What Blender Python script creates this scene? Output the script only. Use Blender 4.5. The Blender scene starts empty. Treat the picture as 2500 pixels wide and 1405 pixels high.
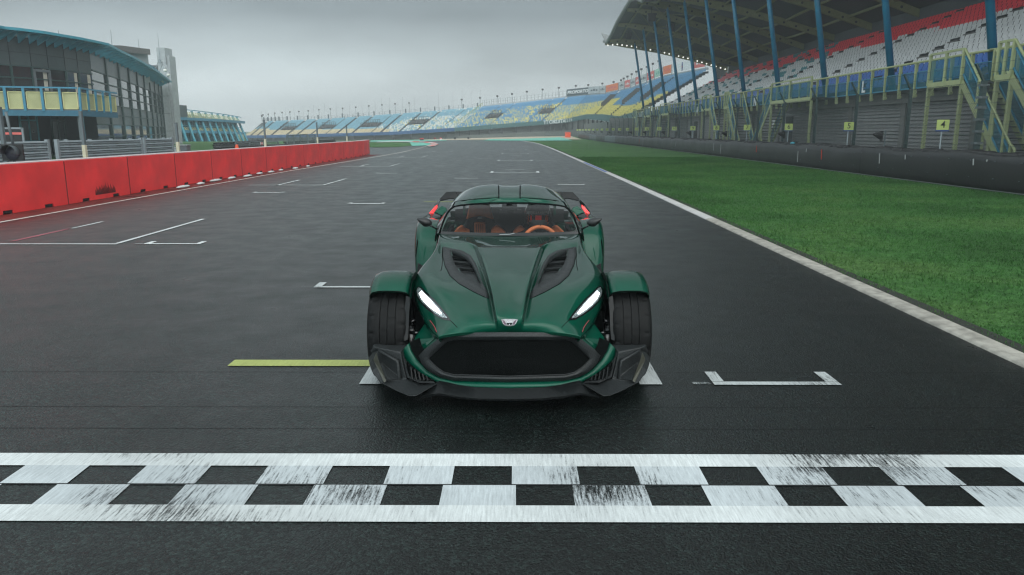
import bpy, bmesh, math, random
import numpy as np
from mathutils import Vector, Matrix
from mathutils.bvhtree import BVHTree
from mathutils.geometry import tessellate_polygon
R = math.radians
random.seed(7); rng = np.random.default_rng(7)
scene = bpy.context.scene
col = scene.collection
# ------------------------------------------------------------------ camera
H = 1.55; F = 1850.0; PITCH = math.atan(382.5/F); YAW = 9*math.cos(PITCH)/F
cd = bpy.data.cameras.new('camera'); cam = bpy.data.objects.new('camera', cd); col.objects.link(cam)
cam.location = (0, 0, H); cam.rotation_euler = (R(90)-PITCH, 0, YAW)
cd.sensor_width = 36; cd.lens = 36*F/2500; cd.clip_end = 3000; cd.clip_start = .05
cd.dof.use_dof = False
scene.camera = cam
scene.view_settings.view_transform = 'Standard'; scene.view_settings.look = 'None'
scene.view_settings.exposure = 0.0; scene.view_settings.gamma = 1
scene.render.resolution_x = 1024; scene.render.resolution_y = 575
scene.cycles.max_bounces = 8; scene.cycles.transparent_max_bounces = 24
scene.cycles.volume_bounces = 0; scene.cycles.use_denoising = True; scene.cycles.pixel_filter_type = 'BLACKMAN_HARRIS'; scene.cycles.filter_width = 1.25
scene.cycles.sample_clamp_indirect = 6
# ------------------------------------------------------------------ world: overcast sky
SUN_EL, SUN_AZ = R(42), R(148)
w = bpy.data.worlds.new('World'); scene.world = w; w.use_nodes = True
nt = w.node_tree; nt.nodes.clear(); N = nt.nodes.new; L = nt.links.new
out = N('ShaderNodeOutputWorld'); bg = N('ShaderNodeBackground'); L(bg.outputs[0], out.inputs[0])
sky = N('ShaderNodeTexSky'); sky.sky_type = 'NISHITA'; sky.sun_disc = False
sky.sun_elevation = SUN_EL; sky.sun_rotation = SUN_AZ; sky.dust_density = 4
hs = N('ShaderNodeHueSaturation'); hs.inputs['Saturation'].default_value = .25; L(sky.outputs[0], hs.inputs['Color'])
tc = N('ShaderNodeTexCoord'); sx = N('ShaderNodeSeparateXYZ'); L(tc.outputs['Generated'], sx.inputs[0])
cr = N('ShaderNodeValToRGB'); L(sx.outputs['Z'], cr.inputs[0])
E = cr.color_ramp.elements
stops = [(0.0, (.72, .79, .79)), (.035, (.67, .735, .74)), (.085, (.45, .515, .53)), (.14, (.225, .272, .293)), (.19, (.17, .21, .228)),
         (.30, (.24, .285, .30)), (.50, (.42, .48, .50)), (.72, (.62, .69, .71)), (.88, (.42, .48, .50)), (1.0, (.36, .41, .43))]
while len(E) > 1: E.remove(E[-1])
E[0].position = stops[0][0]; E[0].color = (*[x/2 for x in stops[0][1]], 1)
for p, c in stops[1:]:
    e = E.new(p); e.color = (*[x/2 for x in c], 1)
mp = N('ShaderNodeMapping'); mp.inputs['Scale'].default_value = (1.4, 1.4, 5); L(tc.outputs['Generated'], mp.inputs[0])
no = N('ShaderNodeTexNoise'); no.inputs['Scale'].default_value = 1.7; no.inputs['Detail'].default_value = 5; no.inputs['Roughness'].default_value = .5
L(mp.outputs[0], no.inputs['Vector'])
mr = N('ShaderNodeMapRange'); mr.inputs['From Min'].default_value = .3; mr.inputs['From Max'].default_value = .7
mr.inputs['To Min'].default_value = .72; mr.inputs['To Max'].default_value = 1.26; L(no.outputs['Fac'], mr.inputs[0])
lf = N('ShaderNodeMapRange'); lf.inputs['From Min'].default_value = -.6; lf.inputs['From Max'].default_value = .6; lf.inputs['To Min'].default_value = 1.16; lf.inputs['To Max'].default_value = .84
L(sx.outputs['X'], lf.inputs[0]); bk = N('ShaderNodeMapRange'); bk.inputs['From Min'].default_value = -.9; bk.inputs['From Max'].default_value = .7; bk.inputs['To Min'].default_value = 3.0; bk.inputs['To Max'].default_value = 1.0
L(sx.outputs['Y'], bk.inputs[0]); mb_ = N('ShaderNodeMath'); mb_.operation = 'MULTIPLY'; L(lf.outputs[0], mb_.inputs[0]); L(bk.outputs[0], mb_.inputs[1])
mm_ = N('ShaderNodeMath'); mm_.operation = 'MULTIPLY'; L(mr.outputs[0], mm_.inputs[0]); L(mb_.outputs[0], mm_.inputs[1])
mu = N('ShaderNodeVectorMath'); mu.operation = 'SCALE'; L(cr.outputs[0], mu.inputs[0]); L(mm_.outputs[0], mu.inputs['Scale'])
sk = N('ShaderNodeVectorMath'); sk.operation = 'SCALE'; sk.inputs['Scale'].default_value = .12; L(hs.outputs[0], sk.inputs[0])
m8 = N('ShaderNodeVectorMath'); m8.operation = 'SCALE'; m8.inputs['Scale'].default_value = 22.5; L(mu.outputs[0], m8.inputs[0])
ad = N('ShaderNodeVectorMath'); ad.operation = 'ADD'; L(m8.outputs[0], ad.inputs[0]); L(sk.outputs[0], ad.inputs[1])
L(ad.outputs[0], bg.inputs[0]); bg.inputs[1].default_value = .10
# ------------------------------------------------------------------ sun behind the cloud
sd = bpy.data.lights.new('sun', 'SUN'); sd.energy = 1.5; sd.angle = R(64); sd.color = (1, .97, .92)
so = bpy.data.objects.new('sun', sd); col.objects.link(so)
so.rotation_euler = (R(90)-SUN_EL, 0, R(32))      # light falls away from the camera and to the left
# ------------------------------------------------------------------ helpers
CP, SP = math.cos(PITCH), math.sin(PITCH)
CAMM = Matrix.Translation((0, 0, H)) @ cam.rotation_euler.to_matrix().to_4x4()
def ray(px, py):
    return (CAMM.to_3x3() @ Vector(((px-1250)/F, -(py-702.5)/F, -1)))
def at_z(px, py, z=0):
    d = ray(px, py); t = (z-H)/d.z; return Vector((d.x*t, d.y*t, z))
def at_y(px, py, Y):
    d = ray(px, py); t = Y/d.y; return Vector((d.x*t, Y, H+d.z*t))
def at_x(px, py, X):
    d = ray(px, py); t = X/d.x; return Vector((X, d.y*t, H+d.z*t))
def lerp(a, b, t): return a+(b-a)*t
def interp(x, xs, ys): return float(np.interp(x, xs, ys))
def sm(a, b, x):
    t = min(1, max(0, (x-a)/(b-a))); return t*t*(3-2*t)
def pxx(X, Y): return 1259+F*X/max(Y*CP+.3, 1)
def terr(X, Y):
    if Y < 60: return 0.0
    p = pxx(X, Y)
    hb = interp(p, [-400, 200, 615, 1000, 1200, 1380, 1500], [-1.6, -1.3, -1.15, -.55, -.05, .35, .0])
    hb = hb*sm(110, 190, Y)
    # grass bank under the blue terrace building
    hill = 0.0*math.exp(-((X+52)/24)**2-((Y-122)/30)**2)
    return hb+hill*sm(60, 85, Y)
def at_t(px, py, Y0=20, Y1=400, dz=0):
    """the point where the line through a pixel meets the terrain"""
    d = ray(px, py); prev = None; Y = Y0
    while Y < Y1:
        t = Y/d.y; z = H+d.z*t; X = d.x*t
        if z <= terr(X, Y)+dz:
            break
        Y += .5
    t = Y/d.y
    return Vector((d.x*t, Y, terr(d.x*t, Y)+dz))

class MB:
    """collects faces for one mesh"""
    def __init__(s): s.v = []; s.f = []; s.m = []
    def add(s, vs, fs, m=0):
        n = len(s.v); s.v += [tuple(p) for p in vs]
        s.f += [tuple(i+n for i in f) for f in fs]; s.m += [m]*len(fs); return s
    def quad(s, a, b, c, d, m=0): return s.add([a, b, c, d], [(0, 1, 2, 3)], m)
    def box(s, x0, x1, y0, y1, z0, z1, m=0, M=None):
        vs = [(x, y, z) for z in (z0, z1) for y in (y0, y1) for x in (x0, x1)]
        if M: vs = [M @ Vector(p) for p in vs]
        return s.add(vs, [(0, 2, 3, 1), (4, 5, 7, 6), (0, 1, 5, 4), (2, 6, 7, 3), (0, 4, 6, 2), (1, 3, 7, 5)], m)
    def bar(s, a, b, w, h=None, m=0, up=(0, 0, 1)):
        """rectangular bar from a to b"""
        h = h or w; a = Vector(a); b = Vector(b); t = (b-a)
        if t.length < 1e-6: return s
        t.normalize(); u = Vector(up)
        if abs(t.dot(u)) > .98: u = Vector((0, 1, 0))
        sd_ = t.cross(u).normalized(); u = sd_.cross(t).normalized()
        vs = []
        for p in (a, b):
            for i, j in ((-1, -1), (1, -1), (1, 1), (-1, 1)):
                vs.append(p+sd_*(i*w/2)+u*(j*h/2))
        return s.add(vs, [(3, 2, 1, 0), (4, 5, 6, 7), (0, 1, 5, 4), (1, 2, 6, 5), (2, 3, 7, 6), (3, 0, 4, 7)], m)
    def tube(s, pts, r, n=8, m=0, cap=True, up=(0, 0, 1)):
        pts = [Vector(p) for p in pts]; rs = r if isinstance(r, (list, tuple)) else [r]*len(pts)
        base = len(s.v); prev = None
        for i, p in enumerate(pts):
            t = (pts[min(i+1, len(pts)-1)]-pts[max(i-1, 0)])
            t = t.normalized() if t.length > 1e-9 else Vector((0, 0, 1))
            if prev is None:
                u = Vector(up)
                if abs(t.dot(u)) > .95: u = Vector((1, 0, 0))
                a = t.cross(u).normalized()
            else:
                a = (prev-t*prev.dot(t)).normalized()
            prev = a; b = t.cross(a)
            for k in range(n):
                q = 2*math.pi*k/n; s.v.append(tuple(p+(a*math.cos(q)+b*math.sin(q))*rs[i]))
        for i in range(len(pts)-1):
            for k in range(n):
                k2 = (k+1) % n
                s.f.append((base+i*n+k, base+i*n+k2, base+(i+1)*n+k2, base+(i+1)*n+k)); s.m.append(m)
        if cap:
            s.f.append(tuple(base+k for k in reversed(range(n)))); s.m.append(m)
            s.f.append(tuple(base+(len(pts)-1)*n+k for k in range(n))); s.m.append(m)
        return s
    def prism(s, poly, off, m=0, mside=None):
        """closed polygon (3d points) extruded by the vector off"""
        poly = [Vector(p) for p in poly]; off = Vector(off); n = len(poly)
        tri = tessellate_polygon([poly])
        vs = poly+[p+off for p in poly]
        s.add(vs, [tuple(t) for t in tri]+[tuple(i+n for i in reversed(t)) for t in tri], m)
        b = len(s.v)-2*n
        for i in range(n):
            j = (i+1) % n; s.f.append((b+i, b+j, b+j+n, b+i+n)); s.m.append(m if mside is None else mside)
        return s
    def grid(s, rows, m=0, close=False):
        """rows: list of equal-length point lists"""
        b = len(s.v); nc = len(rows[0])
        for r_ in rows: s.v += [tuple(p) for p in r_]
        for i in range(len(rows)-1):
            for j in range(nc-(0 if close else 1)):
                j2 = (j+1) % nc
                s.f.append((b+i*nc+j, b+i*nc+j2, b+(i+1)*nc+j2, b+(i+1)*nc+j)); s.m.append(m)
        return s
    def lathe(s, prof, c, axis='x', n=48, m=0, a0=0, a1=2*math.pi, rfun=None):
        """prof: (offset along axis, radius)"""
        rows = []; full = abs(a1-a0-2*math.pi) < 1e-6
        for k in range(n if full else n+1):
            q = a0+(a1-a0)*k/n; row = []
            for ip, (o, r_) in enumerate(prof):
                rr = r_ if rfun is None else rfun(ip, k, r_)
                if axis == 'x': row.append((c[0]+o, c[1]+rr*math.cos(q), c[2]+rr*math.sin(q)))
                elif axis == 'y': row.append((c[0]+rr*math.cos(q), c[1]+o, c[2]+rr*math.sin(q)))
                else: row.append((c[0]+rr*math.cos(q), c[1]+rr*math.sin(q), c[2]+o))
            rows.append(row)
        if full: rows.append(rows[0])
        return s.grid(rows, m)
    def ball(s, c, r, nu=12, nv=8, m=0, M=None):
        r = (r, r, r) if not isinstance(r, (tuple, list)) else r; rows = []
        for i in range(nv+1):
            a = -math.pi/2+math.pi*i/nv; row = []
            for k in range(nu+1):
                q = 2*math.pi*k/nu
                p = Vector((r[0]*math.cos(a)*math.cos(q), r[1]*math.cos(a)*math.sin(q), r[2]*math.sin(a)))
                if M: p = M @ p
                row.append(Vector(c)+p)
            rows.append(row)
        return s.grid(rows, m)
    def mesh(s, name, mats, smooth=False, merge=True):
        me = bpy.data.meshes.new(name); me.from_pydata(s.v, [], s.f)
        mats = mats if isinstance(mats, (list, tuple)) else [mats]
        for m_ in mats: me.materials.append(m_)
        me.polygons.foreach_set('material_index', s.m)
        if merge and len(s.v) < 60000:
            bm = bmesh.new(); bm.from_mesh(me); bmesh.ops.remove_doubles(bm, verts=bm.verts, dist=1e-5)
            bmesh.ops.recalc_face_normals(bm, faces=bm.faces)
            bm.to_mesh(me); bm.free()
        if smooth:
            me.polygons.foreach_set('use_smooth', [True]*len(me.polygons))
        me.update(); return me
    def build(s, name, mats, parent=None, smooth=False, auto=None, bevel=0, merge=True, **kw):
        me = s.mesh(name, mats, smooth or auto is not None, merge)
        o = bpy.data.objects.new(name, me); col.objects.link(o)
        if parent: o.parent = parent
        if auto is not None: sharp(me, auto)
        if bevel:
            b = o.modifiers.new('bevel', 'BEVEL'); b.width = bevel; b.segments = 2; b.limit_method = 'ANGLE'; b.angle_limit = R(35)
            b.harden_normals = False
        if kw: tag(o, **kw)
        return o
def sharp(me, ang):
    bm = bmesh.new(); bm.from_mesh(me); a = R(ang)
    for e in bm.edges:
        if len(e.link_faces) == 2 and e.calc_face_angle(0) > a: e.smooth = False
    for f in bm.faces: f.smooth = True
    bm.to_mesh(me); bm.free()
def tag(o, label=None, cat=None, group=None, kind=None):
    if label: o['label'] = label
    if cat: o['category'] = cat
    if group: o['group'] = group
    if kind: o['kind'] = kind
    return o
def empty(name, loc=(0, 0, 0), rz=0, **kw):
    o = bpy.data.objects.new(name, None); col.objects.link(o); o.location = loc; o.rotation_euler = (0, 0, rz)
    o.empty_display_size = .2
    return tag(o, **kw)
KIDS = {}
def copy_tree(o, parent=None):
    c = o.copy(); col.objects.link(c)
    if parent: c.parent = parent; c.matrix_parent_inverse = o.matrix_parent_inverse
    for ch in [x for x in ALLK(o)]: copy_tree(ch, c)
    return c
def ALLK(o): return list(o.children)
def bake(o):
    """apply an object's modifiers into its mesh"""
    bpy.context.view_layer.update()
    dg = bpy.context.evaluated_depsgraph_get(); ev = o.evaluated_get(dg)
    me = bpy.data.meshes.new_from_object(ev); o.modifiers.clear(); o.data = me; return o
def text(name, body, size, mat, parent, loc, rot, depth=.004, align='CENTER', bold=0, shear=0, spacing=1):
    cu = bpy.data.curves.new(name, 'FONT'); cu.body = body; cu.size = size; cu.extrude = depth; cu.align_x = align; cu.align_y = 'CENTER'
    cu.offset = bold; cu.shear = shear; cu.space_character = spacing; cu.resolution_u = 3
    t = bpy.data.objects.new(name+'_src', cu); col.objects.link(t)
    bpy.context.view_layer.update()
    me = bpy.data.meshes.new_from_object(t.evaluated_get(bpy.context.evaluated_depsgraph_get()))
    bpy.data.objects.remove(t); me.name = name; me.materials.clear(); me.materials.append(mat)
    o = bpy.data.objects.new(name, me); col.objects.link(o); o.parent = parent; o.location = loc; o.rotation_euler = rot
    return o
# ------------------------------------------------------------------ materials
def node_mat(name):
    m = bpy.data.materials.new(name); m.use_nodes = True; t = m.node_tree; b = t.nodes['Principled BSDF']
    return m, t, b, t.nodes.new, t.links.new
def mat(name, c, rough=.6, metal=0, var=.12, vs=3.0, bump=0, bs=60, coat=0, emit=0, spec=.5, dirt=None):
    m, t, b, N, L = node_mat(name)
    b.inputs['Roughness'].default_value = rough; b.inputs['Metallic'].default_value = metal
    b.inputs['Coat Weight'].default_value = coat; b.inputs['Specular IOR Level'].default_value = spec
    tc = N('ShaderNodeTexCoord'); n = N('ShaderNodeTexNoise'); n.inputs['Scale'].default_value = vs; n.inputs['Detail'].default_value = 6
    L(tc.outputs['Object'], n.inputs['Vector'])
    r = N('ShaderNodeMapRange'); r.inputs['From Min'].default_value = .3; r.inputs['From Max'].default_value = .7
    r.inputs['To Min'].default_value = 1-var; r.inputs['To Max'].default_value = 1+var; L(n.outputs['Fac'], r.inputs[0])
    s = N('ShaderNodeVectorMath'); s.operation = 'SCALE'; s.inputs[0].default_value = c[:3]; L(r.outputs[0], s.inputs['Scale'])
    L(s.outputs[0], b.inputs['Base Color'])
    r2 = N('ShaderNodeMapRange'); r2.inputs['To Min'].default_value = max(0, rough-.08); r2.inputs['To Max'].default_value = min(1, rough+.08)
    L(n.outputs['Fac'], r2.inputs[0]); L(r2.outputs[0], b.inputs['Roughness'])
    if bump:
        n2 = N('ShaderNodeTexNoise'); n2.inputs['Scale'].default_value = bs; n2.inputs['Detail'].default_value = 4; L(tc.outputs['Object'], n2.inputs['Vector'])
        bp = N('ShaderNodeBump'); bp.inputs['Strength'].default_value = bump; bp.inputs['Distance'].default_value = .01
        L(n2.outputs['Fac'], bp.inputs['Height']); L(bp.outputs[0], b.inputs['Normal'])
    if emit:
        b.inputs['Emission Color'].default_value = (*c[:3], 1); b.inputs['Emission Strength'].default_value = emit
    return m
M = {}
for nm, a in dict(
    red_block=((.62, .035, .028), .5), red_top=((.5, .42, .42), .7), sandbag=((.5, .52, .52), .9), dark=((.012, .013, .014), .6),
    black_rubber=((.014, .015, .017), .42), tyre_black=((.012, .012, .013), .6), galv=((.22, .26, .28), .45), galv_dark=((.10, .125, .135), .5),
    dark_green=((.022, .05, .05), .5), rail_yellow=((.35, .39, .20), .5), rail_blue=((.035, .20, .31), .45), blue_steel=((.05, .27, .35), .45),
    pole_blue=((.01, .16, .28), .4), concrete=((.16, .155, .15), .85), concrete_dark=((.05, .052, .05), .85), shutter=((.25, .245, .25), .6),
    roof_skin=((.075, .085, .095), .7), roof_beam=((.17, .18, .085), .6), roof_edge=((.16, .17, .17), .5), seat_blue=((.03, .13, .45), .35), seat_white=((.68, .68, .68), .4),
    seat_red=((.85, .055, .08), .35), seat_teal=((.02, .22, .25), .4), far_blue=((.07, .24, .42), .6), far_pale=((.17, .36, .45), .6), far_yellow=((.66, .57, .13), .6),
    far_tan=((.60, .50, .32), .6), far_white=((.6, .62, .58), .6), band_blue=((.03, .10, .24), .6), band_green=((.045, .13, .135), .6), wall_grey=((.14, .15, .14), .85),
    cream=((.55, .52, .38), .7), white=((.7, .72, .72), .6), panel_dark=((.05, .068, .07), .4), panel_grey=((.11, .125, .135), .4), mullion=((.025, .055, .052), .45),
    yellow_panel=((.50, .50, .25), .6), slab_grey=((.33, .36, .37), .7), orange=((.80, .10, .03), .6), teal=((.01, .16, .15), .6), sign_green=((.42, .50, .16), .5), ink=((.015, .02, .02), .6),
    sign_blue=((.02, .05, .2), .5), curtain=((.4, .38, .32), .9), paint_red=((.6, .05, .04), .6), seat_step=((.035, .037, .037), .8), lamp_white=((.75, .75, .7), .4),
    banner_grey=((.45, .48, .48), .7), banner_red=((.62, .14, .12), .7), banner_green=((.35, .55, .45), .7), banner_dark=((.05, .075, .08), .7), banner_orange=((.7, .2, .08), .7),
    bark=((.08, .06, .045), .9), twig=((.10, .07, .06), .9), mint=((.12, .42, .33), .7), gravel_tan=((.40, .34, .25), .95), kerb_white=((.45, .44, .43), .7), kerb_blue=((.03, .10, .32), .6)).items():
    M[nm] = mat(nm, a[0], a[1])
def glass_mat(name, tint=(.03, .045, .05), rough=.03):
    return mat(name, tint, rough, var=.2, spec=.9, vs=1.2)
M['pane'] = glass_mat('pane'); M['pane_dark'] = glass_mat('pane_dark', (.012, .016, .018), .08)
M['lamp_on'] = mat('lamp_on', (1, .98, .9), .4, emit=1.3, var=0)
def mesh_fabric(name, c, alpha, scale, thick):
    """woven or chain link: wires with holes between them (real holes: alpha)"""
    m, t, b, N, L = node_mat(name); b.inputs['Base Color'].default_value = (*c, 1); b.inputs['Roughness'].default_value = .6
    tc = N('ShaderNodeTexCoord'); mp = N('ShaderNodeMapping'); mp.inputs['Rotation'].default_value = (R(45), 0, 0); mp.inputs['Scale'].default_value = (scale,)*3
    L(tc.outputs['Object'], mp.inputs[0]); sp = N('ShaderNodeSeparateXYZ'); L(mp.outputs[0], sp.inputs[0])
    outs = []
    for ax in ('Y', 'Z'):
        f = N('ShaderNodeMath'); f.operation = 'FRACT'; L(sp.outputs[ax], f.inputs[0])
        c_ = N('ShaderNodeMath'); c_.operation = 'LESS_THAN'; c_.inputs[1].default_value = thick; L(f.outputs[0], c_.inputs[0]); outs.append(c_)
    mx = N('ShaderNodeMath'); mx.operation = 'MAXIMUM'; L(outs[0].outputs[0], mx.inputs[0]); L(outs[1].outputs[0], mx.inputs[1])
    L(mx.outputs[0], b.inputs['Alpha']); return m
M['chain_link'] = mesh_fabric('chain_link', (.035, .05, .052), 1, 16.0, .15)
def veil(name, c, a):
    m, t, b, N, L = node_mat(name); b.inputs['Base Color'].default_value = (*c, 1); b.inputs['Alpha'].default_value = a; b.inputs['Roughness'].default_value = .6
    return m
M['teal_mesh'] = veil('teal_mesh', (.01, .13, .18), .62); M['blue_net'] = veil('blue_net', (.02, .2, .28), .6)

def asphalt():
    m, t, b, N, L = node_mat('asphalt'); tc = N('ShaderNodeTexCoord')
    def noise(sc, det=5, rough=.55, vec=None):
        n = N('ShaderNodeTexNoise'); n.inputs['Scale'].default_value = sc; n.inputs['Detail'].default_value = det; n.inputs['Roughness'].default_value = rough
        L(vec or tc.outputs['Object'], n.inputs['Vector']); return n
    def rng_(src, a, b_, c, d):
        r = N('ShaderNodeMapRange'); r.inputs['From Min'].default_value = a; r.inputs['From Max'].default_value = b_
        r.inputs['To Min'].default_value = c; r.inputs['To Max'].default_value = d; L(src, r.inputs[0]); return r.outputs[0]
    vo = N('ShaderNodeTexVoronoi'); vo.inputs['Scale'].default_value = 84; L(tc.outputs['Object'], vo.inputs['Vector'])
    vo2 = N('ShaderNodeTexVoronoi'); vo2.inputs['Scale'].default_value = 150; L(tc.outputs['Object'], vo2.inputs['Vector'])
    big = noise(.22, 4); mid = noise(2.2, 6, .65); fine = noise(240, 2)
    st = N('ShaderNodeMapping'); st.inputs['Scale'].default_value = (2.2, .05, 1); L(tc.outputs['Object'], st.inputs[0]); streak = noise(1.0, 5, .6, st.outputs[0])
    st2 = N('ShaderNodeMapping'); st2.inputs['Scale'].default_value = (.03, 1.1, 1); L(tc.outputs['Object'], st2.inputs[0]); cross = noise(1.0, 6, .7, st2.outputs[0])
    # aggregate colour
    se = N('ShaderNodeSeparateColor'); L(vo.outputs['Color'], se.inputs[0])
    pw = N('ShaderNodeMath'); pw.operation = 'POWER'; pw.inputs[1].default_value = 3.0; L(se.outputs[0], pw.inputs[0]); g = rng_(pw.outputs[0], 0, 1, .5, 4.2)
    def mul(a, b_):
        x = N('ShaderNodeMath'); x.operation = 'MULTIPLY'; L(a, x.inputs[0]); L(b_, x.inputs[1]); return x.outputs[0]
    # paler to the left: the open sky's reflection, put into the base colour
    sx = N('ShaderNodeSeparateXYZ'); L(tc.outputs['Object'], sx.inputs[0])
    sky_sheen = rng_(sx.outputs[0], 2.5, -5.0, .55, 1.7)
    k = mul(mul(g, rng_(big.outputs['Fac'], .3, .7, .8, 1.2)), mul(rng_(streak.outputs['Fac'], .25, .75, .55, 1.45), sky_sheen))
    k = mul(k, rng_(cross.outputs['Fac'], .3, .7, .88, 1.12))
    sc = N('ShaderNodeVectorMath'); sc.operation = 'SCALE'; sc.inputs[0].default_value = (.0036, .0060, .0054); L(k, sc.inputs['Scale']); L(sc.outputs[0], b.inputs['Base Color'])
    ro = rng_(mid.outputs['Fac'], .3, .7, .40, .55)
    x = N('ShaderNodeMath'); x.operation = 'ADD'; L(ro, x.inputs[0]); L(rng_(streak.outputs['Fac'], .3, .7, -.05, .06), x.inputs[1]); L(x.outputs[0], b.inputs['Roughness'])
    b.inputs['Specular IOR Level'].default_value = .10
    b.inputs['Coat Weight'].default_value = .85; b.inputs['Coat IOR'].default_value = 1.33
    L(rng_(mid.outputs['Fac'], .3, .7, .27, .40), b.inputs['Coat Roughness'])
    hsum = N('ShaderNodeMath'); hsum.operation = 'ADD'; L(rng_(vo.outputs['Distance'], 0, .7, 1, 0), hsum.inputs[0]); L(rng_(vo2.outputs['Distance'], 0, .7, .5, 0), hsum.inputs[1])
    bp = N('ShaderNodeBump'); bp.inputs['Strength'].default_value = .8; bp.inputs['Distance'].default_value = .0028; L(hsum.outputs[0], bp.inputs['Height'])
    bp2 = N('ShaderNodeBump'); bp2.inputs['Strength'].default_value = .25; bp2.inputs['Distance'].default_value = .02; L(mid.outputs['Fac'], bp2.inputs['Height']); L(bp.outputs[0], bp2.inputs['Normal'])
    L(bp2.outputs[0], b.inputs['Normal'])
    bp3 = N('ShaderNodeBump'); bp3.inputs['Strength'].default_value = .7; bp3.inputs['Distance'].default_value = .0024; L(hsum.outputs[0], bp3.inputs['Height']); L(bp3.outputs[0], b.inputs['Coat Normal'])
    return m
M['asphalt'] = asphalt()

def worn_paint(name, c, wear=.45, streak=(40, 3.2, 1), extra=0):
    """road paint, worn through to the stones along the driving direction (a cut-out edge of chips)"""
    m, t, b, N, L = node_mat(name); tc = N('ShaderNodeTexCoord')
    mp = N('ShaderNodeMapping'); mp.inputs['Scale'].default_value = streak; L(tc.outputs['Object'], mp.inputs[0])
    n1 = N('ShaderNodeTexNoise'); n1.inputs['Scale'].default_value = 2.2; n1.inputs['Detail'].default_value = 7; n1.inputs['Roughness'].default_value = .72; L(mp.outputs[0], n1.inputs['Vector'])
    n2 = N('ShaderNodeTexNoise'); n2.inputs['Scale'].default_value = .9; n2.inputs['Detail'].default_value = 2; L(tc.outputs['Object'], n2.inputs['Vector'])
    n3 = N('ShaderNodeTexNoise'); n3.inputs['Scale'].default_value = 110; n3.inputs['Detail'].default_value = 3; L(tc.outputs['Object'], n3.inputs['Vector'])
    def mth(op, a, b_):
        x = N('ShaderNodeMath'); x.operation = op
        for i, q in enumerate((a, b_)):
            if isinstance(q, (int, float)): x.inputs[i].default_value = q
            else: L(q, x.inputs[i])
        return x.outputs[0]
    s = mth('ADD', mth('MULTIPLY', n1.outputs['Fac'], 1.0), mth('ADD', mth('MULTIPLY', n2.outputs['Fac'], 1.35), mth('MULTIPLY', n3.outputs['Fac'], .22)))
    r = N('ShaderNodeMapRange'); 
    r.inputs['To Min'].default_value = 1; r.inputs['To Max'].default_value = .0
    L(s, r.inputs[0])
    inv = N('ShaderNodeMapRange'); inv.inputs['From Min'].default_value = 1.535-.38*wear; inv.inputs['From Max'].default_value = inv.inputs['From Min'].default_value+.20
    inv.inputs['To Min'].default_value = 1; inv.inputs['To Max'].default_value = 0; L(s, inv.inputs[0])
    t2 = N('ShaderNodeMapRange'); t2.inputs['To Min'].default_value = 1.05; t2.inputs['To Max'].default_value = .62; t2.inputs['From Min'].default_value = .3; t2.inputs['From Max'].default_value = .7
    L(n1.outputs['Fac'], t2.inputs[0])
    t3 = N('ShaderNodeMapRange'); t3.inputs['From Min'].default_value = .35; t3.inputs['From Max'].default_value = .65; t3.inputs['To Min'].default_value = 1.08; t3.inputs['To Max'].default_value = .70; L(n2.outputs['Fac'], t3.inputs[0])
    t4 = N('ShaderNodeMath'); t4.operation = 'MULTIPLY'; L(t2.outputs[0], t4.inputs[0]); L(t3.outputs[0], t4.inputs[1])
    sc = N('ShaderNodeVectorMath'); sc.operation = 'SCALE'; sc.inputs[0].default_value = c; L(t4.outputs[0], sc.inputs['Scale']); L(sc.outputs[0], b.inputs['Base Color'])
    L(inv.outputs[0], b.inputs['Alpha']); b.inputs['Roughness'].default_value = .6; b.inputs['Specular IOR Level'].default_value = .3
    bp = N('ShaderNodeBump'); bp.inputs['Strength'].default_value = .5; bp.inputs['Distance'].default_value = .003; L(n3.outputs['Fac'], bp.inputs['Height']); L(bp.outputs[0], b.inputs['Normal'])
    return m
M['paint_line'] = worn_paint('paint_line', (.56, .60, .60), .30)
M['paint_far'] = worn_paint('paint_far', (.72, .75, .75), .0)
M['paint_band'] = worn_paint('paint_band', (.70, .74, .74), .28)
M['paint_worn'] = worn_paint('paint_worn', (.56, .61, .63), .60)
M['paint_cell'] = worn_paint('paint_cell', (.56, .61, .63), .36)
M['paint_yellow'] = worn_paint('paint_yellow', (.40, .45, .14), .42)
M['paint_pink'] = worn_paint('paint_pink', (.40, .10, .13), .5)
M['paint_strip'] = worn_paint('paint_strip', (.17, .022, .018), .25, (2, .4, 1))

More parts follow.
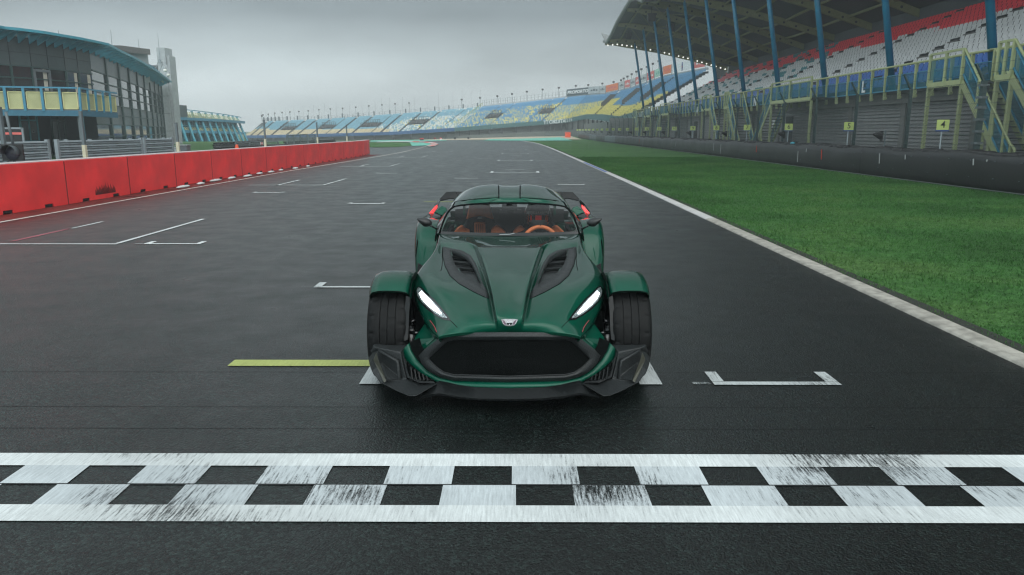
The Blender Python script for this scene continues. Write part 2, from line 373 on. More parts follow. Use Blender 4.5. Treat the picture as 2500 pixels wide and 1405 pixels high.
def grass_mat(name, blade=False):
    m, t, b, N, L = node_mat(name); tc = N('ShaderNodeTexCoord'); b.inputs['Roughness'].default_value = .75; b.inputs['Specular IOR Level'].default_value = .2
    def noise(sc, det=4):
        n = N('ShaderNodeTexNoise'); n.inputs['Scale'].default_value = sc; n.inputs['Detail'].default_value = det; L(tc.outputs['Object'], n.inputs['Vector']); return n.outputs['Fac']
    def ramp(src, cols):
        r = N('ShaderNodeValToRGB'); e = r.color_ramp.elements
        e[0].position, e[0].color = cols[0][0], (*cols[0][1], 1); e[1].position, e[1].color = cols[-1][0], (*cols[-1][1], 1)
        for p, c in cols[1:-1]:
            q = e.new(p); q.color = (*c, 1)
        L(src, r.inputs[0]); return r.outputs[0]
    a = ramp(noise(.35), [(.34, (.026, .088, .018)), (.5, (.038, .122, .026)), (.66, (.062, .14, .034))])
    c = ramp(noise(9, 5), [(.3, (.55, .62, .5)), (.5, (1, 1, 1)), (.72, (1.5, 1.35, 1.5))])
    mx = N('ShaderNodeVectorMath'); mx.operation = 'MULTIPLY'; L(a, mx.inputs[0]); L(c, mx.inputs[1])
    f = ramp(noise(60 if not blade else 25, 3), [(.3, (.45, .5, .45)), (.72, (1.6, 1.5, 1.6))])
    m2 = N('ShaderNodeVectorMath'); m2.operation = 'MULTIPLY'; L(mx.outputs[0], m2.inputs[0]); L(f, m2.inputs[1]); L(m2.outputs[0], b.inputs['Base Color'])
    if not blade:
        bp = N('ShaderNodeBump'); bp.inputs['Strength'].default_value = .8; bp.inputs['Distance'].default_value = .03
        L(noise(70, 4), bp.inputs['Height']); L(bp.outputs[0], b.inputs['Normal'])
    return m
M['grass'] = grass_mat('grass'); M['blade'] = grass_mat('blade', True)
# ================================================================== GROUND
def sheet(name, rows, mt, **kw):
    o = MB().grid(rows).build(name, mt, smooth=True, merge=False, **kw)
    me = o.data
    if me.polygons and me.polygons[0].normal.z < 0: me.flip_normals()
    return o
ys = [-40, -10, 0, 10, 20, 40, 60]+[60+5*i for i in range(1, 45)]+[300, 360, 480, 700, 1200, 2200]
xs = [-2000, -900, -450, -250, -180]+[-150+5*i for i in range(61)]+[180, 250, 450, 900, 2000]
sheet('ground', [[(x, y, terr(x, y)-.03) for x in xs] for y in ys], M['grass'], kind='structure')
def strip(name, pts, w, z, mt, n=0, **kw):
    """a painted or paved ribbon along plan points"""
    rows = [[], []]
    P = [Vector((p[0], p[1], 0)) for p in pts]
    for i, p in enumerate(P):
        t = (P[min(i+1, len(P)-1)]-P[max(0, i-1)]).normalized(); s = Vector((t.y, -t.x, 0))*(w/2)
        for k, q in enumerate((p-s, p+s)): rows[k].append((q.x, q.y, terr(q.x, q.y)+z))
    return sheet(name, rows, mt, **kw)
# the right-hand edge of the track: straight, then bending away to the left
edge_px = [(1372, 375), (1340, 361), (1308, 349.6), (1270, 344)]
REDGE = [(3.40, -12), (3.40, 0), (3.40, 12), (3.40, 24)]+[tuple(at_z(*p)[:2]) for p in edge_px]
def redge(Y): return interp(Y, [p[1] for p in REDGE], [p[0] for p in REDGE])
yy = [-12, -6, 0, 6, 12, 18, 24, 30, 40, 50, 60, 70, 80, 90, 100, 110, REDGE[-1][1]]
rows = []
for y in yy:
    x1 = redge(y); x0 = -24 if y < 55 else interp(y, [55, 62, 74, 100, 125], [-20, -15, -12.5, -24, -34])
    rows.append([(lerp(x0, x1, i/10), y, terr(lerp(x0, x1, i/10), y)) for i in range(11)])
# the far part, where the track opens into the corner
for y, x0, x1 in ((132, -38, -4), (138, -40, -10), (146, -42, -16)):
    rows.append([(lerp(x0, x1, i/10), y, terr(lerp(x0, x1, i/10), y)) for i in range(11)])
sheet('road', rows, M['asphalt'], kind='structure')
# kerb along the right edge: dirty concrete strip, a real low step
ky = [-12, -4, 2, 4, 6, 8, 10, 13, 16, 20, 24, 28, 34, 40, 48, 56, 64, 74, 84, 94, 104, REDGE[-1][1]]
def kerb_part(name, y0, y1, mt):
    q = [y for y in ky if y0 < y < y1]; q = [y0]+q+[y1]
    rws = []
    for o_, z in ((-.012, -.02), (0, .012), (.03, .022), (.17, .022), (.19, .005), (.195, -.03)):
        rws.append([(redge(y)+o_, y, terr(redge(y), y)+z) for y in q])
    return sheet(name, rws, mt, kind='structure')
kb = mat('kerb_concrete', (.30, .285, .25), .8, var=.35, vs=9, bump=.6, bs=90)
kerb_part('kerb', -12, 13.5, kb); kerb_part('kerb', 13.5, 24, M['kerb_white']); kerb_part('kerb', 24, REDGE[-1][1], M['kerb_white'])
strip('kerb_paint', [(redge(y)+.06, y) for y in (29, 32, 35, 38)], .10, .0265, M['kerb_blue'], kind='structure')
# bare soil gap beside the kerb
strip('soil', [(redge(y)+.30, y) for y in ky], .2, -.02, mat('soil', (.014, .016, .012), .9, bump=.8, bs=40), kind='structure')
# left edge line and the red painted strip under the block barrier
LEDGE = [(-8.93, -12), (-8.93, 15), (-8.93, 30), (-8.65, 40), (-8.45, 48), (-8.4, 56), (-8.6, 64), (-8.9, 73), (-9.4, 88)]
strip('road_marking', [(x-.0, y) for x, y in LEDGE], .11, .004, mat('edge_line', (.5, .46, .42), .7, var=.25, vs=8), kind='structure')
strip('red_paint_strip', [(-9.32, y) for y in (-12, 0, 10, 20, 30, 40, 51)], .72, .004, M['paint_strip'], kind='structure')
# ------------------------------------------------------------------ start line
y_of = lambda py: at_z(1259, py).y
y0, y1, y2, y3, y4 = y_of(1277), y_of(1236.5), y_of(1186), y_of(1140.5), y_of(1110.5)
X0, X1 = -8.5, redge(3)-.01
mb = MB(); mb.quad((X0, y0, .004), (X1, y0, .004), (X1, y1, .004), (X0, y1, .004)); mb.quad((X0, y3, .004), (X1, y3, .004), (X1, y4, .004), (X0, y4, .004))
mb.build('start_line', M['paint_band'], kind='structure')
cw = .2872
xa = at_z(1250, 1140).x; xb = at_z(1264.5, 1236).x
mbs = {'paint_cell': MB(), 'paint_worn': MB()}
worn = {-1: 'paint_worn', -2: 'paint_worn', 0: 'paint_cell', 1: 'paint_worn', 2: 'paint_worn', -4: 'paint_cell'}
for k in range(-32, 16):
    a = xa+2*k*cw
    if X0 < a < X1-.02:
        mbs[worn.get(k, 'paint_cell')].quad((a, y2+.006, .004), (min(a+cw*1.06, X1), y2+.006, .004), (min(a+cw*1.06, X1), y3, .004), (a, y3, .004))
    a = xb-cw+2*k*cw-cw*.16
    if X0 < a < X1-.02:
        key = 'paint_worn' if k in (-1, 1, 2, 5) else 'paint_cell'
        mbs[key].quad((a, y1, .004), (min(a+cw*1.13, X1), y1, .004), (min(a+cw*1.13, X1), y2-.004, .004), (a, y2-.004, .004))
for k_, q in mbs.items(): q.build('start_line', M[k_], kind='structure')
mb = MB(); mb.quad((X0, y2-.003, .003), (X1, y2-.003, .003), (X1, y2+.004, .003), (X0, y2+.004, .003)); mb.build('road_joint', M['dark'], kind='structure')
# ------------------------------------------------------------------ grid markings
mk = MB(); fm = MB(); fa = MB(); yl = MB()
def rect(m_, x0, x1, ya, yb, z=.004): m_.quad((x0, ya, z), (x1, ya, z), (x1, yb, z), (x0, yb, z))
A1 = at_z(1896, 942); cols = [at_z(1259+s_*382, 702).x for s_ in (1.03, -1.04, -3.03, -.02, -2.05, -4.0)]
for k in range(30):
    c = cols[k % 6]; Y = A1.y+2.97*k; hw = .395; tl = .26
    if k == 3: continue
    Xc = c+(interp(Y, [50, 90], [0, -1.2]) if Y > 50 else 0)
    zz = .005+Y*.0002; mq = mk if k < 2 else fm
    rect(mq, Xc-hw, Xc+hw, Y, Y+.06+.0025*Y*(k > 3), zz)
    if k < 12:
        rect(mq, Xc-hw, Xc-hw+.075, Y+.055, Y+tl, zz); rect(mq, Xc+hw-.075, Xc+hw, Y+.055, Y+tl, zz)
    rect(fa, Xc-hw-.13, Xc-hw-.02, Y+.01, Y+.05, zz)
# car boxes, right column (the car stands on the first) and left column
for k, Y in enumerate((4.5, 16.4, 28.6, 40.4, 52.3, 62.8)):
    zz = .005+Y*.0002
    if k != 1:
        wl = .14 if k == 0 else .11
        for s in (-1, 1): rect(fm if k else mk, s*.875-wl/2-.03, s*.875+wl/2-.03, Y-.0, Y+(.46 if k == 0 else 1.1), zz)
        if k: rect(fm, -.98, .92, Y, Y+.08+.03*k, zz); rect(fa, -1.9, -.98, Y+.0, Y+.12, zz); rect(fa, .92, 2.6, Y, Y+.06, zz)
for k in range(5):
    Y = at_z(200, 598).y+11.65*k; zz = .005+Y*.0002; xs_ = interp(Y, [45, 60], [0, .9])
    rect(fm, -7.75+xs_, -5.55+xs_, Y, Y+.07+.025*k, zz); rect(fm, -5.62+xs_, -5.55+xs_, Y+.1, Y+3.1, zz)
    if k: rect(fm, -6.95+xs_, -6.88+xs_, Y, Y+2.4, zz)
rect(mk, -7.22, -7.16, at_z(50, 560).y, at_z(263, 542).y)
pk = MB(); rect(pk, -7.24, -7.17, at_z(0, 590).y, at_z(50, 558).y); rect(pk, -8.4, -7.3, at_z(0, 603).y, at_z(0, 599).y); pk.build('road_marking', M['paint_pink'], kind='structure')
a = at_z(555, 895); b_ = at_z(912, 880.5)
rect(yl, a.x, -.8, a.y, b_.y); Y = at_z(1050, 493.5).y; rect(yl, -2.05, -1.1, Y-.04, Y+.05)
mk.build('road_marking', M['paint_line'], kind='structure'); fm.build('road_marking', M['paint_far'], kind='structure'); fa.build('road_marking', worn_paint('paint_faint', (.32, .35, .35), .75), kind='structure')
yl.build('road_marking', M['paint_yellow'], kind='structure')
# transverse paving joints, faint
jn = MB()
for py in (910, 995, 1048): Y = at_z(1250, py).y; rect(jn, -8.5, 3.35, Y, Y+.006, .002)
jn.build('road_joint', mat('joint', (.006, .007, .007), .5), kind='structure')
# ------------------------------------------------------------------ far run-off areas, traced onto the terrain
def patch(name, top, bot, mt, dz):
    """a sheet lying on the terrain between two traced outlines"""
    n = 26; rws = []
    for j in range(5):
        row = []
        for i in range(n+1):
            t = i/n
            def on(line):
                q = t*(len(line)-1); k = min(int(q), len(line)-2); f = q-k
                return (lerp(line[k][0], line[k+1][0], f), lerp(line[k][1], line[k+1][1], f))
            A = on(top); B = on(bot)
            row.append(at_t(lerp(A[0], B[0], j/4), lerp(A[1], B[1], j/4), 40, 330, dz))
        rws.append(row)
    return sheet(name, rws, mt, kind='structure')
patch('gravel_trap', [(1010, 342.0), (1200, 336.5), (1300, 334), (1395, 333)], [(1010, 343.4), (1200, 341.3), (1300, 340.8), (1420, 341)], M['gravel_tan'], .02)
patch('painted_runoff', [(1195, 340.2), (1250, 339.6), (1310, 338), (1368, 335.6)], [(1180, 343.5), (1262, 343.9), (1320, 343.9), (1398, 343.7)], M['mint'], .06)
patch('painted_runoff', [(905, 343.6), (960, 342.6), (1030, 342.2), (1090, 342.4)], [(905, 346.4), (960, 345.6), (1020, 345), (1090, 343.8)], M['mint'], .04)
patch('grass_island', [(900, 347.5), (930, 347.6), (975, 348.2), (1008, 349.5)], [(896, 359.8), (930, 360.2), (975, 359), (1010, 355.8)], M['grass'], .03)
patch('painted_runoff', [(1000, 347.8), (1020, 347.8), (1040, 349), (1050, 350.5)], [(1006, 356.8), (1020, 356.6), (1040, 355.6), (1052, 353.5)], M['mint'], .05)
kst = [(1008, 345.6), (1040, 346.3), (1062, 348.5), (1071, 352), (1064, 356), (1048, 358.6)]
kin = [(1008, 347.6), (1034, 348.3), (1050, 350), (1053, 352), (1050, 354.2), (1040, 356)]
for i in range(len(kst)-1):
    for j in range(2):
        a_, b__ = j/2, (j+1)/2
        o1 = [(lerp(kst[i][0], kst[i+1][0], t), lerp(kst[i][1], kst[i+1][1], t)) for t in (a_, b__)]
        o2 = [(lerp(kin[i][0], kin[i+1][0], t), lerp(kin[i][1], kin[i+1][1], t)) for t in (a_, b__)]
        patch('kerb', o1, o2, M['kerb_white'] if j else M['banner_red'], .08)
patch('kerb', [(920, 346.5), (960, 345.4), (1010, 345.4)], [(920, 348), (960, 347), (1010, 347.4)], M['kerb_white'], .07)
# ------------------------------------------------------------------ turf blades on the verge
n = 300000
Yv = 3.0+ (rng.random(n)**2.0)*44; Xv = 3.60+.14*rng.random(n)**2+rng.random(n)*(12.6-3.72)
keep = (Xv*F/(Yv+.3)+1259 < 2620); Xv, Yv = Xv[keep], Yv[keep]; n = len(Xv)
cl = .5+.5*np.sin(Xv*3.1+np.sin(Yv*2.3)*2)*np.sin(Yv*2.7+np.cos(Xv*1.9)*2)
hgt = (.012+.024*rng.random(n))*(.7+.6*cl)*(1+Yv*.02); wd = .0022+.0016*rng.random(n)+Yv*.00028
an = rng.random(n)*6.283; ln = .02*rng.random(n)+.008; la = rng.random(n)*6.283
v = np.zeros((n, 3, 3)); z0 = -.032
v[:, 0] = np.stack([Xv-np.cos(an)*wd, Yv-np.sin(an)*wd, np.full(n, z0)], 1)
v[:, 1] = np.stack([Xv+np.cos(an)*wd, Yv+np.sin(an)*wd, np.full(n, z0)], 1)
v[:, 2] = np.stack([Xv+np.cos(la)*ln, Yv+np.sin(la)*ln, z0+hgt], 1)
me = bpy.data.meshes.new('grass'); me.vertices.add(3*n); me.vertices.foreach_set('co', v.ravel())
me.loops.add(3*n); me.loops.foreach_set('vertex_index', np.arange(3*n)); me.polygons.add(n)
me.polygons.foreach_set('loop_start', np.arange(0, 3*n, 3)); me.update(calc_edges=True); me.materials.append(M['blade'])
go = bpy.data.objects.new('grass', me); col.objects.link(go); tag(go, 'short green turf on the verge between kerb and black barrier', 'grass', kind='stuff')
# ================================================================== LEFT SIDE
# ---- red block barrier: each block is a thing
def block_mesh(Lb=2.625, Wd=.34, Hh=.93):
    mb = MB()
    # outline of the front face with the two fork-lift slots and a joint step, extruded through the thickness
    def face(o_):
        return [(0, 0), (.52, 0), (.54, .07), (.82, .07), (.82, 0), (1.82, 0), (1.82, .07), (2.10, .07), (2.12, 0), (Lb, 0), (Lb, Hh-.03), (Lb-.01, Hh), (.01, Hh), (0, Hh-.03)]
    pts = [(0.0, a, b_) for a, b_ in face(0)]
    mb.prism(pts, (-Wd, 0, 0), 0)
    for y in (.68, 1.96):     # dark boxes filling the slots, their shade put into the colour
        mb.box(-.30, -.01, y-.13, y+.13, .01, .068, 1)
    return mb
Y1 = at_x(169, 501, -9.62).y
blocks = []
protob = None
scr = mat('block_red', (.76, .040, .042), .5, var=.18, vs=1.4, bump=.15, bs=30)
for i in range(-1, 14):
    y = Y1+2.66*i; x = -9.62-(0 if i < 12 else (.08 if i == 12 else .25))
    if protob is None:
        r_ = empty('barrier_block', (x, y, 0)); protob = r_
        b = block_mesh(); b.build('block', [scr, M['dark']], r_, bevel=.012)
        MB().box(-.30, -.006, 2.622, 2.662, .0, .915).build('seam_shade', mat('seam_shade', (.10, .008, .008), .7), r_)  # dark red strip added between blocks, standing in for the gap's shade
        MB().box(-.33, -.01, .01, 2.615, .931, .946).build('top_strip', M['red_top'], r_)
    else:
        r_ = copy_tree(protob)
    r_.location = (x+random.uniform(-.012, .012), y, 0); r_.rotation_euler = (0, 0, R(random.uniform(-.35, .35)+(2.5 if i == 12 else 6 if i == 13 else 0)))
    n_ = i+2
    o_ = ['nearest', 'second nearest', 'third nearest', 'fourth nearest', 'fifth nearest', 'sixth nearest', 'seventh', 'eighth', 'ninth', 'tenth', 'eleventh', 'twelfth', 'thirteenth', 'fourteenth', 'last'][i+1]
    tag(r_, {0: 'nearest red barrier block, cut by the left edge of the photo', 1: 'red barrier block with a dark scuffed patch low on its face'}.get(i+1, f'red barrier block, {o_} of the row counted from the camera')
        if o_ != 'last' else 'red barrier block at the far end of the row, turned inward', 'barrier block', 'red blocks along the left edge of the track')
# scuff marks on the second block
sc = MB(); random.seed(3)
for k in range(16):
    y = Y1+1.05+k*.055; h_ = .10+.16*abs(math.sin(k*1.7))*(1-abs(k-8)/12)
    sc.quad((.004, y-(Y1), .11), (.004, y+.06-Y1, .11), (.004, y+.05-Y1, .14+h_*.5), (.004, y+.015-Y1, .14+h_), 0)
blk2 = [o for o in bpy.data.objects if o.get('label', '').startswith('red barrier block with a dark scuffed')][0]
sc.build('scuff_patch', worn_paint('scuff', (.12, .02, .02), .5, (8, 30, 8)), blk2)
# ---- sandbags along the foot of the blocks
def lump(r, seed):
    random.seed(seed); mb = MB(); mb.ball((0, 0, 0), r, 14, 8)
    mb.v = [(x*(1+.12*math.sin(5*y*9+seed)), y*(1+.05*math.sin(9*x+seed)), max(-.02, z*(1+.2*math.sin(7*y*4+seed)))) for x, y, z in mb.v]; return mb
for i, (px, py, ln_) in enumerate(((447, 459, .42), (490, 451, .22), (527, 443, .45), (566, 437, .3), (605, 432, .42), (634, 426, .28), (662, 422, .34), (686, 417.5, .2), (721, 413, .3), (752, 408, .2))):
    p = at_z(px, py)
    o = lump((.085, ln_, .038), i).build('sandbag', M['sandbag'], smooth=True); o.location = (max(p.x, -9.52), p.y, .03)
    tag(o, f'pale sandbag lying at the foot of the red blocks, {["first","second","third","fourth","fifth","sixth","seventh","eighth","ninth","last"][i]} from the near end', 'sandbag', 'pale sandbags beside the red blocks')
# ---- stacked guardrail wall beside the pit lane
AX = -15.0
def rail_wall(y0, y1, label, npost):
    r_ = empty('guardrail_wall', (AX, y0, 0), label=label, cat='guardrail', group='grey stacked guardrail walls by the pit lane')
    Lw = y1-y0
    for k in range(7):     # W-profile beams stacked on top of one another
        z = .12+k*.16; rows_ = []
        for dz, dx in ((0, 0), (.012, .03), (.05, .045), (.075, .0), (.10, .045), (.138, .03), (.15, 0)):
            rows_.append([(dx, 0, z+dz), (dx, Lw, z+dz)])
        MB().grid(rows_).build('beam', M['galv'], r_)
    for j in range(npost):
        y = Lw*(j+.5)/npost
        MB().box(-.12, -.02, y-.05, y+.05, 0, 1.27).build('post', M['galv'], r_)
    for y in (0.06, Lw-.06): MB().box(-.05, .06, y-.06, y+.06, 0, 1.28).build('end_post', M['galv'], r_)
wa, wb, wc, wd = 8.0, at_x(120, 370, AX).y, at_x(138, 370, AX).y, at_x(347, 370, AX).y
we = at_x(421, 350, AX).y
rail_wall(wa, wb, 'grey stacked guardrail wall behind the traffic light, nearest of three', 4)
rail_wall(wc, wd, 'grey stacked guardrail wall below the glass building, longest middle one', 4)
rail_wall(wd+.15, we, 'grey stacked guardrail wall ending by the grey tower', 2)
# ---- small grey cabinets at the end of the wall
for px, w_, lab in ((427, .55, 'grey roadside cabinet standing at the end of the guardrail wall'), (449, .45, 'taller grey cabinet right of the roadside cabinet, by the fence post')):
    p = at_x(px, 380, AX-.4 if px < 440 else AX+1.0)
    r_ = empty('cabinet', (p.x, p.y, 0), label=lab, cat='cabinet')
    MB().box(-w_/2, w_/2, -.2, .2, 0, .80 if px < 440 else .95).build('body', M['panel_grey'] if px > 440 else M['slab_grey'], r_, bevel=.01)
    MB().box(-w_/2-.03, w_/2+.03, -.24, .22, .80 if px < 440 else .95, .84 if px < 440 else .98).build('lid', M['slab_grey'], r_)
    MB().box(-w_/2+.05, w_/2-.05, -.215, -.2, .1, .7).build('door', M['slab_grey'], r_)
# ---- fence posts along the pit wall
for px, top, lab in ((14, 262, 'tall grey fence post behind the traffic light'), (209, 272, 'grey fence post with a cream foot below the balcony corner'),
                (437, 300, 'fence post with a cream foot in front of the grey tower'), (650, 293, 'tall fence post with a cream foot right of the round no entry sign'),
                (776, 299, 'slim fence post behind the red blocks, in front of the pale blue stand'), (848, 305, 'farthest fence post behind the red blocks')):
    X_ = -13.4; b_ = at_x(px, 385 if px < 700 else 360, X_); t_ = at_x(px-7, top, X_)
    r_ = empty('fence_post', (X_, b_.y, 0), label=lab, cat='fence post', group='posts of the pit lane fence')
    h_ = t_.z
    zc = 1.12 if px > 20 else .3
    MB().box(-.04, .04, -.05, .05, zc, h_).build('upper_post', M['galv_dark'], r_)
    MB().box(-.05, .05, -.06, .06, 0, zc).build('foot', M['cream'], r_)
# ---- traffic light on a pole
p = at_x(30, 374, -11.3)
tl = empty('traffic_light', (p.x, p.y, 0), R(6), label='black square traffic light with one unlit round lamp, behind the red blocks', cat='traffic light')
q = empty('head', (0, 0, p.z)); q.parent = tl; bpy.data.objects.remove(q)
z = p.z
hd = MB().box(-.23, .23, 0, .06, z-.17, z+.19).build('backboard', M['dark'], tl, bevel=.01)
MB().lathe([(-.02, .02), (-.015, .15), (0, .155)], (0, -.005, z), 'y', 28).build('lens', mat('lens_off', (.035, .035, .05), .25), hd, smooth=True)
MB().lathe([(-.20, .175), (-.0, .165), (-.0, .15), (-.20, .165)], (0, 0, z), 'y', 20, a0=R(-10), a1=R(190)).build('visor', M['galv_dark'], hd, smooth=True)
MB().tube([(0, .05, 0), (0, .05, z-.1)], .03).build('pole', M['galv_dark'], tl, smooth=True)
MB().tube([(0.02, .05, z+.15), (-.05, .05, z+.9)], .03).build('upper_pole', M['galv_dark'], tl, smooth=True)
# ---- no entry sign
p = at_x(640, 352, -21)
ns = empty('no_entry_sign', (p.x, p.y, 0), label='small white board with a round red no entry sign', cat='sign')
bd = MB().box(-.16, .16, -.01, .01, p.z-.24, p.z+.2).build('board', M['white'], ns)
MB().lathe([(-.012, 0), (-.012, .12)], (0, -.01, p.z+.02), 'y', 20).build('disc', M['red_block'], bd)
MB().box(-.08, .08, -.03, -.024, p.z, p.z+.04).build('bar', M['white'], bd)
MB().box(-.02, .02, .01, .05, 0, p.z-.2).build('post', M['galv'], ns)
# ================================================================== GLASS BUILDING
PX = [-260, -120, 0, 50, 100, 140, 180, 210, 242]
DP = [38, 41, 45, 46, 47.2, 48.6, 50, 51.4, 53]
PX2 = [242, 275, 305, 328, 347, 363, 376, 387, 396, 403]
DP2 = [53, 57.6, 62, 66.4, 71, 75.5, 80, 84.5, 89, 93]
def fp(px, dp, off=0):     # plan point of the facade at depth dp
    Y = (dp-.3)/CP
    return Vector(((px-1259)*dp/F, Y, 0))
P1 = [fp(a, b) for a, b in zip(PX, DP)]; P2 = [fp(a, b) for a, b in zip(PX2, DP2)]
def outn(P, i):
    t = (P[min(i+1, len(P)-1)]-P[max(i-1, 0)]).normalized(); return Vector((t.y, -t.x, 0))
bg_ = empty('pit_building', tuple(P2[0]), label='curved grey pit building with a glass curtain wall and blue sunshade', cat='building')
def ploc(v, z=0): return Vector((v.x-P2[0].x, v.y-P2[0].y, z))
HT = 7.12
def wallband(P, z0, z1, mt, name, off=0, parent=bg_):
    pts = [P[i]+outn(P, i)*off for i in range(len(P))]
    return MB().grid([[ploc(p, z0) for p in pts], [ploc(p, z1) for p in pts]]).build(name, mt, parent)
# left, solid-panelled part
P1f = P1[:-1]+[P2[0]]
wallband(P1f, 6.18, HT-.05, M['panel_dark'], 'upper_cladding'); wallband(P1f, 5.38, 6.15, M['panel_dark'], 'lower_cladding')
wallband(P1f, 5.3, 7.0, M['panel_dark'], 'core_wall', -.15)
wallband(P1f, 2.6, 3.05, M['panel_dark'], 'floor_cladding', -.02)
for i in range(len(P1)-1):
    a, b = P1f[i], P1f[i+1]; nn = Vector(((b-a).y, -(b-a).x, 0)).normalized()
    fr = MB()
    for z in (3.05, 3.98, 4.68, 5.38): fr.bar(ploc(a+nn*.03, z), ploc(b+nn*.03, z), .1, .07)
    fr.bar(ploc(a+nn*.03, 3.0), ploc(a+nn*.03, 5.4), .12, .1, up=nn)
    w_ = fr.build('window', M['mullion'], bg_)
    MB().quad(ploc(a, 3.0), ploc(b, 3.0), ploc(b, 5.4), ploc(a, 5.4)).build('pane', M['pane_dark'], w_)
    sj = MB().bar(ploc(a+nn*.02, 5.4), ploc(a+nn*.02, 7.05), .03, .03, up=nn); sj.bar(ploc(a+nn*.015, 6.165), ploc(b+nn*.015, 6.165), .03, .02)
    sj.build('panel_joint', M['dark'], bg_)
    if i in (4, 6, 7):     # curtains behind the glass
        c0 = a.lerp(b, .62)+nn*.012; c1 = a.lerp(b, .86)+nn*.012; pts = []
        for k in range(13): pts.append(c0.lerp(c1, k/12)+nn*(.012*(k % 2)))
        MB().grid([[ploc(p, 3.1) for p in pts], [ploc(p, 5.3) for p in pts]]).build('curtain', M['curtain'], bg_)
# door onto the balcony
a, b = P1f[4].lerp(P1f[5], .05), P1f[4].lerp(P1f[5], .95); nn = Vector(((b-a).y, -(b-a).x, 0)).normalized()
dr = MB(); 
for q_ in (a, b): dr.bar(ploc(q_+nn*.08, 2.7), ploc(q_+nn*.08, 5.25), .16, .1, up=nn)
dr.bar(ploc(a+nn*.08, 5.2), ploc(b+nn*.08, 5.2), .12, .14); dr.build('door_frame', M['panel_grey'], bg_)
# right, curtain-walled part
lev = [1.15, 2.0, 2.72, 3.45, 4.22, 4.95, 5.65, HT-.02]
kinds = ['g', 'p', 'p', 'g', 'g', 'g', 'p']
for i in range(len(P2)-1):
    a, b = P2[i], P2[i+1]; nn = Vector(((b-a).y, -(b-a).x, 0)).normalized()
    bay = MB()
    for z in lev: bay.bar(ploc(a+nn*.03, z), ploc(b+nn*.03, z), .10, .07)
    bay.bar(ploc(b+nn*.06, .2), ploc(b+nn*.06, HT-.25), .36, .14, up=nn)
    w_ = bay.build('window_bay', M['mullion'], bg_)
    for j, k_ in enumerate(kinds):
        if k_ == 'g': 
            MB().quad(ploc(a, lev[j]), ploc(b, lev[j]), ploc(b, lev[j+1]), ploc(a, lev[j+1])).build('pane', M['pane'], w_)
        else:
            MB().quad(ploc(a, lev[j]), ploc(b, lev[j]), ploc(b, lev[j+1]), ploc(a, lev[j+1])).build('panel', M['panel_grey'], w_)
wallband(P2, -1.3, 1.15, M['pane_dark'], 'plinth')
# recess under the balcony
wallband([p-outn(P1f, i)*3.2 for i, p in enumerate(P1f)], -.5, 2.7, M['dark'], 'recess_wall')
e0 = P1f[-1]; e1 = P1f[-1]-outn(P1f, len(P1f)-1)*3.4; MB().quad(ploc(e0, -.5), ploc(e1, -.5), ploc(e1, 2.7), ploc(e0, 2.7)).build('recess_end', M['panel_dark'], bg_)
MB().grid([[ploc(p, 2.62) for p in P1f], [ploc(p-outn(P1f, i)*3.3, 2.62) for i, p in enumerate(P1f)]]).build('soffit', M['panel_dark'], bg_)
for i in (4, 6):
    a = P1f[i]-outn(P1f, i)*1.4; b = P1f[i+1]-outn(P1f, i)*1.4
    fr = MB()
    for z in (.9, 2.2): fr.bar(ploc(a, z), ploc(b, z), .1, .1)
    for q_ in (a, a.lerp(b, .5), b): fr.bar(ploc(q_, .0), ploc(q_, 2.6), .1, .1, up=(0, 1, 0))
    w_ = fr.build('ground_window', M['blue_steel'] if i == 4 else M['mullion'], bg_)
    MB().quad(ploc(a, .9), ploc(b, .9), ploc(b, 2.2), ploc(a, 2.2)).build('pane', M['pane'], w_)
# roof body
allP = P1f+P2[1:]
inner = [p-outn(allP, i)*9 for i, p in enumerate(allP)]
rf = MB().grid([[ploc(p, HT) for p in allP], [ploc(p, HT+.12) for p in allP], [ploc(p, HT+.12) for p in inner]]); rf.build('roof', M['slab_grey'], bg_)
wallband(P2, 5.66, HT, M['panel_grey'], 'parapet', .02)
# blue sunshade: three rails, brackets and slats
cano = empty('sunshade', (0, 0, 0)); bpy.data.objects.remove(cano)
cm = MB()
offs = [.15, .55, .95, 1.25]
for o_ in offs:
    pts = [allP[i]+outn(allP, i)*o_ for i in range(len(allP))]
    for i in range(len(pts)-1): cm.bar(ploc(pts[i], HT+.10+.10*o_), ploc(pts[i+1], HT+.10+.10*o_), .07, .16 if o_ > 1.2 else .07)
sh = cm.build('sunshade', M['blue_steel'], bg_)
sl = MB()
for i in range(len(allP)-1):
    n_ = 14 if i < 8 else 9
    for k in range(n_):
        t = k/n_; p = allP[i].lerp(allP[i+1], t); nn = outn(allP, i).lerp(outn(allP, min(i+1, len(allP)-1)), t)
        sl.bar(ploc(p+nn*.1, HT+.1), ploc(p+nn*1.25, HT+.22), .28 if i < 8 else .34, .02)
        if k % 5 == 0 or i >= 8:
            pass
    for t in ((0, .5) if i < 8 else (0, .34, .67)):
        p = allP[i].lerp(allP[i+1], t); nn = outn(allP, i)
        sl.prism([ploc(p, HT-.42), ploc(p, HT+.08), ploc(p+nn*1.2, HT+.16)], (allP[i+1]-allP[i]).normalized()*.10)
sl.build('slats', M['blue_steel'], sh)
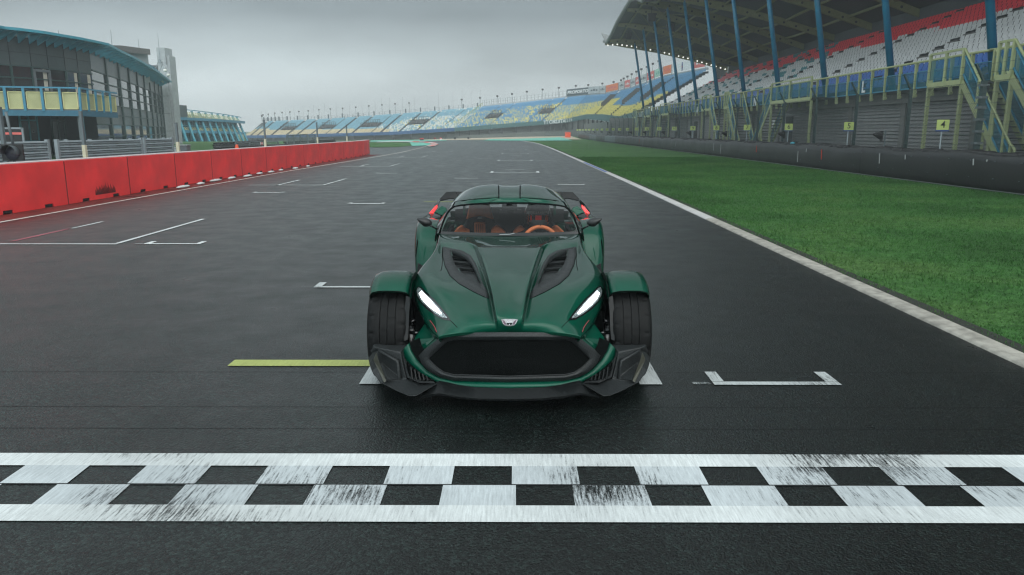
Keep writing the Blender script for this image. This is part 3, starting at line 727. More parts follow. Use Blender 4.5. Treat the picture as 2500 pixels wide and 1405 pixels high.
# balcony
B = [fp(-260, 38.0), fp(-120, 40.2), fp(30, 41.3), fp(205, 42.4), fp(293, 48.2)]
B[0] = fp(-200, 39)
slab = MB()
deck = [ploc(p, 2.60) for p in B]+[ploc(P2[1]-outn(P2, 1)*.1, 2.60), ploc(P2[0], 2.60)]+[ploc(p, 2.6) for p in reversed(P1f[:-1])]
slab.prism(deck, (0, 0, .10)); slab.build('balcony_deck', M['panel_grey'], bg_)
bf = MB()
for i in range(len(B)-1): bf.bar(ploc(B[i], 2.50), ploc(B[i+1], 2.50), .12, .30)
bf.build('edge_beam', mat('beam_blue', (.02, .12, .19), .5), bg_)
seg = [(0, 1, 3), (1, 2, 4), (2, 3, 4), (3, 4, 5)]
for s0, s1, n_ in seg:
    a, b = B[s0], B[s1]; nn = Vector(((b-a).y, -(b-a).x, 0)).normalized()
    for k in range(n_):
        p = a.lerp(b, k/n_); q_ = a.lerp(b, (k+1)/n_); d_ = (q_-p).normalized()
        rl = MB().bar(ploc(p+nn*.06, 2.62), ploc(p+nn*.10, 3.86), .12, .10, up=nn); rl.bar(ploc(p+nn*.10, 3.86), ploc(q_+nn*.10, 3.86), .08, .08)
        rb = rl.build('railing', M['rail_blue'], bg_)
        pn = MB(); p2 = p+d_*.12; q2 = q_-d_*.06
        pn.quad(ploc(p2, 2.75), ploc(q2, 2.75), ploc(q2, 3.60), ploc(p2, 3.60)); pn.build('panel', mat('balcony_panel', (.36, .37, .19), .55, var=.25, vs=.7) if k == 0 and s0 == 0 else bpy.data.materials['balcony_panel'], rb)
        fr = MB()
        for z in (2.74, 3.61): fr.bar(ploc(p2+nn*.02, z), ploc(q2+nn*.02, z), .05, .05)
        for e_ in (p2, q2): fr.bar(ploc(e_+nn*.02, 2.74), ploc(e_+nn*.02, 3.61), .05, .05, up=nn)
        fr.build('panel_frame', M['yellow_panel'], rb)
c_ = fp(204, 42.6)
MB().bar(ploc(c_, 0), ploc(c_, 2.5), .22, .16, up=(0, 1, 0)).build('column', M['galv_dark'], bg_)
c_ = fp(209, 42.9); MB().bar(ploc(c_, 0.5), ploc(c_, 2.5), .10, .10, up=(0, 1, 0)).build('drain_pipe', M['blue_steel'], bg_)
# roof terrace railing and penthouse
T = [at_y(270, 127, 66), at_y(298, 127.5, 68), at_y(335, 143, 76), at_y(375, 164, 84), at_y(398, 186, 90)]
zt = 8.35
for i in range(len(T)-1):
    a = Vector((T[i].x, T[i].y, 0)); b = Vector((T[i+1].x, T[i+1].y, 0)); n_ = 3
    za, zb = T[i].z, T[i+1].z
    for k in range(n_):
        p = a.lerp(b, k/n_); q_ = a.lerp(b, (k+1)/n_); z_ = lerp(za, zb, k/n_); z2 = lerp(za, zb, (k+1)/n_)
        r__ = MB().bar(ploc(p, z_-1.3), ploc(p, z_), .09, .09, up=(0, 1, 0)); r__.bar(ploc(p, z_), ploc(q_, z2), .09, .09); r__.bar(ploc(p, z_-.85), ploc(q_, z2-.85), .06, .06)
        r__ = r__.build('roof_railing', M['rail_blue'], bg_)
        MB().quad(ploc(p, z_-.85), ploc(q_, z2-.85), ploc(q_, z2-.12), ploc(p, z_-.12)).build('panel', M['yellow_panel'], r__)
pa = [at_y(228, 112, 62), at_y(290, 113, 70), at_y(360, 122, 80)]
ph = MB()
pts = [ploc(p, p.z) for p in pa]; bk = [ploc(p+Vector((-9, 5, 0)), p.z+.2) for p in pa]
ph.grid([[p-Vector((0, 0, 3.2)) for p in pts], [p-Vector((0, 0, .45)) for p in pts]]); ph.build('penthouse_wall', M['slab_grey'], bg_)
ph = MB(); ph.grid([[p-Vector((-.5, .5, .55)) for p in pts], [p+Vector((.5, -.5, 0)) for p in pts], bk]); ph.build('penthouse_roof', M['concrete'], bg_)
# grey end tower (lift shaft) with a dark recess
tw = empty('tower', (fp(415, 94).x, fp(415, 94).y, 0), label='tall slim light grey tower at the end of the glass building', cat='tower')
mpx = 94/F
MB().box(-.55, .45, -.4, 1.6, -1.3, 11.4).build('front_slab', M['slab_grey'], tw)
MB().box(.48, .80, -.1, 1.6, -1.3, 10.5).build('side_slab', M['slab_grey'], tw)
MB().box(-2.1, -.56, .3, 2.4, -1.3, 9.4).build('dark_wall', M['panel_dark'], tw)
jt = MB()
for z in (1.5, 3.6, 5.7, 7.8, 9.6): jt.box(-.57, .47, -.415, -.4, z, z+.05)
jt.build('panel_joint', M['panel_grey'], tw)
# security cameras on arms
for px, py, dpp in ((403, 172, 90), (411, 183, 92)):
    p = at_y(px, py, dpp-2); sc_ = empty('security_camera', tuple(p), label='white dome camera on a curved arm, ' + ('upper' if px < 408 else 'lower') + ' of the two by the tower', cat='security camera', group='dome cameras on the tower')
    MB().ball((0, 0, 0), .20, 10, 8).build('dome', M['lamp_white'], sc_, smooth=True)
    MB().lathe([(0, .15), (.2, .19), (.36, .09)], (0, 0, .05), 'z', 12).build('housing', M['slab_grey'], sc_, smooth=True)
    MB().tube([(0, 0, .4), (-.3, .3, 1.2), (-1.0, 1, 1.3), (-1.8, 1.6, .3)], .05, 6).build('arm', M['slab_grey'], sc_)
# curved street lamp on the roof
# antennas
for px, top, bt, dpp in ((145, 74, 96, 60), (273, 73, 112, 70), (340, 95, 118, 80), (388, 82, 122, 95)):
    p = at_y(px, bt, dpp); t_ = at_y(px-3, top, dpp)
    an_ = empty('antenna', (p.x, p.y, p.z-1.5), cat='antenna', label='thin roof antenna ' + {145: 'above the balcony door', 273: 'left of the roof terrace', 340: 'above the roof terrace', 388: 'beside the grey tower'}[px], group='thin antennas on the roof')
    MB().tube([(0, 0, 0), (t_.x-p.x, 0, t_.z-p.z+1.5)], [.05, .02], 5).build('mast', M['galv'], an_)
    MB().box(-.1, .1, -.1, .1, 0, .3).build('foot', M['galv'], an_)
# team board seen behind the wall at the far left
p = at_y(24, 335, 27)
tb = empty('display_board', (p.x, p.y, 0), label='black board with a red stripe inside a grey frame, behind the guardrail wall', cat='board')
MB().box(-.75, .45, -.03, .03, 1.05, 1.6).build('panel', M['dark'], tb); MB().box(-.75, .45, -.045, -.035, 1.42, 1.50).build('stripe', M['banner_red'], tb)
fr = MB().bar((.47, 0, 0), (.47, 0, 1.66), .06, .06, up=(0, 1, 0)); fr.bar((-.8, 0, 1.64), (.47, 0, 1.64), .06, .06); fr.build('frame', M['galv'], tb)
# ================================================================== BLUE STEEL TERRACE BUILDING
TP = [(425, 118), (470, 124), (510, 130), (545, 136), (575, 143), (598, 152)]
tp = [fp(a, b) for a, b in TP]
ts = empty('terrace_building', tuple(tp[0]), label='blue steel terrace building with yellow parapets and leaning struts', cat='building')
def tl_(v, z): return Vector((v.x-tp[0].x, v.y-tp[0].y, z))
def tz(px, y, D): return H+(320-y)*D/F
def tpos(t):
    q_ = t*(len(tp)-1); i = min(int(q_), len(tp)-2); return tp[i].lerp(tp[i+1], q_-i)
def tlev(t, y0, y1):     # level traced from left to right
    p = tpos(t); D = p.y*CP+.3; return H+(320-lerp(y0, y1, t))*D/F
levs = dict(rail=(267, 289), fl2=(290, 300), w2=(308, 314), fl1=(321, 326), base=(352, 347))
nS = 22; gp = lambda t, k, off=0: tl_(tpos(t)+Vector((off, -off*.3, 0)), tlev(t, *levs[k]))
core = MB().grid([[tl_(tpos(i/10)+Vector((-3, 1, 0)), -1.5) for i in range(11)], [tl_(tpos(i/10)+Vector((-3, 1, 0)), tlev(i/10, 272, 296)) for i in range(11)]])
core.build('core_wall', M['panel_dark'], ts)
for kk, (u, l_) in enumerate((('rail', 'fl2'), ('w2', 'fl1'))):
    fl = MB().grid([[gp(i/nS, l_) for i in range(nS+1)], [gp(i/nS, l_, -3.4) for i in range(nS+1)]]); 
    for i in range(nS): fl.bar(gp(i/nS, l_), gp((i+1)/nS, l_), .3, .45)
    fl.build('floor_slab', M['rail_blue'], ts)
    for i in range(nS*2):
        t0, t1 = i/(nS*2)+.003, (i+.72)/(nS*2)
        if kk == 0 and t1 > .93: continue
        a0, a1 = gp(t0, l_), gp(t1, l_); b0, b1 = gp(t0, u), gp(t1, u); lean = Vector((-.55, .1, 0))
        MB().quad(a0.lerp(b0, .08), a1.lerp(b1, .08), a1.lerp(b1, .82)+lean, a0.lerp(b0, .82)+lean).build('parapet_panel', M['yellow_panel'] if i % 5 else M['rail_yellow'], ts)
    hr = MB(); 
    for i in range(nS): hr.bar(gp(i/nS, u)+Vector((-.6, 0, .1)), gp((i+1)/nS, u)+Vector((-.6, 0, .1)), .12, .12)
    hr.build('handrail', M['blue_steel'], ts)
for i in range(34):
    t = i/34; wn = MB()
    wn.bar(gp(t, 'fl2', -1.6), gp(t, 'w2', -1.6), .35, .3, up=(0, 1, 0)); wn.bar(gp(t, 'w2', -1.6), gp(t, 'base', -1.6), .35, .3, up=(0, 1, 0))
    wn.build('window_post', M['blue_steel'], ts)
MB().grid([[gp(i/10, 'w2', -2.2) for i in range(11)], [gp(i/10, 'fl2', -2.2) for i in range(11)]]).build('upper_window', M['pane'], ts)
MB().grid([[gp(i/10, 'base', -2.2) for i in range(11)], [gp(i/10, 'fl1', -2.2) for i in range(11)]]).build('lower_window', M['pane'], ts)
for i in range(-1, 12):
    t = i/11*.95+.03; p = tpos(max(0, t)); D = p.y*CP+.3; wpx = D/F
    top = tl_(p+Vector((-13*wpx+.0, -.6, 0)), tlev(t, 268, 288)); bot = tl_(p+Vector((15*wpx, -1.6, 0)), tlev(t, 352, 348))
    if i == -1: top, bot = tl_(tp[0]+Vector((-2.6, 0, 0)), 3.4), tl_(tp[0]+Vector((-.6, 0, 0)), -.5)
    MB().bar(top, bot, .34, .24).build('strut', M['blue_steel'], ts)
rb = MB().box(-4, .2, 1, 5, 3.4, tlev(0, 266, 266)+.55).build('roof_box', M['panel_dark'], ts)
# ================================================================== INFIELD BEHIND THE BLOCKS
# tyre walls, mesh fence panels
def tyre_wall(px0, px1, py0, py1, X0, lab, n=14, rows=4):
    a = at_y(px0, py0, X0); b = at_y(px1, py1, X0*1.25)
    r_ = empty('tyre_wall', (a.x, a.y, terr(a.x, a.y)), label=lab, cat='tyre wall', group='dark tyre walls in the infield')
    d = Vector((b.x-a.x, b.y-a.y, 0)); h_ = a.z-terr(a.x, a.y)
    rw = max(.16, h_/rows)
    for k in range(rows):
        mb = MB()
        for i in range(n*2): 
            c = d*((i+.5*(k % 2))/(n*2)); mb.lathe([(-rw*.36, .20), (-rw*.44, .33), (0, .37), (rw*.44, .33), (rw*.36, .20)], (c.x, c.y, rw*(k+.5)), 'z', 10)
        mb.build('tyre_row', M['tyre_black'], r_, smooth=True)
tyre_wall(530, 640, 357, 353, 62, 'dark stacked tyre wall in front of the grass bank', 16, 4)
tyre_wall(533, 760, 361, 357, 55, 'nearer dark tyre wall just above the red blocks', 22, 3)
tyre_wall(700, 815, 349, 348, 80, 'far tyre wall below the pale blue stand, beside the fence panels', 14, 3)
for i, (px, y0_, dpp) in enumerate(((700, 331, 70), (716, 330, 72), (733, 329, 74), (752, 330, 78), (575, 348, 58), (610, 347, 60), (645, 347, 62))):
    a = at_y(px, y0_, dpp); b = at_y(px+(17 if i < 4 else 34), y0_-(0 if i < 4 else .5), dpp+1)
    g0 = terr(a.x, a.y)
    fn = empty('mesh_fence', (a.x, a.y, g0), cat='fence', group='fence panels in the infield', label='galvanised mesh fence panel in the infield, ' + ['first', 'second', 'third', 'last', 'low one at the left', 'low one in the middle', 'low one at the right'][i] + (' of the tall four' if i < 4 else ' above the tyre wall'))
    q_ = Vector((b.x-a.x, b.y-a.y, 0)); h_ = a.z-g0; fr = MB()
    for e_ in (Vector(), q_): fr.bar(e_, e_+Vector((0, 0, h_)), .09, .09, up=(0, 1, 0))
    fr.bar((0, 0, h_), q_+Vector((0, 0, h_)), .07, .07); fr.bar((0, 0, .1), q_+Vector((0, 0, .1)), .07, .07); fr.build('frame', M['galv_dark'], fn)
    MB().quad((0, 0, 0), q_, q_+Vector((0, 0, h_)), (0, 0, h_)).build('mesh', M['fence_veil'] if 'fence_veil' in M else M.setdefault('fence_veil', veil('fence_veil', (.12, .15, .15), .45)), fn)
p = at_y(578, 359, 54); 
ob = empty('orange_marker', (p.x, p.y, p.z-.16), label='small orange marker cone on the tyre wall', cat='marker')
MB().lathe([(0, .2), (.04, .2), (.04, .14), (.3, .10), (.32, 0)], (0, 0, 0), 'z', 12).build('cone', M['orange'], ob)
# ================================================================== FAR CURVED GRANDSTAND
FX = [598, 640, 760, 950, 1110, 1200, 1330, 1380, 1430, 1470, 1510, 1552]      # front edge, traced
FD = [205, 202, 196, 188, 184, 185, 189, 186, 174, 160, 146, 122]
FYT = [331.5, 331, 328, 323, 313, 305.5, 296, 292, 281, 281, 286, 274]              # top of the fascia band
FYB = [337, 337, 335, 330, 321, 315, 305, 301, 292, 296, 303, 300]
FYG = [345, 345, 344.5, 342, 338.5, 336, 331.5, 331, 332, 333, 334, 336]
BX = [640, 686, 812, 1005, 1178, 1262, 1390, 1430, 1474, 1540, 1620, 1721]
BD = [212, 210, 206, 201, 199, 201, 205, 203, 196, 184, 165, 136]
BY = [298, 296, 291, 277.5, 263.5, 255, 240.5, 236.5, 234, 220, 193, 176.5]
def pz(y, D): return H+(320-y)*D/F
nC = 330; NR = 20
tt = np.linspace(0, len(FX)-1, nC+1); ii = np.arange(len(FX))
fx, fd, fyt, fyb, fyg, bx, bd, by = [np.interp(tt, ii, a) for a in (FX, FD, FYT, FYB, FYG, BX, BD, BY)]
def P3(px, D, y): return Vector(((px-1259)*D/F, (D-.3)/CP, pz(y, D)))
FR = [P3(fx[i], fd[i], fyt[i]) for i in range(nC+1)]; BK = [P3(bx[i], bd[i], by[i]) for i in range(nC+1)]
FB = [Vector((p.x, p.y, pz(fyb[i], fd[i]))) for i, p in enumerate(FR)]; FG = [Vector((p.x, p.y, pz(fyg[i], fd[i])-.4)) for i, p in enumerate(FR)]
O = Vector((FR[120].x, FR[120].y, 0))
st = empty('curved_grandstand', tuple(O), label='long curved open grandstand of pale blue, blue and yellow seats, far away', cat='grandstand')
lo = lambda v: v-O
# stepped concrete bowl
rows_ = []
for j in range(NR+1):
    t = j/NR; t2 = (j-1)/NR if j else 0
    if j: rows_.append([lo(FR[i].lerp(BK[i], t)*1.0-Vector((0, 0, (BK[i].z-FR[i].z)/NR+.25))) for i in range(0, nC+1, 3)])
    rows_.append([lo(FR[i].lerp(BK[i], t)-Vector((0, 0, .25))) for i in range(0, nC+1, 3)])
MB().grid(rows_).build('terrace', mat('far_concrete', (.10, .11, .11), .9), st)
idx = list(range(0, nC+1, 2))
def band_part(name, i0, i1, mt, top, bot):
    q = [i for i in range(i0, i1+1)]
    MB().grid([[lo(top[i]+Vector((0, 0, .05))) for i in q], [lo(top[i]-Vector((0, .25, 0))) for i in q], [lo(bot[i]-Vector((0, .25, 0))) for i in q], [lo(bot[i]) for i in q]]).build(name, mt, st)
kA = int(nC*4.0/11)
band_part('fascia', 0, kA, M['band_blue'], FR, FB); band_part('fascia', kA, nC, M['band_green'], FR, FB)
# wall under the band and its dark posts
MB().grid([[lo(FB[i]+Vector((0, 1.2, 0))) for i in idx], [lo(FG[i]+Vector((0, 1.2, 0))) for i in idx]]).build('lower_wall', M['wall_grey'], st)
MB().grid([[lo(FG[i].lerp(FB[i], .48)-Vector((0, .6, 0))) for i in idx if i >= kA+2], [lo(FG[i]-Vector((0, .6, 0))) for i in idx if i >= kA+2]]).build('front_wall', M['wall_grey'], st)
for i in range(4, nC, 7 if False else 8):
    MB().bar(lo(FG[i]), lo(FB[i]), .45, .3, up=(1, 0, 0)).build('pier', M['concrete_dark'], st)
# seats: one mass of small tipped-up seats, coloured like the photo's pattern
mb = {}
def seatcol(px, t):
    r_ = random.random()
    if px < 640: return 'far_tan' if t < .45 else 'far_pale'
    if px < 950:
        return 'far_tan' if t < lerp(.34, .14, (px-640)/310) else ('far_pale' if px < 900 or t > .45 else ('far_white' if r_ < .4 else 'far_pale'))
    if px < 1112:
        return ('far_white' if r_ < (.62 if t < .62 else .1) else 'far_pale') if r_ > .06 or t > .6 else 'far_yellow'
    if px < 1330: return 'far_yellow' if r_ < interp(px, [1112, 1200, 1330], [.22, .30, .30])*(1.25 if t < .3 else 1)*(t < .72) else 'far_blue'
    if px < 1470:
        lim = .60
        return 'far_yellow' if t < lim and r_ < interp(px, [1330, 1400, 1440, 1455], [.38, .6, .8, 1])*(1.3 if t < .25 else 1) else 'far_blue'
    lim = interp(px, [1470, 1500, 1530, 1552], [.30, .22, .28, .46])
    return 'far_yellow' if t < lim else 'far_blue'
aisles = []; 
for c in (612, 628, 662, 700, 726, 760, 795, 822, 860, 905, 930, 975, 1018, 1075, 1160, 1196, 1289, 1323): aisles.append(c)
aisles += [1452, 1490, 1522]
fxs = fx
sub = 2
for i in range(nC*sub):
    u = i/sub; i0 = int(u); f = u-i0; px = lerp(fx[i0], fx[i0+1], f)
    if any(abs(px-c) < (2.3 if c < 1112 else 1.8) for c in aisles): continue
    a0, b0 = FR[i0].lerp(FR[i0+1], f), BK[i0].lerp(BK[i0+1], f)
    u1 = (i+.86)/sub; k0 = min(int(u1), nC-1); f1 = u1-k0
    a1, b1 = FR[k0].lerp(FR[k0+1], f1), BK[k0].lerp(BK[k0+1], f1)
    for j in range(NR):
        t = (j+.1)/NR
        # gangway mouths (vomitories) in the middle of the slope
        if .30 < t < .55 and any(0 < px-c < w_ for c, w_ in ((668, 32), (762, 33), (864, 40), (977, 40), (1162, 33), (1291, 31))): continue
        if t > (.10+1.35*(px-598)/26 if px < 640 else 9): continue
        c_ = seatcol(px, t); q = mb.setdefault(c_, MB())
        hs = (b0.z-a0.z)/NR; p0 = a0.lerp(b0, t); p1 = a1.lerp(b1, t)
        back = Vector((b0.x-a0.x, b0.y-a0.y, 0))/NR*.45
        n = len(q.v); up = Vector((0, 0, hs*.98+.05))
        q.v += [tuple(lo(p0)), tuple(lo(p1)), tuple(lo(p1+up+back*.3)), tuple(lo(p0+up+back*.3)), tuple(lo(p1+up+back)), tuple(lo(p0+up+back))]
        q.f += [(n, n+1, n+2, n+3), (n+3, n+2, n+4, n+5)]; q.m += [0, 0]
big = MB(); mats_ = []
for k_, q in mb.items():
    big.add(q.v, q.f, len(mats_)); mats_.append(M[k_])
o = big.build('seat_rows', mats_, st, merge=False); o['kind'] = 'stuff'
# aisle rails and gangway mouths
for c, w_ in ((668, 32), (762, 33), (864, 40), (977, 40), (1162, 33), (1291, 31)):
    i = int(np.interp(c+3, fx, np.arange(nC+1))); j = int(np.interp(c+w_-3, fx, np.arange(nC+1)))
    v = MB(); A_, B_ = FR[i].lerp(BK[i], .36), FR[j].lerp(BK[j], .36); A2, B2 = FR[i].lerp(BK[i], .52), FR[j].lerp(BK[j], .52)
    v.quad(lo(A_), lo(B_), lo(B2+Vector((0, 0, .1))), lo(A2+Vector((0, 0, .1))))
    for k in range(8):
        p = A_.lerp(B_, k/7); q_ = A2.lerp(B2, k/7); v.bar(lo(p), lo(p+Vector((0, 0, .9))), .1, .1, up=(0, 1, 0)); v.bar(lo(q_), lo(q_+Vector((0, 0, .9))), .1, .1, up=(0, 1, 0))
    v.bar(lo(A_+Vector((0, 0, .9))), lo(B_+Vector((0, 0, .9))), .08, .08); v.bar(lo(A2+Vector((0, 0, .9))), lo(B2+Vector((0, 0, .9))), .08, .08)
    v.build('gangway', M['concrete_dark'], st)
for t0, pairs in ((.5, ((1452, 1), (1490, 1), (1522, 1))),):
    for c, _ in pairs:
        i = int(np.interp(c, fx, np.arange(nC+1))); v = MB()
        for k in range(10):
            t = .35+.04*k; p = FR[i].lerp(BK[i], t); v.box(*(lambda q_: (q_.x-.7, q_.x+.5, q_.y-.4, q_.y+.4, q_.z-.1, q_.z+.7))(lo(p)))
        v.build('gangway', M['concrete_dark'], st)
# yellow-railed stair between the pale and the blue part
i = int(np.interp(1112, fx, np.arange(nC+1))); v = MB()
for k in range(15):
    p = FR[i].lerp(BK[i], k/14); v.bar(lo(p), lo(p+Vector((0, 0, 1.0))), .12, .12, up=(0, 1, 0))
v.bar(lo(FR[i]+Vector((0, 0, 1.0))), lo(BK[i]+Vector((0, 0, 1.0))), .12, .12); v.build('stair_railing', M['rail_yellow'], st)
# parapet and the railing on top
par = [b+Vector((0, 0, 0)) for b in BK]
MB().grid([[lo(par[i]) for i in idx], [lo(par[i]+Vector((0, .3, (.45 if fx[i] > 1112 else .1)))) for i in idx]]).build('parapet', M['slab_grey'], st)
i0 = int(np.interp(1392, bx, np.arange(nC+1)))
iL = kA
tr = MB()
for i in range(2, i0, 2):
    h_ = .85 if i < iL else 1.25; z0_ = .0 if i < iL else .45
    a = par[i]; b = par[i+2]
    tr.bar(lo(a+Vector((0, 0, z0_))), lo(a+Vector((0, 0, z0_+h_))), .11 if i >= iL else .09, .09, up=(0, 1, 0))
    for hh in (1.0, .5): tr.bar(lo(a+Vector((0, 0, z0_+h_*hh))), lo(b+Vector((0, 0, z0_+h_*hh))), .05, .05)
tr.build('top_railing', M['slab_grey'], st)
tk = MB()
for i in range(4, iL+4, 6): tk.bar(lo(par[i]), lo(par[i]+Vector((0, 0, 1.15))), .3, .3, up=(0, 1, 0))
tk.build('railing_posts', M['galv_dark'], st)
# lettering on the band
def bandtext(s, px0, px1, hgt, mt=None):
    n = len(s)
    for k, ch in enumerate(s):
        if ch == ' ': continue
        px = lerp(px0, px1, (k+.5)/n); u = np.interp(px, fx, np.arange(nC+1)); i_ = int(u); f = u-i_
        p = FR[i_].lerp(FR[i_+1], f); pb = FB[i_].lerp(FB[i_+1], f); d = FR[min(i_+2, nC)]-FR[i_-1]
        c = (p+pb)/2-Vector((0, .42, 0)); ang = math.atan2(d.y, d.x)
        text('lettering', ch, hgt, M['white'], st, lo(c), (R(90), 0, ang if abs(ang) < 1.2 else ang+0), .01, bold=.03)
bandtext('TT', 1327, 1338, 1.15); bandtext('CIRCUIT', 1341, 1372, 1.15); bandtext('ASSEN', 1374, 1396, 1.05)
# flag poles and lamps
flag_px = [1014/2.5+0 for _ in ()]
lamp = [(0, 0)]
lampsL = [(628, 286), (634, 283), (643, 282), (656, 280.5), (672, 278), (690, 276.5), (709, 275), (731, 274), (754, 272.5), (780, 270), (808, 268), (838, 266.5), (870, 264), (902, 261), (934, 258.5)]
lampsR = [(1128, 246), (1172.5, 242), (1214.5, 238), (1250, 233), (1286, 227.5), (1324, 222.5), (1363, 218.5), (1404, 214), (1434, 212), (1468, 208.5), (1495, 205), (1513, 201), (1519, 197), (1528, 192.5), (1538, 187), (1549, 181), (1561, 175.5), (1574, 170), (1588, 163), (1602, 157)]
protoL = None
allL = lampsL+[(966, 256), (1000, 254)]+lampsR
for n_, (px, py) in enumerate(allL):
    u = float(np.interp(px, bx, np.arange(nC+1))); i_ = min(int(u), nC-1); b = BK[i_].lerp(BK[i_+1], u-i_)+Vector((0, .5, 0))
    zt_ = pz(py, b.y*CP+.3)
    if protoL is None:
        protoL = empty('floodlight_mast'); l_ = protoL
        mesh_m = MB().tube([(0, 0, 0), (0, 0, 1)], .045, 5).build('mast', M['galv_dark'], l_)
        hd = MB().box(-.26, .26, -.10, .12, -.20, .22).box(-.12, .12, .12, .28, -.1, .14).build('lamp_head', M['dark'], l_)
    else: l_ = copy_tree(protoL)
    l_.location = b; hh = zt_-b.z
    for ch in l_.children:
        if ch.name.startswith('mast'): ch.scale = (1, 1, hh)
        else: ch.location = (0, 0, hh); ch.scale = (.75,)*3 if px < 1100 else (1,)*3; ch.rotation_euler = (0, 0, R(random.uniform(-30, 30)))
    side = 'pale blue' if px < 1112 else 'blue'
    tag(l_, 'small black floodlight on a slim mast above the ' + ('pale blue' if px < 1112 else 'blue and yellow') + ' far seats', 'floodlight', 'floodlights above the pale stand' if px < 1112 else 'floodlights above the blue stand')
protoF = None
fl = [(c, t_) for c, t_ in ((628, 276), (639, 274), (651, 272), (672, 265), (699, 264), (720, 263), (742, 262), (768, 260), (795, 256), (823, 254), (855, 252), (886, 249), (918, 246), (934, 243), (953, 244), (985, 241), (1013, 238), (1044, 236), (1072, 234), (1107, 230), (1129, 228), (1151, 226), (1174, 224))]
for px, py in fl:
    u = float(np.interp(px, bx, np.arange(nC+1))); i_ = min(int(u), nC-1); b = BK[i_].lerp(BK[i_+1], u-i_)+Vector((0, .2, 0))
    zt_ = pz(py, b.y*CP+.3)
    if protoF is None:
        protoF = empty('flag_pole'); l_ = protoF
        MB().tube([(0, 0, 0), (0, 0, .5), (0, 0, 1)], [.035, .028, .02], 5).build('pole', M['slab_grey'], l_)
        MB().ball((0, 0, 0), .09, 6, 4).build('finial', M['slab_grey'], l_)
    else: l_ = copy_tree(protoF)
    l_.location = b; hh = zt_-b.z
    for ch in l_.children:
        if ch.name.startswith('pole'): ch.scale = (1, 1, hh)
        else: ch.location = (0, 0, hh)
    tag(l_, 'bare thin flag pole rising behind the top railing of the pale blue far stand', 'flag pole', 'bare flag poles along the pale stand')
# banners along the parapet
bs = [(1382, 1434, 'banner_dark', 'PROFORTO', 'dark banner reading PROFORTO on the far parapet'), (1436, 1460, 'banner_grey', None, 'pale grey banner right of the dark lettered one'),
      (1461, 1475, 'banner_grey', None, 'narrow pale banner left of the orange one'), (1476, 1506, 'banner_orange', None, 'orange banner on the far parapet'),
      (1507, 1520, 'banner_grey', None, 'grey banner between the orange and the first pink red banner'), (1521, 1534, 'banner_red', None, 'first pink red banner from the left on the far parapet'),
      (1535, 1546, 'banner_grey', None, 'light banner behind the first pole of the roof'), (1547, 1557, 'banner_red', None, 'second pink red banner from the left on the far parapet'), (1558, 1573, 'banner_grey', None, 'grey banner between two pink red ones'),
      (1574, 1591, 'banner_red', None, 'third and widest pink red banner on the far parapet'), (1592, 1610, 'banner_green', None, 'pale green banner on the far parapet'), (1612, 1632, 'banner_orange', None, 'brownish orange banner left of the large white one'),
      (1634, 1684, 'white', None, 'large white banner with two blue red ovals on the far parapet'), (1686, 1712, 'banner_red', None, 'red banner at the right end below the roof edge')]
for p0, p1, mt, tx, lab in bs:
    u0, u1 = [float(np.interp(p, bx, np.arange(nC+1))) for p in (p0, p1)]
    def at(u): i_ = min(int(u), nC-1); return BK[i_].lerp(BK[i_+1], u-i_)
    a, b = at(u0), at(u1); Dm = (a.y+b.y)/2*CP; k = Dm/F
    h0 = interp(p0, [1382, 1500, 1600, 1700], [3, 5, 7, 9])*k; h1 = interp(p0, [1382, 1500, 1600, 1700], [19, 21, 26, 31])*k
    o_ = Vector((0, -.15, 0)); r_ = empty('banner', tuple(a), label=lab, cat='banner', group='banners on the parapet of the far stand')
    d = b-a; q = MB(); n_ = 5
    q.grid([[d*(i/n_)+o_+Vector((0, -.03*(i % 2), h0)) for i in range(n_+1)], [d*(i/n_)+o_+Vector((0, -.03*(i % 2), h1)) for i in range(n_+1)]])
    q.build('cloth', M[mt], r_)
    fr = MB(); fr.bar(o_+Vector((0, .05, 0)), o_+Vector((0, .05, h1)), .1, .1, up=(0, 1, 0)); fr.bar(d+o_+Vector((0, .05, 0)), d+o_+Vector((0, .05, h1)), .1, .1, up=(0, 1, 0)); fr.build('frame', M['galv'], r_)
    ang = math.atan2(d.y, d.x); L_ = Vector((d.x, d.y, 0)).length; mid = d*.5+o_+Vector((0, -.12, (h0+h1)/2))
    if tx: text('lettering', tx, (h1-h0)*.62, M['white'], r_, mid, (R(90), -math.atan2(d.z, L_), ang), .01, bold=.04, shear=.25, spacing=1.02)
    elif mt == 'white':
        for t in (.16, .48):
            e = MB().lathe([(-.03, .02), (-.03, .75), (0, .76)], (0, 0, 0), 'y', 16); e = e.build('emblem', M['sign_blue'], r_, smooth=True); e.location = d*t+o_+Vector((0, -.1, (h0+h1)/2)); e.scale = (.55, 1, 1.2); e.rotation_euler = (0, 0, ang)
            MB().box(-.4, .4, -.05, -.04, -.12, .12).build('stripe', M['banner_red'], e)
    else:
        # small printed blocks
        m2 = {'banner_grey': 'banner_dark', 'banner_red': 'white', 'banner_green': 'mint', 'banner_orange': 'banner_red'}[mt]; pr = MB()
        for k_ in range(3):
            t0 = .15+.25*k_; c0 = d*t0+o_+Vector((0, -.08, lerp(h0, h1, .35))); c1 = d*(t0+.17)+o_+Vector((0, -.08, lerp(h0, h1, .35))); uu = Vector((0, 0, (h1-h0)*(.22+.1*(k_ % 2))))
            pr.quad(c0, c1, c1+uu, c0+uu)
        pr.build('print', M[m2], r_)
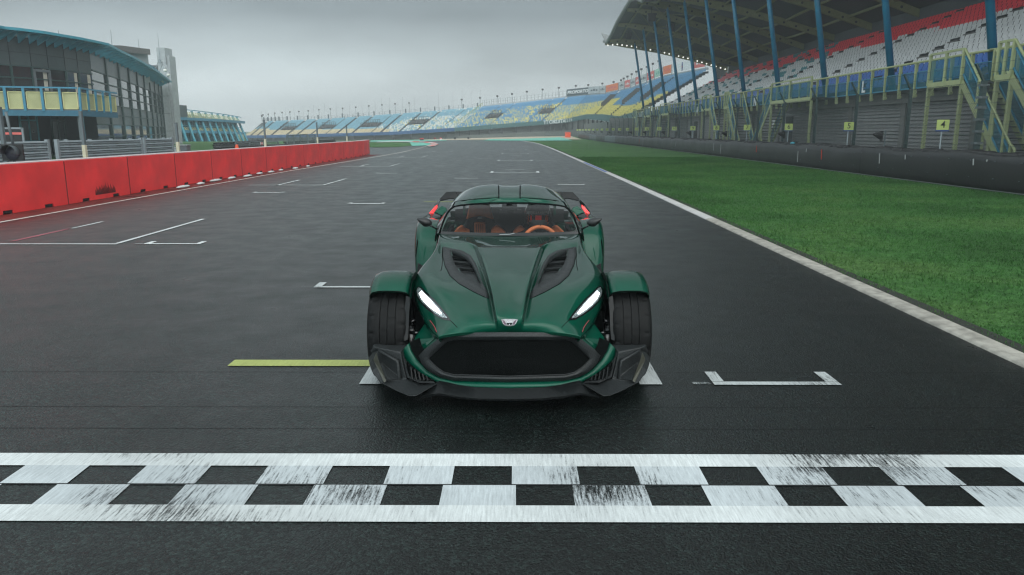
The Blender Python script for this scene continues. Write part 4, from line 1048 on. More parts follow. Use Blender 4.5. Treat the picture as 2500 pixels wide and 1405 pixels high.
# bare trees seen behind the lower wall and above the parapet
def bare_tree(loc, h, seed, lab, grp):
    random.seed(seed); tr_ = empty('bare_tree', loc, label=lab, cat='tree', group=grp); tk_ = MB(); cr_ = MB()
    tk_.tube([(0, 0, -.5), (.05, 0, h*.35), (0, .05, h*.6)], [h*.028, h*.02, h*.012], 6)
    def br(p, d, l, r_, n):
        e = p+d*l; (cr_ if n < 4 else tk_).tube([p, p.lerp(e, .5)+Vector((random.uniform(-.1, .1), 0, .05))*l, e], [r_, r_*.8, r_*.6], 4, cap=False)
        if n: 
            for _ in range(3): br(p.lerp(e, random.uniform(.45, 1)), (d+Vector((random.uniform(-.8, .8), random.uniform(-.8, .8), random.uniform(-.1, .5)))).normalized(), l*.66, r_*.55, n-1)
    for k in range(6):
        a = k*1.05; br(Vector((0, 0, h*(.3+.05*k))), Vector((math.cos(a)*.6, math.sin(a)*.6, .8)).normalized(), h*.28, h*.010, 3)
    tk_.build('trunk', M['bark'], tr_); cr_.build('crown', M['twig'], tr_)
for k, (px, D, h) in enumerate(((1268, 222, 6.5), (1290, 226, 7), (1318, 224, 6.6), (1345, 228, 7), (1372, 226, 6.5), (1390, 224, 6))):
    p = fp(px, D); bare_tree((p.x, p.y, .2), h*.78, k, 'leafless brown tree seen through the gap under the blue stand', 'leafless trees behind the far stand')
for k, (px, D, h) in enumerate(((832, 245, 10.5), (858, 248, 10), (892, 246, 10), (880, 250, 10.5), (700, 250, 7.8))):
    p = fp(px, D); bare_tree((p.x, p.y, -1.8), h*.82, k+20, 'leafless treetop just showing above the railing of the pale blue stand', 'leafless treetops above the pale stand')
# far bins, containers, rubber blocks on the track
def cont(px0, px1, py0, py1, mt, name, lab, cat_, kind_=0):
    a = at_t((px0+px1)/2, py1, 40, 300); k = (a.y*CP+.3)/F; w_ = (px1-px0)*k; h_ = (py1-py0)*k
    r_ = empty(name, tuple(a), label=lab, cat=cat_)
    b_ = MB().box(-w_/2, w_/2, 0, w_*.6, 0, h_); b_.build('body', mt, r_, bevel=.05)
    d_ = MB().box(-w_/2-.04, w_/2+.04, -.05, w_*.6+.05, h_, h_+.08); d_.build('lid', M['banner_red'] if mt == M['orange'] else M['teal'], r_)
    l_ = MB()
    for s in (-.3, 0, .3): l_.box(s*w_-.03, s*w_+.03, -.03, 0, .1*h_, .9*h_)
    l_.build('ribs', mt, r_); return r_
cont(1379.5, 1393, 324, 336.5, M['orange'], 'container', 'tall orange container beside the start of the black barrier', 'container')
cont(1340.5, 1362, 323.5, 330, M['orange'], 'container', 'long low orange container in front of the far wall', 'container')
cont(1336, 1347, 318, 326.5, M['teal'], 'waste_bin', 'dark teal bin left of the low orange container', 'bin')
cont(1380, 1392, 312.5, 322, M['teal'], 'waste_bin', 'teal bin behind the tall orange container', 'bin')
for i, (px, py, w_, h_, c_) in enumerate(((1110.5, 341.3, 5, 5, 'dark'), (1143.5, 340.4, 5, 5, 'dark'), (1029.5, 343.8, 9, 5, 'red'), (1061.5, 341, 4, 3.5, 'red'), (1076, 342.6, 5, 5, 'red'))):
    a = at_t(px, py, 40, 300); k = (a.y*CP+.3)/F
    r_ = empty('track_marker_block', (a.x, a.y, a.z+.05), cat='marker block', label=['black marker block on the far track, left of two', 'black marker block on the far track, right of two', 'widest red and black marker block on the far corner', 'smallest red marker block on the far corner', 'red marker block with a white foot on the far corner'][i], group='marker blocks on the far track')
    MB().box(-w_*k/2, w_*k/2, 0, .4, 0, h_*k*.55).build('foot', M['dark'] if i != 4 else M['white'], r_)
    MB().box(-w_*k/2, w_*k/2, .02, .38, h_*k*.55, h_*k).build('top', M['dark'] if c_ == 'dark' else M['red_block'], r_)
# ================================================================== MAIN GRANDSTAND
gs = empty('grandstand', (18.5, 60, 0), label='covered main grandstand with red, white and blue seats under a wave-shaped roof', cat='grandstand')
GO = Vector((18.5, 60, 0)); gl = lambda x, y, z: Vector((x, y, z))-GO
YA, YB = 14.0, 117.0
NRW = 16; RD = .82; RH = .41; SX, SZ = 19.0, 3.78
# stepped terrace
prof = []
for k in range(NRW+1): prof += [(SX+k*RD, SZ+(k-1)*RH if k else SZ-.5), (SX+k*RD, SZ+k*RH)]
prof.append((SX+(NRW+1)*RD, SZ+NRW*RH))
MB().grid([[gl(x, YA, z) for x, z in prof], [gl(x, YB, z) for x, z in prof]]).build('terrace', M['seat_step'], gs)
MB().box(18.55-18.5, 19.05-18.5, YA-60, YB-60, 2.85, 3.45).build('deck_beam', M['concrete'], gs)
MB().box(-.15, .55, YA-60, YB-60, 3.30, 3.42).build('walkway', M['concrete_dark'], gs)
MB().grid([[gl(18.95, YA, 0), gl(18.95, YB, 0)], [gl(18.95, YA, 2.9), gl(18.95, YB, 2.9)]]).build('under_wall', M['concrete_dark'], gs)
# shutters: corrugated doors between piers
sh = MB(); z = 0.0; rr = []
for k in range(17):
    z0_ = k*.168; rr += [(18.80, z0_), (18.74, z0_+.03), (18.74, z0_+.12), (18.80, z0_+.15)]
def shutter(y0, y1):
    return MB().grid([[gl(x, y0, z_) for x, z_ in rr], [gl(x, y1, z_) for x, z_ in rr]])
yb = YA
while yb < YB-4:
    shutter(yb+.22, yb+5.65).build('shutter', M['shutter'], gs)
    MB().box(18.66-18.5, 18.9-18.5, yb+5.66-60, yb+6.1-60, 0, 2.9).build('pier', M['concrete'], gs)
    yb += 5.9
for yd in (52.5, 80.0):
    d_ = MB().box(18.70-18.5, 18.76-18.5, yd-60, yd+1.3-60, 0, 2.5).build('door', M['dark'], gs)
MB().box(18.62-18.5, 18.66-18.5, 55.6-60, 56.3-60, 1.75, 2.3).build('notice', M['white'], gs)
# railing along the front: posts, top rail, blue-edged mesh panels
RX = 17.98
stairs = [(29.3, -1, 31.6), (26.4, -1, 27.2), (50.8, 1, 44.0), (66.5, -1, 69.5), (61.0, -1, 62.0), (89.5, 1, 84.5), (100.5, 1, 96.0), (107.5, -1, 110)]
ry = YA
post_m = None; yposts = []
while ry < YB:
    yposts.append(ry); ry += 1.42
near = [y for y in yposts]
for k, y in enumerate(near):
    ps = MB().bar(gl(RX, y, 3.02), gl(RX-.04, y, 4.50), .09, .13, up=(1, 0, 0)); ps.bar(gl(RX+.02, y-.1, 3.1), gl(RX+.02, y+.1, 3.1), .1, .1)
    po = ps.build('railing_post', M['rail_yellow'], gs)
    if k+1 < len(near):
        y2_ = near[k+1]
        if k % 1 == 0:
            f_ = MB(); f_.bar(gl(RX, y+.07, 3.42), gl(RX, y2_-.07, 3.42), .04, .07); f_.bar(gl(RX, y+.07, 4.12), gl(RX, y2_-.07, 4.12), .04, .04); f_.bar(gl(RX, y+.08, 3.42), gl(RX, y+.08, 4.12), .04, .04, up=(0, 1, 0)); f_.bar(gl(RX, y2_-.08, 3.42), gl(RX, y2_-.08, 4.12), .04, .04, up=(0, 1, 0))
            f_ = f_.build('panel_frame', M['rail_blue'], po)
            MB().quad(gl(RX, y+.07, 3.44), gl(RX, y2_-.07, 3.44), gl(RX, y2_-.07, 4.1), gl(RX, y+.07, 4.1)).build('mesh_panel', M['teal_mesh'], po)
tp_ = MB(); tp_.tube([gl(RX-.05, YA, 4.53), gl(RX-.05, YB, 4.53)], .05, 8); tp_.build('handrail', M['rail_yellow'], gs, smooth=True)
# letters on the panels
for ch, px, py in (('L', 2108, 214), ('N', 1843, 250), ('A', 1702, 270)):
    p = at_x(px, py, RX-.06); text('section_letter', ch, .82 if ch != 'A' else .9, M['white'], gs, p-GO, (R(90), 0, R(-90)), .01, bold=.02)
# ---- staircases
def staircase(yt, dr, yp, n):
    """a flight falling from the deck along the track; dr -1 falls towards the camera"""
    X0_, X1_ = 16.62, 17.75; zt_ = 3.42; ln_ = 3.35
    s = empty('staircase', tuple(gl(16.6, yt, 0))); s.parent = gs
    L_ = lambda x, y, z: Vector((x-16.6, (y)*dr, z))
    pl = MB(); wp = abs(yp-yt); 
    pl.box(0, 1.3, min(0, -dr*wp), max(0, -dr*wp), zt_-.12, zt_-.02); pl.build('landing', M['concrete_dark'], s)
    eb = MB(); eb.bar((0, 0, zt_-.1), (0, -dr*wp, zt_-.1), .08, .22); 
    for y in (0, -dr*wp): eb.bar((0.05, y, 0), (0.05, y, zt_-.2), .12, .12, up=(0, 1, 0))
    eb.bar(L_(X0_, ln_*.5, .0), L_(X0_, ln_*.5, zt_*.5), .11, .11, up=(0, 1, 0)); eb.bar(L_(X0_, ln_*.5+.1, 1.2), L_(X0_, ln_*.5-.9, .3), .06, .06)
    eb.build('support_frame', M['rail_yellow'], s)
    stg = MB()
    for x in (X0_, X1_): stg.bar(L_(x, 0, zt_-.1), L_(x, ln_, .05), .05, .24)
    stg.build('stringer', M['rail_yellow'], s)
    td = MB()
    for k in range(17):
        t = (k+.5)/17; c = L_((X0_+X1_)/2, ln_*t, zt_*(1-t)-.02); td.box(c.x-.55, c.x+.55, c.y-.13, c.y+.13, c.z-.02, c.z+.02)
    td.build('treads', M['concrete_dark'], s)
    for x in (X0_, X1_):
        hr = MB(); hr.tube([L_(x, -.35, zt_+1.1), L_(x, 0, zt_+1.1), L_(x, ln_-.05, 1.12), L_(x, ln_+.22, .95), L_(x, ln_+.22, .7)], .045, 8)
        hr.bar(L_(x, -wp*1.0 if False else 0, zt_+1.1), L_(x, 0, zt_+1.1), .01); hr = hr.build('handrail', M['rail_yellow'], s, smooth=True)
        for t in (0, .34, .67, 1.0):
            MB().bar(L_(x, ln_*t, zt_*(1-t)-.05), L_(x, ln_*t, zt_*(1-t)+1.08), .10, .08, up=(0, 1, 0)).build('baluster', M['rail_yellow'], hr)
        mp_ = MB(); 
        for zz in (.22, .86): mp_.bar(L_(x, .08, zt_-.03+zz), L_(x, ln_-.05, .03+zz), .05, .06)
        mp_ = mp_.build('side_frame', M['rail_blue'], s)
        MB().quad(L_(x, .08, zt_+.2), L_(x, ln_, .25), L_(x, ln_, .86), L_(x, .08, zt_+.82)).build('side_mesh', M['teal_mesh'], mp_)
    # guard round the landing
    gr = MB(); gr.bar((0, 0, zt_+1.1), (0, -dr*wp, zt_+1.1), .08, .08)
    for t in (0, .5, 1): gr.bar((0, -dr*wp*t, zt_-.1), (0, -dr*wp*t, zt_+1.1), .1, .1, up=(0, 1, 0))
    gr = gr.build('landing_railing', M['rail_yellow'], s)
    MB().quad((0, 0, zt_+.1), (0, -dr*wp, zt_+.1), (0, -dr*wp, zt_+.85), (0, 0, zt_+.85)).build('mesh_panel', M['teal_mesh'], gr)
for n_, (yt, dr, yp) in enumerate(stairs): staircase(yt, dr, yp, n_)
# ---- seats
def seat_mesh(mb, x, y, z, m, s=1.0):
    """tip-up shell seat seen from the front: rounded back, folded pan"""
    w = .215*s
    pts = [(-w, .02), (-w*.98, .30), (-w*.72, .40), (w*.72, .40), (w*.98, .30), (w, .02)]
    n = len(mb.v)
    front = [(x+.50+.10*(b_/.4), y+a, z+.02+b_) for a, b_ in pts]; 
    mb.v += front; mb.f.append(tuple(n+i for i in range(6))); mb.m.append(m)
    n = len(mb.v)
    # pan, tipped forward a little
    mb.v += [(x+.49, y-w, z+.05), (x+.49, y+w, z+.05), (x+.20, y+w*.9, z+.09), (x+.20, y-w*.9, z+.09), (x+.17, y-w*.85, z+.03), (x+.17, y+w*.85, z+.03)]
    mb.f += [(n, n+1, n+2, n+3), (n+3, n+2, n+5, n+4)]; mb.m += [m, m]
mats_ = [M['seat_blue'], M['seat_white'], M['seat_red'], M['seat_teal']]
pitch = .465; seats = []; tealrun = 0
random.seed(5)
for r_ in range(NRW):
    y = YA+.3
    while y < YB-.6:
        x = SX+r_*RD; z = SZ+r_*RH
        # stairways cut diagonally in the photo: aisles every 10 m, shown as gaps
        u = (y-20.5) % 11.6
        gap = u < 1.0
        if not gap:
            c = 0 if r_ < 3 else (1 if r_ < 10 else 2)
            if r_ == 10 and ((y//5.8) % 2): c = 1
            if y > 66 and c:
                tealrun = (tealrun-1) if tealrun > 0 else (random.randint(2, 5) if random.random() < .07 else 0)
                if tealrun > 0: c = 3
            seats.append((x, y, z, c))
        y += pitch
# nearest ones as single parts
def vis(s):
    px = 1259+F*s[0]/(s[1]*CP+.3); py = 320-(s[2]-H)*F/(s[1]*CP+.3)
    return px < 2500 and py > 0
seats.sort(key=lambda s: (not vis(s), s[0]**2+s[1]**2))
me_s = []
for c in range(4):
    q = MB(); seat_mesh(q, 0, 0, 0, 0)
    # give the single seats thickness
    n = len(q.v); q.v += [(vx+.035, vy, vz) for vx, vy, vz in q.v[:6]]; q.f.append(tuple(n+5-i for i in range(6))); q.m.append(0)
    for i in range(6): j = (i+1) % 6; q.f.append((i, j, n+j, n+i)); q.m.append(0)
    me_s.append(q.mesh('seat', mats_[c]))
for x, y, z, c in seats[:98]:
    o = bpy.data.objects.new('seat', me_s[c]); col.objects.link(o); o.parent = gs; o.location = gl(x, y, z)
q = MB()
for x, y, z, c in seats[98:]: seat_mesh(q, *gl(x, y, z), c)
o = q.build('seat_rows', mats_, gs, merge=False); o['kind'] = 'stuff'
# aisle steps: pale treads
ya = 20.5-11.6
while ya < YB:
    asx = MB()
    for k in range(NRW*1):
        if YA < ya < YB-1: asx.box(SX+k*RD+.35-18.5, SX+k*RD+.821-18.5, ya-60, ya+.95-60, SZ+k*RH-.25, SZ+k*RH+.2)
    if asx.v: asx.build('aisle', M['concrete'], gs)
    ya += 11.6
# ---- blue raking poles
BAYS = [30.3+8.05*k for k in range(-1, 11)]
def roofz(X, Y):
    """underside of the roof skin"""
    base = interp(X, [13.2, 15, 17, 21, 26, 31.5], [14.9, 15.0, 14.7, 13.9, 12.6, 10.9])
    dip = interp(Y, [0, 60, 75, 79, 83, 87, 91.5, 97, 103, 110, 114, 117], [1.6, 1.2, .25, -.2, -.3, .6, 1.15, .75, .25, -.75, -1.0, -.5])
    # the end of the roof curls down; nearer the camera it rises
    k = interp(X, [13.2, 22, 31.5], [1, .55, .0])
    return base+dip*k
for k, y in enumerate(BAYS):
    zt_ = roofz(16.7, y)-.55
    MB().tube([gl(18.42, y, 3.5), gl(18.42-1.72*(zt_-4.4)/8.8, y, zt_)], [.17, .145], 14).build('pole', M['pole_blue'], gs, smooth=True)
# ---- roof skin
Xs = [13.2, 13.8, 14.6, 15.6, 17, 19, 21, 23.5, 26, 28.8, 31.5]
Ys = [10, 25, 40, 50, 60, 66, 72, 76, 79, 81, 83, 85, 87, 89, 91.5, 94, 97, 100, 103, 106, 109, 112, 114, 116, 117.5]
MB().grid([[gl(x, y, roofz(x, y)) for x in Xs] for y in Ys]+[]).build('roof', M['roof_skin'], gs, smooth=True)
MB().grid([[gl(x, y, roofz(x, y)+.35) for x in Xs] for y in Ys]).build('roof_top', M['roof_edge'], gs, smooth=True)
ed = MB(); ed.tube([gl(13.1, y, roofz(13.2, y)+.15) for y in Ys], .22, 10); ed.build('front_edge', M['roof_edge'], gs, smooth=True)
ed = MB(); pe = [(x, 117.6, roofz(x, 117.5)+.15) for x in Xs]; ed.tube([gl(*p) for p in pe], .2, 8); ed.build('end_edge', M['roof_edge'], gs, smooth=True)
# upturned gutter lip at the far front corner
lp = MB(); lp.prism([gl(13.3, 117.6, roofz(13.2, 117)+.1), gl(12.75, 118.5, roofz(13.2, 117)+1.35), gl(13.0, 118.8, roofz(13.2, 117)+1.4), gl(14.2, 118.4, roofz(14, 117)+.9), gl(14.2, 117.6, roofz(14, 117)+.2)], (0, -.3, 0)); lp.build('end_lip', M['roof_edge'], gs)
# rafters (perforated beams across) at each pole and purlins (along)
RY = BAYS+[117.2]
for y in RY:
    top = [gl(x, y, roofz(x, y)-.05) for x in Xs]; dep = [interp(x, [13.2, 16, 31.5], [.35, .75, .6]) for x in Xs]
    bt = [gl(x, y, roofz(x, y)-.05-d) for x, d in zip(Xs, dep)]
    rf = MB(); w2 = Vector((0, .12, 0))
    rf.grid([[p-w2 for p in top], [p-w2 for p in bt], [p+w2 for p in bt], [p+w2 for p in top]]); 
    hl = rf
    for i in range(14):
        x = 14.2+i*1.22; p = gl(x, y-.125, roofz(x, y)-.42); hl.lathe([(-.008, .01), (-.008, .11), (0, .115)], tuple(p), 'y', 8, m=1)
    rf.build('rafter', [M['roof_beam'], M['dark']], gs)
for x in (14.6, 17.6, 20.6, 23.6, 26.6, 29.4):
    yyp = np.linspace(14, 117, 60); pr = MB(); pts = [gl(x, y, roofz(x, y)-.18) for y in yyp]
    for a, b in zip(pts[:-1], pts[1:]): pr.bar(a, b, .13, .2)
    pr.build('purlin', M['roof_beam'], gs)
for y0_, y1_ in zip(RY[1:-1], RY[2:]):
    if y1_ < 30: continue
    br = MB(); br.bar(gl(14.6, y0_, roofz(14.6, y0_)-.3), gl(17.6, y1_, roofz(17.6, y1_)-.3), .06, .06); br.bar(gl(20.6, y0_, roofz(20.6, y0_)-.3), gl(17.6, y1_, roofz(17.6, y1_)-.3), .06, .06)
    br.build('brace', M['roof_beam'], gs)
# small lamps along the end rafter
for i in range(26):
    x = 13.6+i*.70; ls_ = MB().ball(gl(x, 116.9, roofz(x, 117.2)-.5), .105, 8, 6).build('edge_lamp', M['lamp_on'] if i not in (7, 10, 11) else M['lamp_white'], gs, smooth=True)
# loudspeakers hanging under the roof
for px, py, X_, lab in ((1534, 89, 15.2, 'black loudspeaker hanging under the curled end of the roof'), (1591, 43, 14.8, 'black loudspeaker high under the front edge of the roof'), (1637, 68, 17.6, 'black loudspeaker under the roof beside the fourth pole')):
    p = at_x(px, py, X_); s = empty('loudspeaker', tuple(p), label=lab, cat='loudspeaker', group='loudspeakers under the grandstand roof')
    MB().prism([(-.35, -.2, -.45), (.35, -.2, -.45), (.45, -.2, .4), (-.45, -.2, .4)], (0, .6, .1)).build('cabinet', M['dark'], s)
    MB().tube([(0, .1, .4), (0, .1, 1.1)], .04, 6).build('bracket', M['dark'], s)
# rear wall behind the top row, end wall
MB().grid([[gl(31.6, YA, 9), gl(31.6, YB, 9)], [gl(31.6, YA, 13), gl(31.6, YB, 11.2)]]).build('rear_wall', M['roof_skin'], gs)
ew = [gl(31.9, 117.3, 8.5), gl(31.9, 117.3, 12.2), gl(29.6, 117.3, 11.6), gl(29.6, 117.3, 9.2)]
MB().prism(ew, (0, .3, 0)).build('end_wall', M['slab_grey'], gs)
EW = [gl(x, 117, z) for x, z in prof]
MB().prism(EW+[gl(prof[-1][0], 117, 0), gl(prof[0][0], 117, 0)], (0, .2, 0)).build('side_wall', M['concrete'], gs)
# ================================================================== BLACK RUBBER BARRIER
BX0 = 12.95; seam0 = at_x(2104, 400, BX0).y; SL = at_x(1857, 390, BX0).y-seam0
tyre_me = MB().lathe([(-.08, .18), (-.10, .27), (-.06, .31), (.06, .31), (.10, .27), (.08, .18)], (0, 0, 0), 'z', 16).mesh('tyre', M['tyre_black'], True)
belt_mat = mat('belt', (.007, .0085, .009), .42, var=.35, vs=1.2, bump=.25, bs=12)
wh = M['paint_chalk'] = mat('chalk', (.35, .36, .36), .8); rd_ = mat('chalk_red', (.6, .05, .02), .7)
marks = [(1968, 355, 372, 'w'), (1947, 370, 396, 'w'), (2005, 356, 390, 'r'), (1846.5, 349, 372, 'r'), (1742, 351, 369, 'w'), (1759, 353, 376, 'w'), (2146, 375, 400, 'w'), (2209, 370, 390, 'w'), (2375, 380, 404, 'w'), (2408, 382, 395, 'w'), (1650, 345, 358, 'w'), (1561, 340, 352, 'r'), (1570, 341, 356, 'w')]
for i in range(-2, 11):
    y0_ = seam0+SL*i; Ln = SL-.06
    if y0_ > 150: break
    n_ = ['nearest segment, mostly outside the right edge', 'second segment, running out of the right edge', 'third segment, beside sign 5 and the red chalk stroke', 'fourth segment, with a short red stroke near its end', 'fifth segment, in front of sign 8 and the long chalk line',
          'sixth segment, in front of signs 9 and 10', 'seventh segment', 'eighth segment', 'ninth segment', 'tenth segment', 'eleventh segment', 'twelfth segment', 'last segment, near the orange container'][i+2]
    s = empty('rubber_barrier', (BX0, y0_, 0), label=f'black rubber belt barrier, {n_}'+(' of the row counted from the camera' if 4 < i+2 < 12 and i+2 > 5 else ''), cat='barrier', group='black rubber barriers along the grass verge')
    nn_ = 24; prf = [(.02, -.05), (-.06, .0), (-.075, .18), (-.08, .45), (-.07, .72), (-.045, .90), (.03, .925)]
    q = MB(); rws = []
    random.seed(40+i)
    ph_ = random.random()*6
    for x_, z_ in prf:
        rws.append([(x_+.018*math.sin(k*.9+ph_)*z_-(.02*math.sin(k*2.1) if z_ < .1 else 0), Ln*k/nn_, z_*(1.0+.035*math.sin(k*.55+ph_))+(.015*math.sin(k*1.3) if z_ > .8 else 0)) for k in range(nn_+1)])
    q.grid(rws);     MB().box(.0, .7, 0.05, Ln-.05, 0, .75).build('tyre_core', M['tyre_black'], s)
    nt_ = int(Ln/.66)
    if i < 7:
        for k in range(nt_):
            o = bpy.data.objects.new('tyre', tyre_me); col.objects.link(o); o.parent = s; o.location = (.30+random.uniform(-.04, .04), .34+k*.66, .885+random.uniform(-.02, .03)); o.rotation_euler = (random.uniform(-.06, .06), random.uniform(-.08, .05), 0)
    else:
        MB().box(.05, .6, 0.05, Ln-.05, .75, .93).build('tyre_tops', M['tyre_black'], s)
    # bolt heads
    bo = q
    for k in range(int(Ln/1.1)):
        for z_ in (.28, .74): bo.box(-.100, -.07, .5+k*1.1-.012, .5+k*1.1+.012, z_-.012, z_+.012, 1)
    b_ = q.build('belt', [belt_mat if i not in (6, 8) else M['galv_dark'], M['galv_dark']], s, smooth=True)
    for px, ya_, yb_, c_ in marks:
        p = at_x(px, ya_, BX0-.115); p2 = at_x(px-2, yb_, BX0-.13)
        if y0_ < p.y < y0_+SL:
            mm = MB().bar((-.088, p.y-y0_, min(p.z, .78)), (-.095, p2.y-y0_, p2.z), .045, .012, up=(1, 0, 0)); mm.build('spray_mark', wh if c_ == 'w' else rd_, b_)
# blue lump on top
p = at_x(1935, 352.5, BX0+.1); o = MB().ball((0, 0, .04), (.12, .16, .07), 10, 6).build('plastic_bag', M['blue_steel'], smooth=True); o.location = p
tag(o, 'crumpled blue plastic bag lying on top of the black barrier near sign 6', 'plastic bag')
strip('gutter_strip', [(12.72, y) for y in (8, 20, 40, 60, 90, 125)], .22, -.01, mat('gutter', (.10, .11, .11), .45, var=.4, vs=3), kind='structure')
# ================================================================== CATCH FENCE
FXX = 14.0
cf = empty('catch_fence', (FXX, 27, 0), label='tall dark green chain link catch fence with angled post tops behind the black barrier', cat='fence')
fy = at_x(2216, 300, FXX).y; sp = 4.28
y = fy-3*sp+.0; k = 0; posts = []
while y < 128: posts.append(y); y += sp
for j, y in enumerate(posts):
    ft = 3.02 if y < 110 else 2.6; wide = .16 if abs(y-(fy-sp)) < .1 else .10
    ps = MB(); ps.box(-wide/2, wide/2, y-27-.05, y-27+.05, 0, ft); 
    ps.bar((0, y-27, ft-.05), (-.30, y-27, ft+.48), .08, .05); po = ps.build('post', M['dark_green'], cf)
    if j+1 < len(posts):
        y2_ = posts[j+1]; MB().quad((-.06, y-27, .3), (-.06, y2_-27, .3), (-.06, y2_-27, ft-.03), (-.06, y-27, ft-.03)).build('chain_link', M['chain_link'], cf)
        wr = MB()
        for z_ in [.5+.31*q_ for q_ in range(9)]:
            if z_ < ft: wr.tube([(-.075, y-27, z_), (-.075, y2_-27, z_-.01)], .006 if y < 60 else .009, 4, cap=False)
        for a_ in (.25, .5): wr.tube([(-.30*a_*2*.9, y-27, ft+.48*a_*1.8), (-.30*a_*2*.9, y2_-27, ft+.48*a_*1.8)], .005, 4, cap=False)
        wr.build('wire', M['dark_green'], po)
# clamps on the thick post
yy_ = fy-sp; cl = MB()
for z_ in (.8, 1.15, 1.5, 1.85, 2.2, 2.5, 2.85): cl.box(-.14, .12, yy_-27-.09, yy_-27+.09, z_, z_+.07)
cl.build('clamp', M['galv_dark'], cf)
# far grey boarding at the end of the straight
MB().box(-.1, .1, 118-27, 158-27, 0, 2.9).build('boarding', M['wall_grey'], cf)
MB().box(1.5, 8.5, 128-27, 128.5-27, 0, 3.6).build('end_boarding', M['wall_grey'], cf)
# ================================================================== NUMBERED SIGNS
GX = 14.5-.9
sig = None; sx_ = []
for n in range(4, 26):
    inv = .975+.2705*(n-4); D = 13.3*1.85*inv; Y_ = (D-.3)/CP
    s = empty('grid_sign', (13.3, Y_, 0), label=f'small lime green sign with the number {n} behind the black barrier', cat='sign', group='numbered signs behind the black barrier')
    h_ = 1.58
    b_ = MB().box(-.19, .19, -.012, .012, h_, h_+.31).build('board', M['sign_green'], s)
    MB().box(-.20, .20, -.02, .03, h_-.045, h_-.004).build('foot_strip', M['sign_blue'], s)
    MB().tube([(0, .03, 0), (0, .03, h_+.2)], .022, 8).build('post', M['galv'], s, smooth=True)
    if n < 18: text('number', str(n), .30 if n < 10 else .27, M['ink'], b_, (0, -.016, h_+.155), (R(90), 0, 0), .002, bold=.002)
# covered track lamps between the signs
for i, px in enumerate((2150, 1912, 1772, 1684, 1622, 1576, 1542, 1513, 1489, 1470, 1452, 1440, 1429)):
    X_ = 13.45; p = at_x(px, 330, X_); 
    if i > 6: p = at_x(px, 328, X_)
    r_ = empty('track_lamp', (X_, p.y, 0), label='black cloth-covered lamp on a short post, ' + ('between signs %d and %d' % ((4, 5), (5, 6), (7, 8), (9, 10), (10, 11), (12, 13), (13, 14), (15, 16), (17, 18), (18, 19), (20, 21), (22, 23), (24, 25))[i] if i != 1 else 'partly in front of sign 6'), cat='lamp', group='black covered lamps behind the barrier')
    z_ = 1.38
    hd = MB(); hd.tube([(-.30, -.05, z_+.04), (-.22, -.05, z_+.04), (-.05, 0, z_), (.02, 0, z_-.02)], [.035, .07, .12, .13], 8); hd.tube([(.02, 0, z_+.16), (.03, 0, z_-.2)], [.07, .05], 6)
    hd.build('lamp_head', M['dark'], r_)
    ps = MB().tube([(.17, 0, 0), (.17, 0, z_+.17)], .022, 6); ps.tube([(.02, 0, z_+.13), (.2, 0, z_+.17)], .02, 6); ps.build('post', M['galv_dark'], r_)
# ================================================================== THE CAR
D0 = 4.68
car = empty('sports_car', (-.0383, D0, 0), R(.45), label='dark green open-wheeled sports car with lit headlights, driving towards the camera', cat='car')
CAR_M = Matrix.Translation(car.location) @ Matrix.Rotation(R(.45), 4, 'Z')
def P(hp, py, z=None, d=None):
    """car-local point from half-width and row measured on the photo, at a given height or distance"""
    v = (py-702.5)/F
    if d is None: d = (H-z)*(CP-v*SP)/(SP+v*CP)
    else: z = H-d*(SP+v*CP)/(CP-v*SP)
    Zc = d*CP+(H-z)*SP
    return Vector((hp*Zc/F, d-D0, z))
def K(hx, y, z=None, d=None): return P(hx/2.465, 430+y/2.465, z, d)
def KC(x, y, z=None, d=None): return P(1240+x/4.013-1244.5, 640+y/4.013, z, d)
def KF(hx, y, z=None, d=None): return P(hx/4.808, 440+y/4.808, z, d)
def KE(x, y, z=None, d=None): return P(-(960+x/6.387-1244.5), 440+y/6.387, z, d)
camL = CAR_M.inverted() @ Vector((0, 0, H))
def proj(p):
    d = p.y+D0; Zc = d*CP+(H-p.z)*SP; v = ((H-p.z)*CP-d*SP)/Zc
    return (p.x*F/Zc*2.465, (702.5+v*F-430)*2.465)
def mir(p): return Vector((-p[0], p[1], p[2]))
def inside(pt, poly):
    x, y = pt; c = False
    for i in range(len(poly)):
        x1, y1 = poly[i]; x2, y2 = poly[i-1]
        if (y1 > y) != (y2 > y) and x < (x2-x1)*(y-y1)/(y2-y1)+x1: c = not c
    return c
